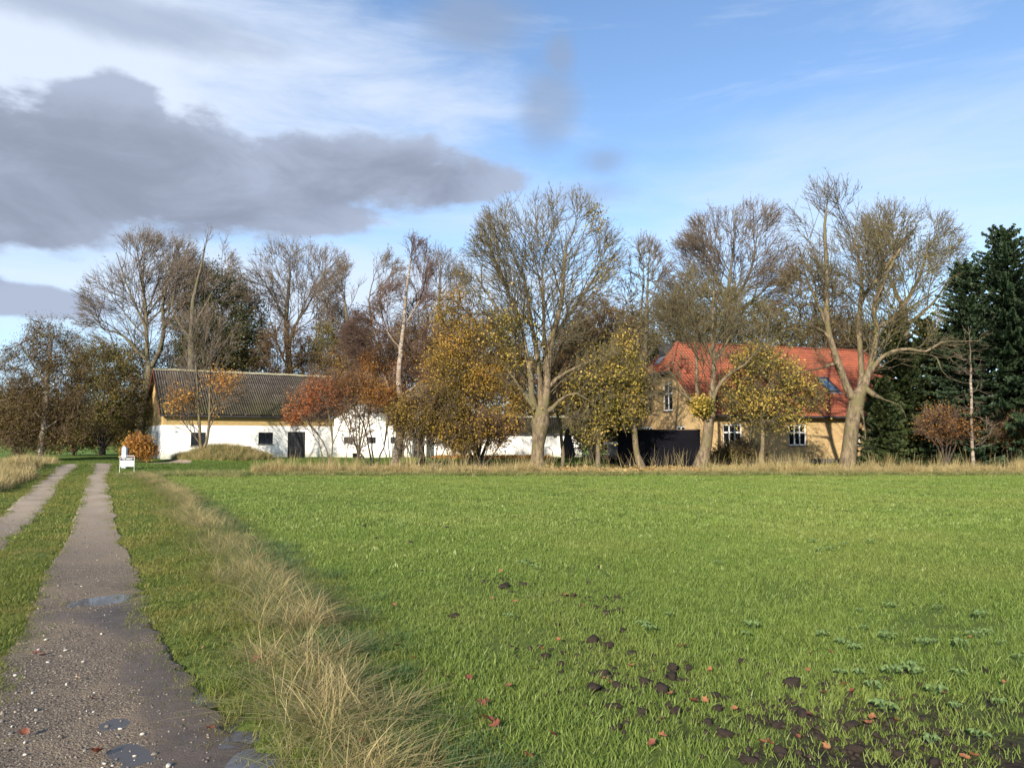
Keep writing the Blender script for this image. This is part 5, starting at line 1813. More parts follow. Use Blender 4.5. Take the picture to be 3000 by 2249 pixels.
    tree('beech_bush', 'round copper and yellow leaved bush at the barn corner', 'bush', 47.5,
         up_stems(410, 1344, [(385, 1300), (400, 1288), (420, 1285), (435, 1305), (410, 1300)], .08, .02),
         [(408, 1312, 38, 34), (400, 1325, 36, 24), (425, 1325, 26, 24)], n_attr=500, D=.18, tip=.007, twigs=1300, twig_len=.25, bark='bark_dark', twig='twig_brown', leaf='lf_orange', n_leaf=5200, leaf_size=.11, seed=92, leaf_spread=.12, tint_bias=.28, thick=.02)
    # --- left group
    tree('alder_tree', 'dark leaved alder with a pale knobbly trunk at the far left of the track', 'tree', 50.0,
         [[(116, 1352, .26), (119, 1320, .22), (128, 1260, .20), (134, 1200, .17), (138, 1130, .14), (146, 1050, .10), (150, 990, .06)], [(130, 1240, .1), (90, 1190, .05, .4), (50, 1150, .03, .5)],
          [(138, 1130, .1), (90, 1060, .05, -.4), (60, 1010, .03, -.5)], [(137, 1150, .1), (190, 1100, .05, .4), (215, 1060, .03, .6)], [(128, 1260, .1), (180, 1225, .05, -.5), (215, 1220, .03, -.8)]],
         [(145, 1020, 70, 90), (90, 1080, 80, 100), (190, 1090, 70, 100), (50, 1180, 60, 100), (130, 1180, 110, 90), (210, 1220, 60, 80), (70, 1270, 90, 60), (20, 1240, 40, 80)],
         n_attr=2300, D=.28, tip=.007, twigs=5200, twig_len=.42, twig_r=.007, bark='bark_birch', twig='twig_brown', leaf='lf_russet', n_leaf=31000, leaf_size=.085, seed=101, clump=.5, leaf_spread=.18)
    tree('alder_tree', 'shaded olive brown tree behind the alder, over the end of the track', 'tree', 60.0,
         up_stems(300, 1325, [(270, 1120), (310, 1060), (340, 1140), (250, 1180), (370, 1200)], .25, .05),
         [(290, 1100, 80, 90), (340, 1150, 80, 90), (250, 1180, 60, 90), (380, 1210, 60, 70), (300, 1230, 90, 60)],
         n_attr=1300, D=.36, tip=.01, twigs=3600, twig_len=.55, twig_r=.01, bark='bark_dark', twig='twig_brown', leaf='lf_olive', n_leaf=22000, leaf_size=.13, seed=102, clump=.5, leaf_spread=.25)
    # --- tall bare trees behind the barn
    gb = 'tall bare ash trees behind the barn'
    tree('ash_tree', 'wide bare ash leaning over the left gable of the barn', 'tree', 70.0,
         [[(400, 1330, .55), (412, 1240, .48), (425, 1150, .42), (440, 1080, .38)], [(440, 1080, .3), (470, 1020, .3), (480, 960, .24), (476, 900, .2), (490, 830, .15), (510, 760, .1)],
          [(436, 1090, .3), (430, 1010, .26), (428, 920, .2), (420, 840, .15), (410, 770, .09)], [(425, 1060, .25), (380, 1000, .18), (345, 975, .14), (300, 960, .10), (260, 905, .06)],
          [(430, 960, .2), (390, 880, .12), (360, 800, .08), (340, 740, .05)], [(480, 960, .2), (540, 880, .12), (570, 800, .08), (590, 740, .05)], [(412, 1150, .3), (350, 1060, .12), (310, 1030, .08), (260, 1000, .05)]],
         [(470, 780, 110, 85), (400, 860, 110, 110), (530, 830, 80, 100), (330, 900, 80, 110), (300, 970, 70, 70), (450, 960, 110, 80), (260, 940, 40, 45), (350, 1050, 80, 60), (420, 720, 60, 30)],
         n_attr=2600, D=.45, kill=.5, up=.14, jit=.13, tip=.014, twigs=4200, twig_len=.8, twig_r=.012, bark='bark_ash', twig='twig_grey', group=gb, seed=111, rec=dict(sc=1.6, dens=.80, up=.12), shell=.45, leaf='lf_olive', n_leaf=1200, leaf_size=.14, leaf_ells=[(380, 1060, 100, 60, 1)], reach=9)
    tree('ash_tree', 'bare ash with a high thin crown rising over the dark leafy tree', 'tree', 66.0,
         [[(560, 1330, .4), (562, 1180, .34), (560, 1060, .28), (562, 960, .22), (568, 870, .16), (590, 780, .1), (600, 720, .06)], [(562, 960, .2), (610, 880, .1), (650, 800, .06)], [(560, 1000, .2), (510, 920, .1), (500, 860, .06)]],
         [(600, 760, 75, 75), (560, 850, 70, 80), (640, 820, 55, 80), (540, 980, 60, 80)], n_attr=1300, D=.42, up=.12, jit=.14, tip=.013, twigs=1800, twig_len=.8, twig_r=.011, bark='bark_ash', twig='twig_grey', group=gb, seed=112, rec=dict(sc=1.6, dens=.80, up=.12), reach=9)
    tree('holm_oak_tree', 'broad dark evergreen tree behind the barn ridge', 'tree', 72.0,
         up_stems(660, 1335, [(600, 960), (650, 900), (700, 960), (560, 1000), (740, 1020)], .45, .08),
         [(640, 880, 90, 90), (590, 940, 80, 90), (700, 940, 80, 90), (650, 1010, 130, 90), (740, 1020, 60, 80), (560, 1040, 60, 60), (620, 830, 45, 45)],
         n_attr=1500, D=.5, tip=.012, twigs=2600, twig_len=.7, twig_r=.012, bark='bark_dark', twig='twig_brown', leaf='lf_dark', n_leaf=32000, leaf_size=.17, seed=113, clump=.6, leaf_spread=.36, shell=.5, tint_bias=.08)
    tree('ash_tree', 'bare round crowned ash with blue sky around it, above the barn roof', 'tree', 71.0,
         [[(842, 1330, .45), (846, 1180, .38), (848, 1100, .34), (846, 1040, .28), (838, 960, .24), (842, 880, .18), (850, 800, .10)], [(845, 1030, .26), (860, 960, .2), (900, 900, .13), (930, 840, .08), (960, 800, .05)],
          [(840, 940, .2), (800, 870, .1), (770, 820, .06), (745, 790, .04)], [(850, 1080, .2), (890, 1060, .14), (925, 1040, .11), (935, 960, .09), (945, 880, .06), (955, 830, .04)], [(846, 1090, .2), (810, 1000, .1), (790, 930, .06), (770, 890, .04)]],
         [(850, 780, 110, 65), (790, 850, 70, 70), (900, 840, 75, 70), (960, 800, 50, 70), (960, 920, 40, 60), (830, 940, 70, 60)],
         n_attr=1900, D=.42, kill=.47, up=.13, jit=.15, tip=.013, twigs=3000, twig_len=.75, twig_r=.011, bark='bark_ash', twig='twig_grey', group=gb, seed=114, rec=dict(sc=1.6, dens=.80, up=.12), shell=.5, reach=9)
    tree('ash_tree', 'greenish bare tree left of the birch top', 'tree', 68.0,
         [[(1060, 1330, .4), (1058, 1180, .34), (1040, 1060, .26), (1020, 960, .18), (1010, 880, .1)], [(1050, 1100, .26), (1090, 980, .18), (1080, 880, .1), (1100, 800, .05)], [(1040, 1060, .2), (980, 980, .1), (960, 900, .05)]],
         [(1060, 830, 80, 80), (1000, 880, 70, 90), (1120, 840, 70, 90), (1010, 990, 90, 90), (1110, 980, 80, 90), (960, 1010, 50, 60)],
         n_attr=2300, D=.42, up=.14, jit=.13, tip=.013, twigs=4200, twig_len=.75, twig_r=.012, bark='bark_ash', twig='twig_grey', group=gb, seed=115, rec=dict(sc=1.6, dens=.80, up=.12), leaf='lf_olive', n_leaf=1800, leaf_size=.14, leaf_ells=[(1000, 1010, 100, 70, 1)], shell=.4, reach=9)
    tree('ash_tree', 'bare upright tree between the birch and the big sycamore', 'tree', 69.0,
         [[(1270, 1330, .4), (1268, 1150, .33), (1275, 1020, .24), (1285, 900, .15), (1290, 800, .07)], [(1275, 1020, .2), (1330, 930, .1), (1350, 850, .05)], [(1270, 1060, .2), (1230, 950, .1), (1220, 860, .05)]],
         [(1280, 830, 75, 90), (1230, 900, 60, 100), (1330, 880, 60, 90), (1280, 990, 90, 80)], n_attr=1600, D=.42, up=.14, jit=.13, tip=.013, twigs=3000, twig_len=.75, twig_r=.011, bark='bark_ash', twig='twig_grey', group=gb, seed=116, rec=dict(sc=1.6, dens=.80, up=.12), reach=9)
    # --- behind the house
    gh = 'bare trees behind the farmhouse'
    tree('ash_tree', 'wide bare tree behind the house with a domed crown of fine twigs', 'tree', 64.0,
         [[(2130, 1330, .55), (2132, 1150, .45), (2130, 1000, .38), (2130, 900, .3)], [(2130, 900, .25), (2100, 820, .18), (2070, 740, .12), (2050, 680, .06)], [(2130, 890, .25), (2140, 800, .18), (2150, 720, .1), (2150, 650, .05)],
          [(2130, 900, .25), (2190, 820, .16), (2210, 740, .1), (2220, 670, .05)], [(2125, 930, .2), (2060, 860, .1), (2010, 800, .06), (1990, 760, .04)], [(2135, 930, .2), (2230, 860, .1), (2280, 800, .06)]],
         [(2110, 700, 90, 90), (2210, 680, 80, 85), (2040, 760, 75, 80), (2150, 800, 120, 80), (2270, 770, 60, 80), (2010, 830, 60, 60), (2220, 860, 80, 60)],
         n_attr=2500, D=.4, up=.14, jit=.13, tip=.012, twigs=4200, twig_len=.7, twig_r=.011, bark='bark_ash', twig='twig_grey', group=gh, seed=121, rec=dict(sc=1.45, dens=.82, up=.13), shell=.45, reach=9)
    tree('hawthorn_tree', 'low dome of dense olive brown foliage behind the house roof', 'tree', 57.0,
         up_stems(2080, 1330, [(1960, 960), (2020, 880), (2100, 860), (2180, 900), (2260, 960), (1900, 1040)], .35, .05),
         [(2060, 920, 130, 90), (1960, 970, 100, 90), (2180, 960, 110, 80), (2080, 990, 160, 60), (1900, 1050, 70, 80), (2270, 980, 70, 60), (1970, 880, 60, 40)],
         n_attr=2400, D=.4, up=.1, jit=.18, tip=.011, twigs=6000, twig_len=.6, twig_r=.011, bark='bark_ash', twig='twig_green', leaf='lf_olive', n_leaf=20000, leaf_size=.12, seed=122, clump=.5, leaf_spread=.28, shell=.5, max_nodes=10000)
    tree('ash_tree', 'bare slender tree between the sycamore and the house', 'tree', 55.0,
         [[(1880, 1330, .3), (1884, 1150, .22), (1890, 1000, .16), (1895, 880, .1), (1900, 780, .05)], [(1890, 960, .12), (1850, 880, .06), (1830, 810, .03)], [(1895, 900, .1), (1930, 830, .05), (1950, 760, .03)]],
         [(1890, 800, 50, 100), (1840, 880, 50, 80), (1940, 860, 45, 90), (1890, 960, 80, 80)], n_attr=900, D=.34, up=.16, jit=.13, tip=.010, twigs=1500, twig_len=.6, twig_r=.009, bark='bark_ash', twig='twig_grey', group=gh, seed=123, rec=dict(sc=1.2, dens=.8, up=.2, ang=28), reach=8)
    tree('oak_tree', 'spreading bare oak behind the split trunk with olive tinged outer twigs', 'tree', 47.0,
         [[(2660, 1330, .45), (2655, 1150, .38), (2650, 1000, .3), (2645, 900, .24)], [(2645, 900, .2), (2600, 800, .12), (2570, 700, .06)], [(2645, 900, .2), (2690, 820, .14), (2720, 720, .08)], [(2650, 960, .2), (2740, 880, .1), (2790, 800, .05)]],
         [(2640, 680, 120, 80), (2730, 740, 85, 110), (2560, 740, 80, 100), (2680, 860, 120, 90), (2780, 830, 45, 100)],
         n_attr=1900, D=.34, kill=.38, up=.12, jit=.14, tip=.009, twigs=3600, twig_len=.5, twig_r=.008, bark='bark_hero', twig='twig_green', leaf='lf_olive', n_leaf=3600, leaf_size=.085, seed=124, rec=dict(sc=1.1, dens=.72, up=.08, wob=.10), clump=.6, shell=.5, group=gh, leaf_ells=[(2740, 780, 90, 120, 1), (2640, 900, 150, 90, .7)], tint_bias=.2)
    tree('oak_tree', 'dense twiggy tree filling the gap above the middle of the red roof', 'tree', 60.0,
         up_stems(2370, 1330, [(2340, 900), (2390, 820), (2430, 900), (2300, 960)], .4, .06),
         [(2370, 860, 90, 120), (2440, 930, 80, 100), (2310, 960, 80, 70), (2400, 1000, 140, 60)], n_attr=1700, D=.4, up=.1, jit=.18, tip=.011, twigs=4200, twig_len=.6, twig_r=.011, bark='bark_ash', twig='twig_brown', leaf='lf_olive', n_leaf=6500, leaf_size=.12, seed=125, clump=.6, leaf_spread=.25, group=gh)


def shrub(name, label, Y, u, v, ru, rv, leaf, n, size, seed, twig='twig_brown', group=None, cat='shrub', tb=0.0, tw=1200):
    tops = [(u + ru * a, v - rv * b) for a, b in ((-.6, .3), (-.25, .7), (.1, .8), (.4, .6), (.7, .2))]
    v0 = CU  # unused
    vb = 1280 + CAM_H * F_PX / Y
    return tree(name, label, cat, Y, up_stems(u, vb, tops, .14, .03), [(u, v, ru, rv), (u - ru * .5, v + rv * .25, ru * .5, rv * .7), (u + ru * .5, v + rv * .25, ru * .5, rv * .7), (u + ru * .1, v - rv * .5, ru * .5, rv * .6)],
                n_attr=700, D=.3 * Y / 45, tip=.009, twigs=tw, twig_len=.45 * Y / 45, twig_r=.008 * Y / 45, bark='bark_dark', twig=twig, leaf=leaf, n_leaf=n, leaf_size=size, seed=seed, clump=.5, leaf_spread=.2 * Y / 45, group=group, thick=.03, shell=.4, tint_bias=tb, max_nodes=4000)


def build_thickets():
    g = 'scrub bushes screening the farmyard'
    L = [('dark brown scrub bush behind the alder on the left edge', 52, 60, 1230, 110, 80, 'lf_russet', 9000, .13),
         ('low dark bush in shade where the track ends', 66, 215, 1270, 75, 60, 'lf_russet', 7000, .16),
         ('olive bush in the dark gap left of the barn', 74, 385, 1255, 60, 75, 'lf_olive', 7000, .17),
         ('purple brown twiggy bush rising behind the barn ridge', 68, 830, 1030, 80, 75, 'lf_brown', 1500, .12),
         ('grey twiggy bush behind the right end of the barn ridge', 70, 930, 1075, 80, 50, 'lf_olive', 2600, .14),
         ('russet bush between the barn roof and the birch', 55, 1050, 1080, 90, 90, 'lf_brown', 7500, .12),
         ('brown twiggy bush behind the birch', 58, 1180, 1070, 110, 110, 'lf_brown', 5000, .12),
         ('brown bush behind the golden tree', 57, 1330, 1100, 110, 120, 'lf_brown', 6500, .13),
         ('dark purple brown bush behind the shed roof', 67, 1640, 1110, 130, 90, 'lf_russet', 7000, .15),
         ('dark ivy bush right of the white shed', 58, 1740, 1260, 60, 75, 'lf_dark', 6500, .13),
         ('olive bush beside the house gable', 53, 1830, 1200, 70, 110, 'lf_olive', 7000, .13),
         ('brown scrub above the shed', 72, 1500, 1130, 130, 90, 'lf_brown', 5500, .16),
         ('twiggy bush behind the barn over the brick gable', 74, 480, 1080, 110, 70, 'lf_brown', 3500, .15),
         ('scrub bush behind the middle of the barn ridge', 74, 700, 1080, 120, 60, 'lf_russet', 6000, .16),
         ('olive scrub behind the left roof hip', 60, 1890, 1080, 90, 90, 'lf_olive', 6500, .13),
         ('dark green scrub behind the right roof end', 62, 2560, 1050, 130, 120, 'lf_dark', 7500, .15),
         ('copper leaved beech shrub at the foot of the spruces', 37.5, 2770, 1250, 70, 48, 'lf_orange', 2600, .07),
         ('small copper shrub at the right edge', 37.0, 2965, 1270, 45, 50, 'lf_brown', 1800, .075),
         ('dark shaded undergrowth bush below the spruces', 42.5, 2700, 1310, 90, 50, 'lf_russet', 4200, .10),
         ('dark shaded undergrowth bush at the lower right', 42.0, 2900, 1310, 110, 50, 'lf_russet', 4200, .10),
         ('brown scrub bush above the outbuilding roof', 74, 1000, 1010, 100, 110, 'lf_brown', 5200, .15),
         ('twiggy brown bush left of the golden tree top', 73, 1240, 1010, 110, 120, 'lf_brown', 5200, .15),
         ('brown bush seen through the sycamore limbs', 70, 1450, 1040, 100, 110, 'lf_brown', 4800, .15),
         ('olive bush between the sycamore and the roof hip', 64, 1800, 1000, 110, 100, 'lf_olive', 5200, .14),
         ('russet bush behind the closed parasol', 66, 1690, 1030, 90, 80, 'lf_russet', 4200, .15),
         ('olive bush above the right part of the red roof', 66, 2450, 1000, 110, 90, 'lf_olive', 4600, .15),
         ('low dark bush at the foot of the house wall', 42.8, 2160, 1335, 60, 22, 'lf_olive', 1800, .09)]
    for i, (lab, Y, u, v, ru, rv, lf, n, s) in enumerate(L):
        shrub('bush', lab, Y, u, v, ru, rv, lf, n, s, 200 + i, group=g if i < 16 else None, cat='bush')


def spruce(label, Y, u, vt, half, seed, mat='needle', vb=None, name='spruce_tree', density=1.0):
    global TRI
    r = np.random.default_rng(seed)
    b = P(u, 1340, Y)
    H = P(u, vt, Y)[2]
    Rm = half * Y / F_PX
    root = empty(name, (b[0], Y, 0), 0, label=label, cat='spruce tree', group='spruces at the right edge')
    t = MB()
    n = 9
    t.tube([(0.05 * math.sin(i * 1.3), 0, H * i / n) for i in range(n + 1)], [0.16 * (1 - i / n) + 0.012 for i in range(n + 1)], 8)
    t.build('trunk', M['bark_dark'], root, smooth=True)
    pos, par, R = [np.array([0, 0, 0.0])], [-1], [0.02]
    sp_c, sp_d, sp_l, sp_w, sp_n = [], [], [], [], []
    z = 0.35
    segs = []
    while z < H - 0.15:
        f = z / H
        Lr = Rm * (1 - f) ** 0.52 * (1.0 if f > .12 else .75 + 2 * f) + 0.12
        nb = 8 if f < .8 else 6
        off = r.uniform(0, 6.28)
        for k in range(nb):
            a = off + 2 * math.pi * k / nb + r.normal(0, .18)
            L = Lr * r.uniform(.55, 1.1) * (1 + .13 * math.sin(a * 3 + seed) * math.sin(z * 1.7 + seed))
            d0 = np.array([math.cos(a), math.sin(a), 0])
            slope = 0.55 * (f - 0.45) + r.normal(0, .08)
            m = max(3, int(L / 0.28))
            p = np.array([0, 0, z + r.normal(0, .06)])
            for s in range(m):
                q = (s + 1) / m
                dz = slope - 0.35 * math.sin(q * 2.2) * (1 - f) + 0.45 * q * q
                d = d0 + np.array([0, 0, dz]); d /= np.linalg.norm(d)
                p2 = p + d * L / m
                segs.append((p.copy(), p2.copy(), 0.022 * (1 - q * .8) + .004))
                side = np.cross(d, [0, 0, 1.0]); side /= np.linalg.norm(side)
                for sg in (-1, 1):
                    for rep in range(2):
                        tl = (0.16 + 0.42 * (1 - q) * min(L, 2.2) / 1.6) * r.uniform(.7, 1.2)
                        dd = d * .75 + side * sg * r.uniform(.5, 1.0) + np.array([0, 0, r.normal(-.06, .16)])
                        dd /= np.linalg.norm(dd)
                        c0 = p + (p2 - p) * r.random()
                        sp_c.append(c0); sp_d.append(dd); sp_l.append(tl)
                sp_c.append(p); sp_d.append(d); sp_l.append(L / m * 1.25)
                p = p2
            for w in range(3):
                dd = d + r.normal(0, .35, 3); dd[2] += .25; dd /= np.linalg.norm(dd)
                sp_c.append(p); sp_d.append(dd); sp_l.append(.2)
        z += (0.19 + 0.08 * (1 - f)) / density
    c = np.array(sp_c); d = np.array(sp_d); l = np.array(sp_l)
    keep = (c[:, 2] > 0.15)
    c, d, l = c[keep], d[keep], l[keep]
    n = len(c)
    Vs, Fs, tn = [], [], []
    # each spray: two crossed strips made of slanting needle rows
    for rot in (0.0, 1.57):
        ref = np.tile([0, 0, 1.0], (n, 1)) + r.normal(0, .25, (n, 3))
        a = np.cross(d, ref); a /= np.linalg.norm(a, axis=1)[:, None]
        bb = np.cross(d, a)
        w = a * math.cos(rot) + bb * math.sin(rot)
        hw = 0.055 + 0.025 * r.random(n)
        st = 2
        for s in range(st):
            q0 = c + d * (l * s / st)[:, None]; q1 = c + d * (l * (s + .8) / st)[:, None]
            tipf = 1.0 if s < st - 1 else .45
            A = q0; B = q0 + w * (hw * 1.35)[:, None] + d * 0.05; C = q1 + d * .02; D_ = q0 - w * (hw * 1.35)[:, None] + d * .05
            V = np.stack([A, B, C, D_], 1).reshape(-1, 3)
            Fs.append(np.arange(4 * n).reshape(n, 4) + 4 * n * len(Vs)); Vs.append(V)
            tn.append(np.clip(r.normal(.38, .17, n) + (0.25 if s == st - 1 else 0), 0, 1))
    V = np.concatenate(Vs); F = np.concatenate(Fs)
    me = mesh_np('foliage', V, F, False, {'tint': ('FACE', np.concatenate(tn))})
    link('foliage', me, M[mat], root)
    TRI += 2 * len(F)
    Pn = np.array([[s[0], s[1]] for s in segs]); rr = np.array([s[2] for s in segs])
    k = len(Pn)
    pos = Pn.reshape(-1, 3); par = np.full(2 * k, -1); par[1::2] = np.arange(0, 2 * k, 2)
    R = np.repeat(rr, 2); main = np.full(2 * k, -1); main[0::2] = np.arange(1, 2 * k, 2)
    V, F = tubes(pos, par, R, main, par >= 0, 3)
    link('branches', mesh_np('branches', V, F, True), M['bark_dark'], root)
    TRI += 2 * len(F)
    return root


build_trees()
build_thickets()
spruce('tallest blue green spruce at the right edge with a pointed top', 37.5, 2975, 672, 225, 301)
spruce('spruce with a bushy shoulder left of the tallest one', 38.8, 2850, 765, 150, 302)
spruce('dark spruce behind the bare dead trunk', 40.5, 2790, 960, 100, 303, 'needle2')
spruce('small dark spruce nearest the right end of the house', 40.8, 2640, 925, 100, 304, 'needle2')
spruce('low spruce with drooping boughs against the house corner', 39.0, 2588, 1110, 85, 305, 'needle2')
spruce('dark spruce between the small one and the dead trunk', 42.0, 2725, 930, 95, 306, 'needle2')
spruce('spruce cut off by the right picture edge', 42.5, 3060, 820, 150, 307)
tree('dead_birch_tree', 'pale dead trunk with bare side twigs in front of the dark spruces', 'tree', 36.6,
     [[(2852, 1388, .14), (2850, 1330, .12), (2846, 1240, .10), (2846, 1150, .09), (2842, 1050, .06), (2840, 980, .03)]],
     [(2845, 1120, 38, 110), (2860, 1260, 40, 60)], n_attr=110, D=.24, up=-.05, jit=.2, tip=.007, twigs=180, twig_len=.3, bark='bark_birch', twig='twig_grey', seed=131)


def build_treeline():
    """far wood that closes the horizon as one mass"""
    r = np.random.default_rng(9)
    Vs, Fs, tn = [], [], []
    n = 22000
    x = r.uniform(-190, 230, n); y = 165 + r.normal(0, 5, n) + 12 * np.sin(x * .02)
    hmax = 7.5 + 2.2 * np.sin(x * .11) + 1.6 * np.sin(x * .31 + 1) + 1.2 * np.sin(x * .83)
    z = hmax * r.random(n) ** .7
    V, F, t = leaves_np(np.column_stack([x, y, z]), 1.7, r, np.clip(r.normal(.5, .25, n), 0, 1))
    link('distant_treeline', mesh_np('distant_treeline', V, F, False, {'tint': ('FACE', t)}), M['lf_russet'], kind='stuff', label='far belt of brown woodland on the horizon')


build_treeline()
print('TREE TRIS', TRI)

# ------------------------------------------------------------------ grass and other ground cover
def proto(me_name, V, F, tint, mat, coll):
    me = mesh_np(me_name, V, F, False, {'tint': ('FACE', tint)})
    me.materials.append(mat)
    o = bpy.data.objects.new(me_name, me)
    coll.objects.link(o)
    return o


def clump_mesh(r, nb, h, w, spread, lean, segs=2, curl=0.6, tilt=(0, 0), flat=0.0):
    """nb tapering blades bending outwards"""
    Vs, Fs, tn = [], [], []
    o = 0
    for i in range(nb):
        a = r.uniform(0, 6.28); d = spread * math.sqrt(r.random())
        b = np.array([d * math.cos(a), d * math.sin(a), -0.01])
        hh = h * r.uniform(0.55, 1.15)
        az = r.uniform(0, 6.28)
        ln = abs(r.normal(lean, lean * .5))
        dir2 = np.array([math.cos(az), math.sin(az)]) * ln + np.array(tilt)
        face = az + math.pi / 2 + r.normal(0, .6)
        s = np.array([math.cos(face), math.sin(face), 0]) * w * r.uniform(.7, 1.3)
        pts = []
        for k in range(segs + 1):
            t = k / segs
            bend = t + curl * t * t
            p = b + np.array([dir2[0] * bend * hh, dir2[1] * bend * hh, hh * (t - flat * t * t * ln)])
            pts.append(p)
        V = []
        for k, p in enumerate(pts[:-1]):
            ww = (1 - .35 * k / segs)
            V += [p - s * ww, p + s * ww]
        V.append(pts[-1])
        Vs += V
        for k in range(segs - 1):
            Fs.append((o + 2 * k, o + 2 * k + 1, o + 2 * k + 3)); Fs.append((o + 2 * k, o + 2 * k + 3, o + 2 * k + 2))
            tn += [0, 0]
        Fs.append((o + 2 * segs - 2, o + 2 * segs - 1, o + 2 * segs)); tn.append(0)
        tv = np.clip(r.normal(.5, .25), 0, 1)
        for q in range(2 * (segs - 1) + 1): tn[-1 - q] = tv
        o += len(V)
    return np.array(Vs), np.array(Fs), np.array(tn)


def scatter(name, xy, protos_coll, n_protos, scale, r, label, zscale=None, z_off=0.0, rot_x=0.0, z_max=6.28, zf=None):
    n = len(xy)
    z = (zf or ground_h)(xy[:, 0], xy[:, 1]) + z_off
    me = bpy.data.meshes.new(name)
    me.vertices.add(n)
    me.vertices.foreach_set('co', np.column_stack([xy, z]).astype(np.float32).ravel())
    a = me.attributes.new('rot', 'FLOAT_VECTOR', 'POINT')
    a.data.foreach_set('vector', np.column_stack([r.normal(0, rot_x, n), r.normal(0, rot_x, n), r.uniform(0, z_max, n)]).astype(np.float32).ravel())
    a = me.attributes.new('scl', 'FLOAT_VECTOR', 'POINT')
    zs = scale if zscale is None else zscale
    a.data.foreach_set('vector', np.column_stack([scale, scale, zs]).astype(np.float32).ravel())
    a = me.attributes.new('idx', 'INT', 'POINT')
    a.data.foreach_set('value', r.integers(0, n_protos, n).astype(np.int32))
    o = link(name, me, None, kind='stuff', label=label)
    ng = bpy.data.node_groups.new(name + '_scatter', 'GeometryNodeTree')
    ng.interface.new_socket('Geometry', in_out='INPUT', socket_type='NodeSocketGeometry')
    ng.interface.new_socket('Geometry', in_out='OUTPUT', socket_type='NodeSocketGeometry')
    gi = ng.nodes.new('NodeGroupInput'); go = ng.nodes.new('NodeGroupOutput')
    ip = ng.nodes.new('GeometryNodeInstanceOnPoints')
    ci = ng.nodes.new('GeometryNodeCollectionInfo')
    ci.inputs['Collection'].default_value = protos_coll
    ci.inputs['Separate Children'].default_value = True
    ci.inputs['Reset Children'].default_value = True
    def attr(nm, typ):
        q = ng.nodes.new('GeometryNodeInputNamedAttribute')
        q.data_type = typ
        q.inputs['Name'].default_value = nm
        return [s for s in q.outputs if s.enabled and s.name == 'Attribute'][0]
    ip.inputs['Pick Instance'].default_value = True
    L = ng.links.new
    L(gi.outputs[0], ip.inputs['Points'])
    L(ci.outputs[0], ip.inputs['Instance'])
    L(attr('idx', 'INT'), ip.inputs['Instance Index'])
    L(attr('rot', 'FLOAT_VECTOR'), ip.inputs['Rotation'])
    L(attr('scl', 'FLOAT_VECTOR'), ip.inputs['Scale'])
    L(ip.outputs[0], go.inputs[0])
    md = o.modifiers.new('scatter', 'NODES')
    md.node_group = ng
    return o


def sample_ground(n, y0, y1, r, power=1.0, wide=0.80, x0=None, x1=None):
    """points on the ground, density falling with distance"""
    u = r.random(n)
    if power == 0:
        y = y0 + (y1 - y0) * u
    else:
        a, b = y0 ** power, y1 ** power
        y = (a + (b - a) * u) ** (1 / power)
    x = r.uniform(-1, 1, n) * (wide * y + 0.6)
    return np.column_stack([x, y])


def on_track(x, y, grow_=0.0):
    return inside(x, y, POLY_R) | inside(x, y, POLY_L)


M['g_crop'] = grass_mat('crop_grass', [(0.0, (0.075, 0.125, 0.022)), (0.5, (0.165, 0.235, 0.045)), (0.85, (0.25, 0.32, 0.075)), (1.0, (0.42, 0.45, 0.20))], 0.6, 0.25, (0.235, 0.265, 0.065))
M['g_verge'] = grass_mat('verge_grass', [(0.0, (0.055, 0.095, 0.018)), (0.5, (0.15, 0.185, 0.035)), (0.85, (0.24, 0.25, 0.055)), (1.0, (0.40, 0.33, 0.13))], 0.7, 0.9, (0.27, 0.235, 0.065))
M['g_lawn'] = grass_mat('lawn_grass', [(0.0, (0.055, 0.095, 0.018)), (0.6, (0.105, 0.16, 0.028)), (1.0, (0.19, 0.23, 0.055))], 0.5, 0.25, (0.12, 0.15, 0.035))
M['g_tan'] = grass_mat('dry_grass', [(0.0, (0.22, 0.17, 0.07)), (0.5, (0.42, 0.33, 0.15)), (1.0, (0.60, 0.49, 0.26))], 0.3, 0.8, (0.22, 0.21, 0.08), 0.3, 0.6, 0.2)
M['g_mix'] = grass_mat('half_dry_grass', [(0.0, (0.07, 0.11, 0.03)), (0.4, (0.19, 0.21, 0.07)), (0.7, (0.36, 0.31, 0.13)), (1.0, (0.52, 0.43, 0.22))], 0.5, 0.9, (0.13, 0.18, 0.05), 0.3, 0.55, 0.25)
M['g_blue'] = grass_mat('blue_green_grass', [(0.0, (0.05, 0.09, 0.035)), (0.6, (0.10, 0.165, 0.06)), (1.0, (0.22, 0.26, 0.10))], 0.4, 1.2, (0.08, 0.14, 0.03))


def protos(name, mat, n, *a, **k):
    c = bpy.data.collections.new(name + '_kinds')
    r = np.random.default_rng(abs(hash(name)) % 1000 if False else sum(map(ord, name)))
    for i in range(n):
        V, F, t = clump_mesh(r, *a, **k)
        proto(name + '_tuft', V, F, t, M[mat], c)
    return c


C8, C7, C9 = (1000, 1400, .512), (0, 1400, .512), (2000, 1400, .512)


def px(c, q):
    return c[0] + q[0] * c[2], c[1] + q[1] * c[2]


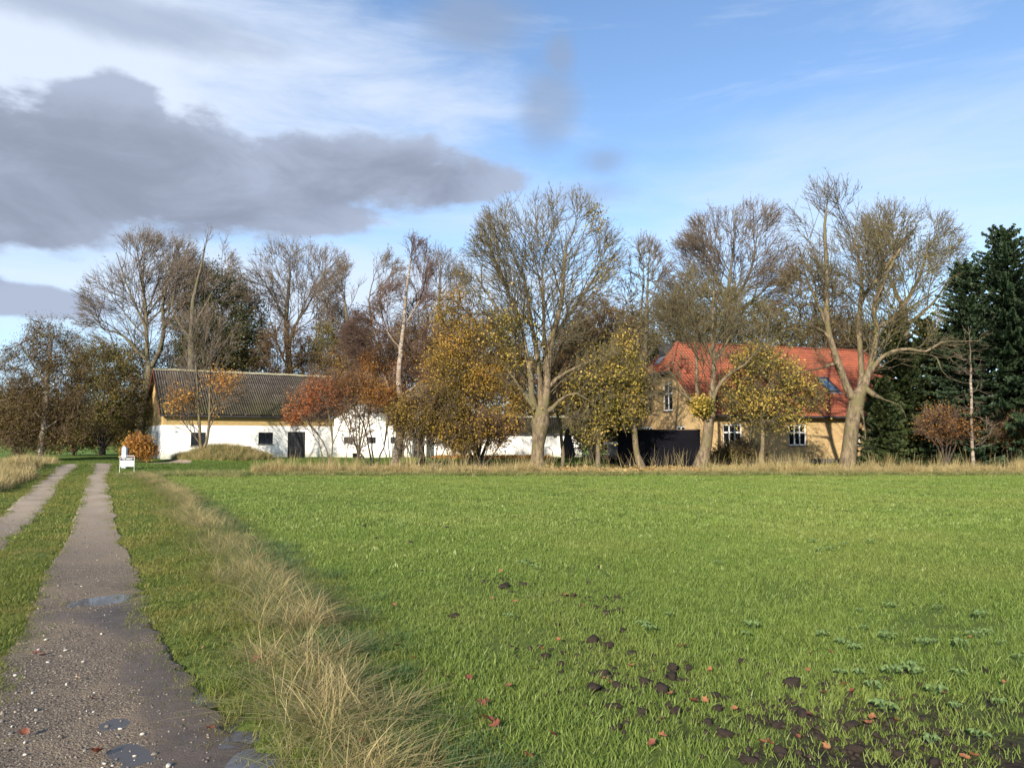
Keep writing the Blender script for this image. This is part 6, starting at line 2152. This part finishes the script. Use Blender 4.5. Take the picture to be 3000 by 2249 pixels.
CLODS = [(C8, a) for a in [(455, 530, 1), (650, 770, 1.3), (815, 590, 1), (935, 612, 1.8), (1045, 600, 1.3), (1280, 672, 1.4), (1335, 672, 1.2), (1415, 597, 1), (1475, 492, .9), (1515, 690, 1.3), (1515, 762, 1.4), (1580, 685, 1), (1595, 755, 1),
                           (1350, 722, 1), (1460, 732, 1), (1235, 828, 1), (1440, 915, 1.7), (1535, 950, 1.7), (1270, 978, 1.3), (1170, 992, 1.2), (1255, 1048, 1.2), (1660, 1000, 1.3), (1500, 1122, 2.2), (1445, 1205, 2.7), (1580, 1190, 1.8), (1735, 1160, 1.9), (1830, 1205, 2.5),
                           (1900, 1085, 2.0), (1560, 1315, 2.0), (1455, 1318, 1.0), (1735, 1335, 1.4), (1910, 1332, 1.9), (400, 372, 1), (200, 342, 1), (130, 267, 1), (600, 287, 1), (1610, 862, 1.2), (1590, 1430, 1.4), (1120, 668, .9), (1890, 1130, 2)]]
CLODS += [(C9, a) for a in [(500, 1122, 1.3), (340, 1042, 1.3), (30, 1085, 1.5), (20, 1152, 1.3), (180, 1235, 1.7), (570, 1280, 1.3), (690, 1362, 2.2), (790, 1365, 1.0), (975, 1425, 2.3), (1100, 1388, 1.2), (1200, 1405, 1.6), (1375, 1382, 1.2), (1110, 1480, 1.3),
                            (980, 1562, 2.4), (1250, 1535, 1.6), (1240, 1590, 2.0), (560, 1580, 2.0), (780, 1500, 1.7), (380, 1640, 2.4), (1680, 1590, 1.3), (1800, 1600, 1.8), (1440, 1625, 1.4), (1160, 1142, 1), (810, 1182, 1.2), (240, 1475, 2.3), (380, 1372, 1.6), (540, 1422, 2.0),
                            (960, 1252, 1.5), (1120, 1522, 1.4), (1400, 1492, 1.3), (200, 1312, 1.6), (650, 1330, 1.5), (150, 1400, 1.6), (880, 1500, 1.3)]]
CLODS.append((C9, (622, 1182, 2.3)))
CLOD_XY = []
for c_, q_ in CLODS:
    g_ = G(*px(c_, (q_[0], q_[1] + 10)))
    if g_[1] < 7.5:
        CLOD_XY.append((g_[0], g_[1], min(q_[2] * 9.3 / F_PX * g_[1], .14)))


def build_grass():
    r = np.random.default_rng(77)
    wind = (0.10, 0.02)
    # crop in the field
    c_near = protos('crop', 'g_crop', 6, 8, 0.062, 0.0025, 0.045, 0.40, 3, 0.6, wind, .35)
    c_far = protos('cropfar', 'g_crop', 5, 14, 0.062, 0.0055, 0.13, 0.25, 2, 0.4, wind)
    def field_mask(x, y, margin=0.12):
        d, s = poly_dist(x, y, BANK)
        return (s > 0) & (d > margin)
    def patch(x, y, k, ph=0.0):
        return np.sin(x * k + ph + 1.3 * np.sin(y * k * .7)) * np.sin(y * k * .9 + 2 * ph + 1.1 * np.sin(x * k * .6))
    xy = sample_ground(98000, 2.9, 13.5, r, 1.55)
    m = field_mask(xy[:, 0], xy[:, 1])
    soil = np.clip((7.2 - xy[:, 1]) / 3.0, 0, 1) * np.clip((xy[:, 0] - 0.4) / 1.4, 0, 1)
    pt = patch(xy[:, 0], xy[:, 1], 2.6, .4) * .6 + patch(xy[:, 0], xy[:, 1], 6.1, 1.4) * .4
    m &= r.random(len(xy)) > soil * np.clip(.52 + .8 * pt, 0.12, .95)
    p2 = patch(xy[:, 0], xy[:, 1], 1.9, 3.3)
    m &= r.random(len(xy)) > np.clip((p2 - .25) * 1.1, 0, .6) * (xy[:, 1] < 10)
    for cx, cy, cs in CLOD_XY:
        m &= np.hypot(xy[:, 0] - cx, (xy[:, 1] - cy + cs)) > cs * 1.5
    xy = xy[m]
    scatter('crop_grass', xy, c_near, 6, r.uniform(.65, 1.25, len(xy)) * (1 + .15 * patch(xy[:, 0], xy[:, 1], 1.3)), r, 'young green crop growing over the near field')
    xy = sample_ground(66000, 8.6, 33.5, r, 1.25, .86)
    m = field_mask(xy[:, 0], xy[:, 1]) & (r.random(len(xy)) < np.clip((xy[:, 1] - 8.4) / 5, .1, 1)) & (xy[:, 1] < FAR_EDGE_Y + .3 * np.sin(xy[:, 0]) + .4)
    xy = xy[m]
    scatter('crop_grass', xy, c_far, 5, r.uniform(.75, 1.25, len(xy)) * (1 + .12 * patch(xy[:, 0], xy[:, 1], .5)), r, 'green crop covering the far half of the field')
    # short verge grass between, beside and left of the tracks
    c_v = protos('verge', 'g_verge', 6, 12, 0.055, 0.0026, 0.055, 0.5, 2, 0.6, wind, .5)
    xy = sample_ground(64000, 2.9, 13, r, 1.2)
    d, s = poly_dist(xy[:, 0], xy[:, 1], BANK)
    m = ((s < 0) | (d < .8)) & ~on_track(xy[:, 0], xy[:, 1])
    # muddy fringe right of the track thins the grass out
    dr = nearest_edge(xy)
    mud = np.clip(1 - dr / .55, 0, 1) * np.clip((7.6 - xy[:, 1]) / 2, 0, 1) * (xy[:, 0] > -3)
    m &= r.random(len(xy)) > mud * .93
    xy = xy[m]
    scatter('verge_grass', xy, c_v, 6, r.uniform(.6, 1.4, len(xy)) * (1 + .3 * patch(xy[:, 0], xy[:, 1], 1.9)), r, 'short trodden yellow green grass along the track')
    c_vf = protos('vergefar', 'g_verge', 5, 16, 0.06, 0.006, 0.15, 0.45, 2, 0.5, wind, .4)
    xy = sample_ground(52000, 12, 48, r, 1.1, .86)
    xy = xy[xy[:, 0] < 0]
    d, s = poly_dist(xy[:, 0], xy[:, 1], BANK)
    m = ((s < 0) | (d < .8)) & ~on_track(xy[:, 0], xy[:, 1]) & (xy[:, 1] < 46)
    xy = xy[m]
    scatter('verge_grass', xy, c_vf, 5, r.uniform(.7, 1.3, len(xy)), r, 'short grass beside the far part of the track')
    # grass creeping over both edges of the tracks
    for nm, POL, yc in (('track_grass', POLY_R, 40), ('track_grass', POLY_L, 40)):
        Q = POL[(POL[:, 1] > 2.9) & (POL[:, 1] < yc)]
        n = 5200
        q = Q[r.integers(0, len(Q), n)] + r.normal(0, [.09, .12], (n, 2))
        q = q[r.random(n) < np.clip(.5 + .6 * patch(q[:, 0], q[:, 1], 2.2, 1.1), .1, 1) * np.where((q[:, 1] < 7.5) & (q[:, 0] > -3.2) & (nearest_right(q) < .4), .35, 1)]
        scatter(nm, q, c_v, 6, r.uniform(.4, 1.0, len(q)) * np.clip(q[:, 1] / 12, 1, 2.2), r, 'ragged grass creeping over the edges of the wheel tracks')
    # few tufts growing in the wheel track and mud
    xy = sample_ground(26000, 2.9, 30, r, .8)
    ed = nearest_edge(xy)
    pt = patch(xy[:, 0] * 1.0, xy[:, 1] * 1.6, 4.3, 2.0)
    m = on_track(xy[:, 0], xy[:, 1]) & (((pt > .35) & (ed < .2)) | ((pt > -.1) & (ed < .6) & (xy[:, 1] < 7) & (xy[:, 0] > -2.6) & (nearest_right(xy) < .3)))
    xy = xy[m]
    scatter('track_grass', xy, c_v, 6, r.uniform(.35, .8, len(xy)), r, 'small tufts of grass growing in from the track edges')
    # lawn in front of the barn and round the house
    c_l = protos('lawn', 'g_lawn', 5, 16, 0.075, 0.011, 0.26, 0.35, 2, 0.4, wind, .3)
    xy = np.column_stack([r.uniform(-34, 34, 46000), r.uniform(31.5, 62, 46000)])
    m = ~on_track(xy[:, 0], xy[:, 1]) & (np.abs(xy[:, 0]) < xy[:, 1] * .82)
    m &= ~((np.hypot(xy[:, 0] + 21.5, xy[:, 1] - 37) < 0))
    xy = xy[m]
    scatter('lawn_grass', xy, c_l, 5, r.uniform(.7, 1.3, len(xy)), r, 'mown lawn between the field and the buildings')
    # tan tussocks on the bank
    c_t = protos('tussock', 'g_mix', 8, 46, 0.27, 0.0020, 0.12, 0.75, 5, 1.2, (-0.20, -0.10), .5)
    c_t2 = protos('drytussock', 'g_tan', 7, 38, 0.29, 0.0020, 0.11, 0.7, 5, 1.2, (-0.22, -0.10), .5)
    c_b = protos('bluetussock', 'g_blue', 5, 40, 0.19, 0.0024, 0.12, 0.5, 4, 1.2, (0.12, -.12), .5)
    pts = np.array(BANK); seg = np.diff(pts, axis=0); ln = np.hypot(*seg.T); cum = np.concatenate([[0], np.cumsum(ln)])
    def along(n, off, w, t0=0, t1=1):
        t = r.uniform(t0, t1, n) * cum[-1]
        i = np.clip(np.searchsorted(cum, t) - 1, 0, len(seg) - 1)
        f = ((t - cum[i]) / ln[i])[:, None]
        p = pts[i] + seg[i] * f
        nn = np.column_stack([seg[i][:, 1], -seg[i][:, 0]]) / ln[i][:, None]
        q = p + nn * (off + r.normal(0, w, n))[:, None]
        return q, t / cum[-1]
    q, t = along(860, -.05, .19, .0, .86)
    thin = patch(q[:, 0], q[:, 1], 1.5, .8) * .55 + .75
    q = q[r.random(len(q)) < thin]
    q = q[~on_track(q[:, 0], q[:, 1])]
    scatter('bank_grass', q, c_t, 8, r.uniform(.4, .95, len(q)), r, 'arching half dry grass tussocks on the low bank')
    q, t = along(640, -.02, .17, 0, .92)
    q = q[(patch(q[:, 0], q[:, 1], 1.2, 2.0) > -.7)]
    scatter('dry_grass', q, c_t2, 7, r.uniform(.5, 1.05, len(q)), r, 'straw coloured tufts on the low bank beside the field')
    q, t = along(260, .34, .2, 0, .5)
    scatter('ditch_grass', q, c_b, 5, r.uniform(.5, 1.1, len(q)), r, 'long blue green grass in the ditch beside the bank')
    q, t = along(900, -.35, .22, 0, 1)
    q = q[~on_track(q[:, 0], q[:, 1])]
    c_m = protos('midtussock', 'g_verge', 5, 30, 0.17, 0.0025, 0.10, 0.5, 3, 1.0, (-.15, -.1), .5)
    scatter('bank_grass', q, c_m, 5, r.uniform(.5, 1.1, len(q)), r, 'ragged green grass on the track side of the bank')
    # tall dry strip along the far edge of the field
    c_s = protos('strip', 'g_tan', 6, 34, 0.62, 0.0055, 0.17, 0.26, 4, .8, (0.10, -.02), .3)
    c_sg = protos('stripgreen', 'g_mix', 5, 34, 0.40, 0.006, 0.2, 0.35, 3, .8, (0.08, 0), .3)
    n = 4300
    x = r.uniform(-11.5, 27.5, n); y = 34.2 + np.abs(r.normal(0, 1.3, n)) - 1.1 + .25 * np.sin(x * .6)
    dens = .45 + .35 * np.sin(x * .55 + 1) + .35 * np.sin(x * 1.9) + .3 * patch(x, y, 2.2) + .5 * (x > 9) + .35 * (x < 1)
    gap = ((x > 1.5) & (x < 8.5))
    m = (r.random(n) < dens * np.where(gap, .55, 1))
    xy = np.column_stack([x, y])[m]
    hs = np.where((xy[:, 0] > 1) & (xy[:, 0] < 8.5), .45, .74) * r.lognormal(-.50, .45, len(xy)) * (1 + .35 * patch(xy[:, 0], xy[:, 1], 1.1))
    hs = np.clip(hs, .2, 1.7)
    scatter('tall_dry_grass', xy, c_s, 6, r.uniform(.6, 1.0, len(xy)), r, 'tall straw coloured grass strip along the far field edge', zscale=hs)
    n = 150
    xy = np.column_stack([r.uniform(-11, 27, n), r.uniform(33.6, 36.4, n)])
    c_k = protos('stalk', 'g_tan', 5, 7, 0.95, 0.0045, 0.22, 0.18, 5, 1.1, (0.10, 0), .2)
    scatter('tall_dry_grass', xy, c_k, 5, r.uniform(.7, 1.1, n), r, 'single tall dry stalks standing above the grass strip', zscale=r.uniform(.8, 1.35, n))
    n = 4200
    x = r.uniform(-12.5, 28, n); y = 32.8 + r.normal(0, .55, n)
    xy = np.column_stack([x, y])
    scatter('rough_grass', xy, c_sg, 5, r.uniform(.5, .9, n), r, 'rough green and straw grass fringing the far field edge', zscale=r.uniform(.2, .55, n))
    # sparse tan clumps on the lawn near the sign
    n = 520
    x = r.uniform(-16.3, -11.0, n); y = 31.2 + r.normal(0, .5, n) + .1 * (x + 14) + 2.3 * (r.random(n) < .35)
    xy = np.column_stack([x, y])[patch(x, y, .9, .3) > -.25]
    scatter('rough_grass', xy, c_sg, 5, r.uniform(.5, .9, len(xy)), r, 'patches of dead grass on the lawn beside the sign', zscale=r.uniform(.25, .7, len(xy)))
    # banks of tall grass left of the track
    for (u0, v0, u1, v1, n, h) in ((60, 1396, 150, 1362, 520, .95), (-70, 1452, 60, 1402, 480, .85)):
        a, b = G(u0, v0), G(u1, v1)
        t = r.random(n)[:, None]
        q = a + (b - a) * t + r.normal(0, .32, (n, 2)) + np.array([-.5, .2])
        scatter('tall_dry_grass', q, c_s, 6, r.uniform(.6, 1.0, n), r, 'straw coloured grass leaning on the bank left of the track', zscale=r.uniform(.5, 1.1, n) * h)
    n = 1500
    x = r.uniform(-34, -19.5, n); y = r.uniform(33, 47, n)
    m = (x < -.61 * y - 1.2)
    scatter('rough_grass', np.column_stack([x, y])[m], c_sg, 5, r.uniform(.7, 1.2, m.sum()), r, 'rough grass and weeds between the left track and the alder', zscale=r.uniform(.5, 1.3, m.sum()))
    # mound
    n = 900
    a = r.uniform(0, 6.28, n); d = np.sqrt(r.random(n))
    xy = np.column_stack([MOUND[0] + 3.3 * d * np.cos(a), MOUND[1] + 2.0 * d * np.sin(a)])
    k = r.random(n) < .55
    scatter('mound_grass', xy[k], c_sg, 5, r.uniform(.8, 1.4, k.sum()), r, 'rough greenish grass covering the mound before the barn', zscale=r.uniform(.5, 1.1, k.sum()))
    scatter('tall_dry_grass', xy[~k], c_s, 6, r.uniform(.8, 1.2, (~k).sum()), r, 'dry stalks on the mound before the barn', zscale=r.uniform(.4, .9, (~k).sum()))


def nearest_right(xy):
    R = np.array([G(*b) for a, b in TRACK_R])
    o = np.argsort(R[:, 1])
    xr = np.interp(xy[:, 1], R[o, 1], R[o, 0])
    return np.clip((xr - xy[:, 0]) / 1.6, 0, 1)


def nearest_edge(xy):
    """rough distance to the outline of the right-hand track"""
    P_ = POLY_R[::2]
    out = np.full(len(xy), 9.0)
    for i in range(0, len(xy), 4000):
        out[i:i + 4000] = np.sqrt(((xy[i:i + 4000, None] - P_[None]) ** 2).sum(2)).min(1)
    return out


build_grass()


def pebble_mesh(r, seg=1):
    import bmesh
    bm = bmesh.new()
    bmesh.ops.create_icosphere(bm, subdivisions=seg, radius=1)
    ph = r.uniform(0, 6, 4)
    for v in bm.verts:
        c = v.co
        k = 1 + .20 * math.sin(3 * c.x + ph[0]) + .18 * math.sin(4 * c.y + ph[1]) + .16 * math.sin(5 * c.z + ph[2]) + r.uniform(-.2, .2)
        v.co = Vector((c.x * k, c.y * k * .85, c.z * k * .62))
    V = np.array([v.co[:] for v in bm.verts]); F = np.array([[v.index for v in f.verts] for f in bm.faces])
    bm.free()
    return V, F


def build_gravel():
    r = np.random.default_rng(12)
    m, N, out = new_mat('pebble_stone')
    oi = N.n('ShaderNodeObjectInfo')
    c = N.ramp(oi.outputs['Random'], [(0.0, (0.05, 0.042, 0.036)), (0.5, (0.12, 0.105, 0.088)), (0.86, (0.21, 0.185, 0.15)), (0.95, (0.28, 0.21, 0.145)), (1.0, (0.50, 0.47, 0.40))])
    principled(N, out, c, 0.6, 0.4)
    coll = bpy.data.collections.new('pebble_kinds')
    for i in range(5):
        V, F = pebble_mesh(r)
        me = mesh_np('pebble', V, F, False)
        me.materials.append(m)
        coll.objects.link(bpy.data.objects.new('pebble', me))
    xy = sample_ground(60000, 2.9, 15, r, .9)
    ok = on_track(xy[:, 0], xy[:, 1])
    xy = xy[ok]
    # fraction across the track: stones pile on the left and middle, silt on the right
    wr = nearest_right(xy)
    keep = r.random(len(xy)) < np.clip(.12 + wr * 1.1, .05, 1)
    xy = xy[keep][:24000]
    s = np.clip(r.lognormal(-5.15, .42, len(xy)), .003, .017)
    scatter('gravel', xy, coll, 5, s, r, 'loose pale and brown gravel on the track', rot_x=.5, zf=track_h)


build_gravel()


def crumpled_leaf(r, L=.06):
    """curled lobed leaf with thickness given by its curl"""
    n = 7
    V = [(0, 0, 0.004)]
    for i in range(n * 2):
        a = 2 * math.pi * i / (2 * n)
        rad = L * (1.0 if i % 2 == 0 else .74) * r.uniform(.55, 1.15)
        x, y = rad * math.cos(a), rad * .8 * math.sin(a)
        V.append((x, y, .004 + 9 * (y * y) + 5 * x * x * (1 if x > 0 else .2) + r.uniform(0, .016)))
    F = [(0, 1 + i, 1 + (i + 1) % (2 * n)) for i in range(2 * n)]
    return np.array(V), np.array(F)


def clod_label(sz, u, v):
    size = 'large rough' if sz >= 1.8 else 'fist sized' if sz >= 1.3 else 'small'
    place = 'far out in the crop' if v < 1730 else ('in the middle of the near field' if v < 1900 else ('left of the lone round clod' if u < 2300 else 'right of the lone round clod'))
    return f'{size} dark soil clod lying {place}', f'{size} soil clods {place}'


def build_small():
    r = np.random.default_rng(99)
    soil = simple('dark_clay_soil', (0.040, 0.029, 0.022), (0.022, 0.016, 0.013), 9, 0.9, .2, bump_d=.01)
    meshes = []
    for i in range(5):
        V, F = pebble_mesh(r, 2)
        me = mesh_np('soil_clod', V, F, False); me.materials.append(soil); meshes.append(me)
    clods = CLODS
    for i, (c, q) in enumerate(clods):
        u, v = px(c, q)
        p = G(u, v + 6)
        lone = i == len(clods) - 1
        s = q[2] * 9.3 / F_PX * p[1] * (1.0 if not lone else 1.05)
        s = min(s, .14)
        for k in range(1):
            link('soil_clod', meshes[i % 5], None, loc=(p[0], p[1], float(ground_h(p[0], p[1])) + s * .38), rot=(r.uniform(-.3, .3), r.uniform(-.3, .3), r.uniform(0, 6.28)),
                 label='large smooth round soil clod standing alone above the crop' if lone else clod_label(q[2], u, v)[0],
                 cat='soil clod', group=None if lone else clod_label(q[2], u, v)[1]).scale = (s, s, s * (1.15 if lone else .9))
    # crumbled smaller soil: too many to count
    Vs, Fs = [], []
    n = 0
    V0, F0 = pebble_mesh(r)
    for k in range(1100):
        c, q = clods[r.integers(0, len(clods) - 1)]
        u, v = px(c, q)
        p = G(u, v) + r.normal(0, [.16, .16])
        s = r.uniform(.006, .026)
        a = r.uniform(0, 6.28)
        R = np.array([[math.cos(a), -math.sin(a), 0], [math.sin(a), math.cos(a), 0], [0, 0, 1]])
        Vs.append((V0 * s) @ R.T + [p[0], p[1], float(ground_h(p[0], p[1])) + s * .3]); Fs.append(F0 + n); n += len(V0)
    link('soil_crumbs', mesh_np('soil_crumbs', np.concatenate(Vs), np.concatenate(Fs), True), soil, kind='stuff', label='crumbs of dark soil between the clods')
    # fallen leaves
    lm = []
    for nm, a, b in (('orange_dead_leaf', (0.30, 0.13, 0.055), (0.19, 0.075, 0.035)), ('red_brown_dead_leaf', (0.20, 0.065, 0.035), (0.12, 0.04, 0.025)), ('pale_dead_leaf', (0.45, 0.30, 0.16), (0.32, 0.2, 0.1))):
        lm.append(simple(nm, a, b, 25, 0.6))
    lme = []
    for i in range(6):
        V, F = crumpled_leaf(r)
        me = mesh_np('fallen_leaf', V, F, False); me.materials.append(lm[i % 3]); lme.append(me)
    leaves = [(C9, a, 0) for a in [(730, 1025), (715, 1130), (155, 1130), (305, 1210), (1090, 1440), (1220, 1440), (820, 1590), (460, 1565), (1260, 1320), (930, 1220), (1845, 1200), (1640, 945), (10, 1000), (1680, 1640), (1500, 1265), (300, 1355), (1060, 1462), (500, 1585), (130, 1300), (1620, 1645), (810, 1270)]]
    leaves += [(C9, a, 1) for a in [(60, 1300), (75, 1320), (720, 1410), (660, 1550), (850, 1030), (980, 1262)]]
    leaves += [(C8, a, 0) for a in [(1930, 1000), (300, 745), (910, 560), (1305, 325), (1280, 692), (1335, 690), (1380, 760), (1500, 1185), (1540, 1195), (1785, 1125), (1150, 1000), (865, 700), (995, 720), (1240, 940), (405, 1065), (1060, 1625), (965, 1230), (1880, 1270), (1655, 1110), (1840, 1535)]]
    leaves += [(C8, a, 1) for a in [(175, 625), (600, 1165), (640, 1165), (720, 1175), (1110, 1130), (800, 1330), (835, 1325), (850, 1430), (885, 1445), (380, 1375), (370, 1395), (120, 1590), (20, 1620), (1210, 1510), (1840, 1420), (1780, 1580), (320, 1000), (15, 965), (735, 1590), (820, 1400)]]
    leaves += [(C7, a, 1) for a in [(1245, 620), (1330, 580), (1460, 1080), (1490, 1070), (1445, 1100), (1620, 1250), (1580, 1300), (1560, 1360), (1740, 1420), (1770, 1430), (1800, 1465), (1380, 705), (210, 1015), (245, 1028), (525, 1285), (540, 1600), (570, 1595), (140, 1490), (1200, 1460)]]
    leaves += [(C7, a, 2) for a in [(1040, 465), (440, 1170), (1560, 1210), (1160, 1010), (1165, 930)]]
    for i, (c, q, k) in enumerate(leaves):
        u, v = px(c, q)
        p = G(u, v)
        s = r.uniform(.35, .68) * (1.1 if k == 1 else 1.0)
        col = ('orange brown', 'dark red brown', 'pale brown')[k]
        where = 'near the track' if c is C7 else 'in the short green crop'
        link('fallen_leaf', lme[k + 3 * (i % 2)], None, loc=(p[0], p[1], float(ground_h(p[0], p[1])) + (r.uniform(.03, .05) if c is not C7 else .03 + .012 * (not on_track(p[0], p[1])))), rot=(r.uniform(-.5, .7), r.uniform(-.5, .5), r.uniform(0, 6.28)),
             label=f'{col} curled dead leaf lying {where}', cat='fallen leaf', group=f'{col} dead leaves {where}').scale = (s, s, s)
    # leaf litter under the trees
    n = 5200
    x = np.concatenate([r.uniform(-2.5, 9.5, 3600), r.uniform(-6, 18, 1600)]); y = np.concatenate([33.6 + np.abs(r.normal(0, 2.2, 3600)), r.uniform(34, 44, 1600)])
    tn = np.clip(r.normal(.6, .25, n), 0, 1)
    z = ground_h(x, y) + r.uniform(.02, .16, n)
    V, F, t = leaves_np(np.column_stack([x, y, z]), .13, r, tn, droop=0)
    link('fallen_leaves', mesh_np('fallen_leaves', V, F, False, {'tint': ('FACE', t)}), leaf_mat('litter_leaves', [(0, (0.15, 0.075, 0.025)), (.5, (0.30, 0.185, 0.07)), (1, (0.44, 0.31, 0.13))], .2), kind='stuff', label='yellow brown leaf litter under the trees at the field edge')
    n = 2600
    a = P(1400, 1340, 55)[0]
    x = r.uniform(-6, 3, n); y = r.uniform(55, 60, n)
    V, F, t = leaves_np(np.column_stack([x, y, ground_h(x, y) + r.uniform(.02, .2, n)]), .2, r, np.clip(r.normal(.5, .25, n), 0, 1), droop=0)
    link('fallen_leaves', mesh_np('fallen_leaves', V, F, False, {'tint': ('FACE', t)}), M['lf_orange'], kind='stuff', label='orange leaf litter at the foot of the white shed')
    # volunteer rape plants: pale blue green rosettes
    wm = simple('rape_leaf', (0.10, 0.155, 0.048), (0.15, 0.215, 0.075), 30, 0.5)
    wme = []
    for i in range(4):
        mb = MB()
        for k in range(6):
            a = k * 1.05 + r.uniform(-.3, .3); L = r.uniform(.05, .085); w = L * .42
            d = Vector((math.cos(a), math.sin(a), 0)); s = Vector((-math.sin(a), math.cos(a), 0))
            h0 = .05
            q = [Vector((0, 0, .01)), d * L * .45 + Vector((0, 0, h0 * .8)), d * L * .7 + s * w + Vector((0, 0, h0 + .02)), d * L * 1.15 + s * w * .9 + Vector((0, 0, h0 + .018)), d * L * 1.4 + Vector((0, 0, h0)), d * L * 1.15 - s * w * .9 + Vector((0, 0, h0 + .02)), d * L * .7 - s * w + Vector((0, 0, h0 + .022)), d * L * .9 + Vector((0, 0, h0 + .006))]
            o0 = len(mb.v)
            mb.poly([tuple(x) for x in q] + [tuple(q[0] + s * .004)], [(0, 8, 1), (1, 2, 7), (2, 3, 7), (3, 4, 7), (4, 5, 7), (5, 6, 7), (6, 1, 7)])
        me = bpy.data.meshes.new('leafy_weed'); me.from_pydata(mb.v, [], mb.f); me.update(); me.materials.append(wm); wme.append(me)
    weeds = [(C8, a) for a in [(1040, 520), (1065, 500), (1100, 540), (1215, 330), (960, 820), (1760, 900), (1730, 870), (1870, 810)]]
    weeds += [(C9, a) for a in [(740, 380), (780, 430), (850, 425), (920, 395), (1080, 385), (205, 515), (400, 895), (370, 930), (800, 940), (900, 980), (935, 990), (985, 1020), (1040, 900), (1015, 785), (1240, 1135), (1300, 1130), (1335, 1165), (1205, 1165), (1590, 1160), (1450, 1280), (1130, 1365),
                                (1160, 1390), (1710, 820), (1750, 920), (1600, 1010), (1430, 990), (1170, 970), (1820, 980), (1685, 945), (1700, 1535), (1430, 1570), (1020, 1165), (1090, 1255), (1190, 760), (1460, 770), (1560, 1360), (1940, 1070), (1380, 1000), (910, 1160), (1810, 1320)]]
    for i, (c, q) in enumerate(weeds):
        u, v = px(c, q)
        p = G(u, v)
        s = r.uniform(.4, .75) * (1 + p[1] * .02)
        near = c is C9
        link('leafy_weed', wme[i % 4], None, loc=(p[0], p[1], float(ground_h(p[0], p[1])) + .03), rot=(0, 0, r.uniform(0, 6.28)), label='pale blue green broad leaved weed in the crop on the right' if near else 'pale blue green broad leaved weed in the middle of the field',
             cat='weed', group='broad leaved weeds on the right of the field' if near else 'broad leaved weeds in mid field').scale = (s, s, s * 1.2)
    # pale stones lying on the track
    st = simple('pale_stone', (0.55, 0.52, 0.45), (0.42, 0.39, 0.33), 20, 0.7)
    sm = []
    for i in range(3):
        V, F = pebble_mesh(r)
        me = mesh_np('stone', V, F, True); me.materials.append(st); sm.append(me)
    D = (0, 1800, .2709)
    for i, (x, y, s) in enumerate([(1300, 1245, .016), (1543, 1303, .015), (1457, 1522, .013), (392, 1035, .016), (130, 1225, .014), (268, 1552, .015), (355, 850, .015), (268, 1410, .015), (940, 1048, .013), (1825, 1632, .02), (900, 533, .018), (390, 1172, .012), (1020, 846, .011), (1293, 760, .01),
                                   (1013, 1060, .011), (520, 518, .015), (500, 265, .022), (425, 368, .02), (710, 390, .018), (1095, 222, .018), (160, 675, .02), (1132, 1612, .012)]):
        p = G(0 + x * .2709, 1800 + y * .2709)
        link('stone', sm[i % 3], None, loc=(p[0], p[1], float(track_h(p[0], p[1])) + s * .4), rot=(0, 0, r.uniform(0, 6.28)), label='small pale stone lying on the muddy gravel track', cat='stone', group='pale stones on the track').scale = (s * .9, s * .75, s * .75)


build_small()
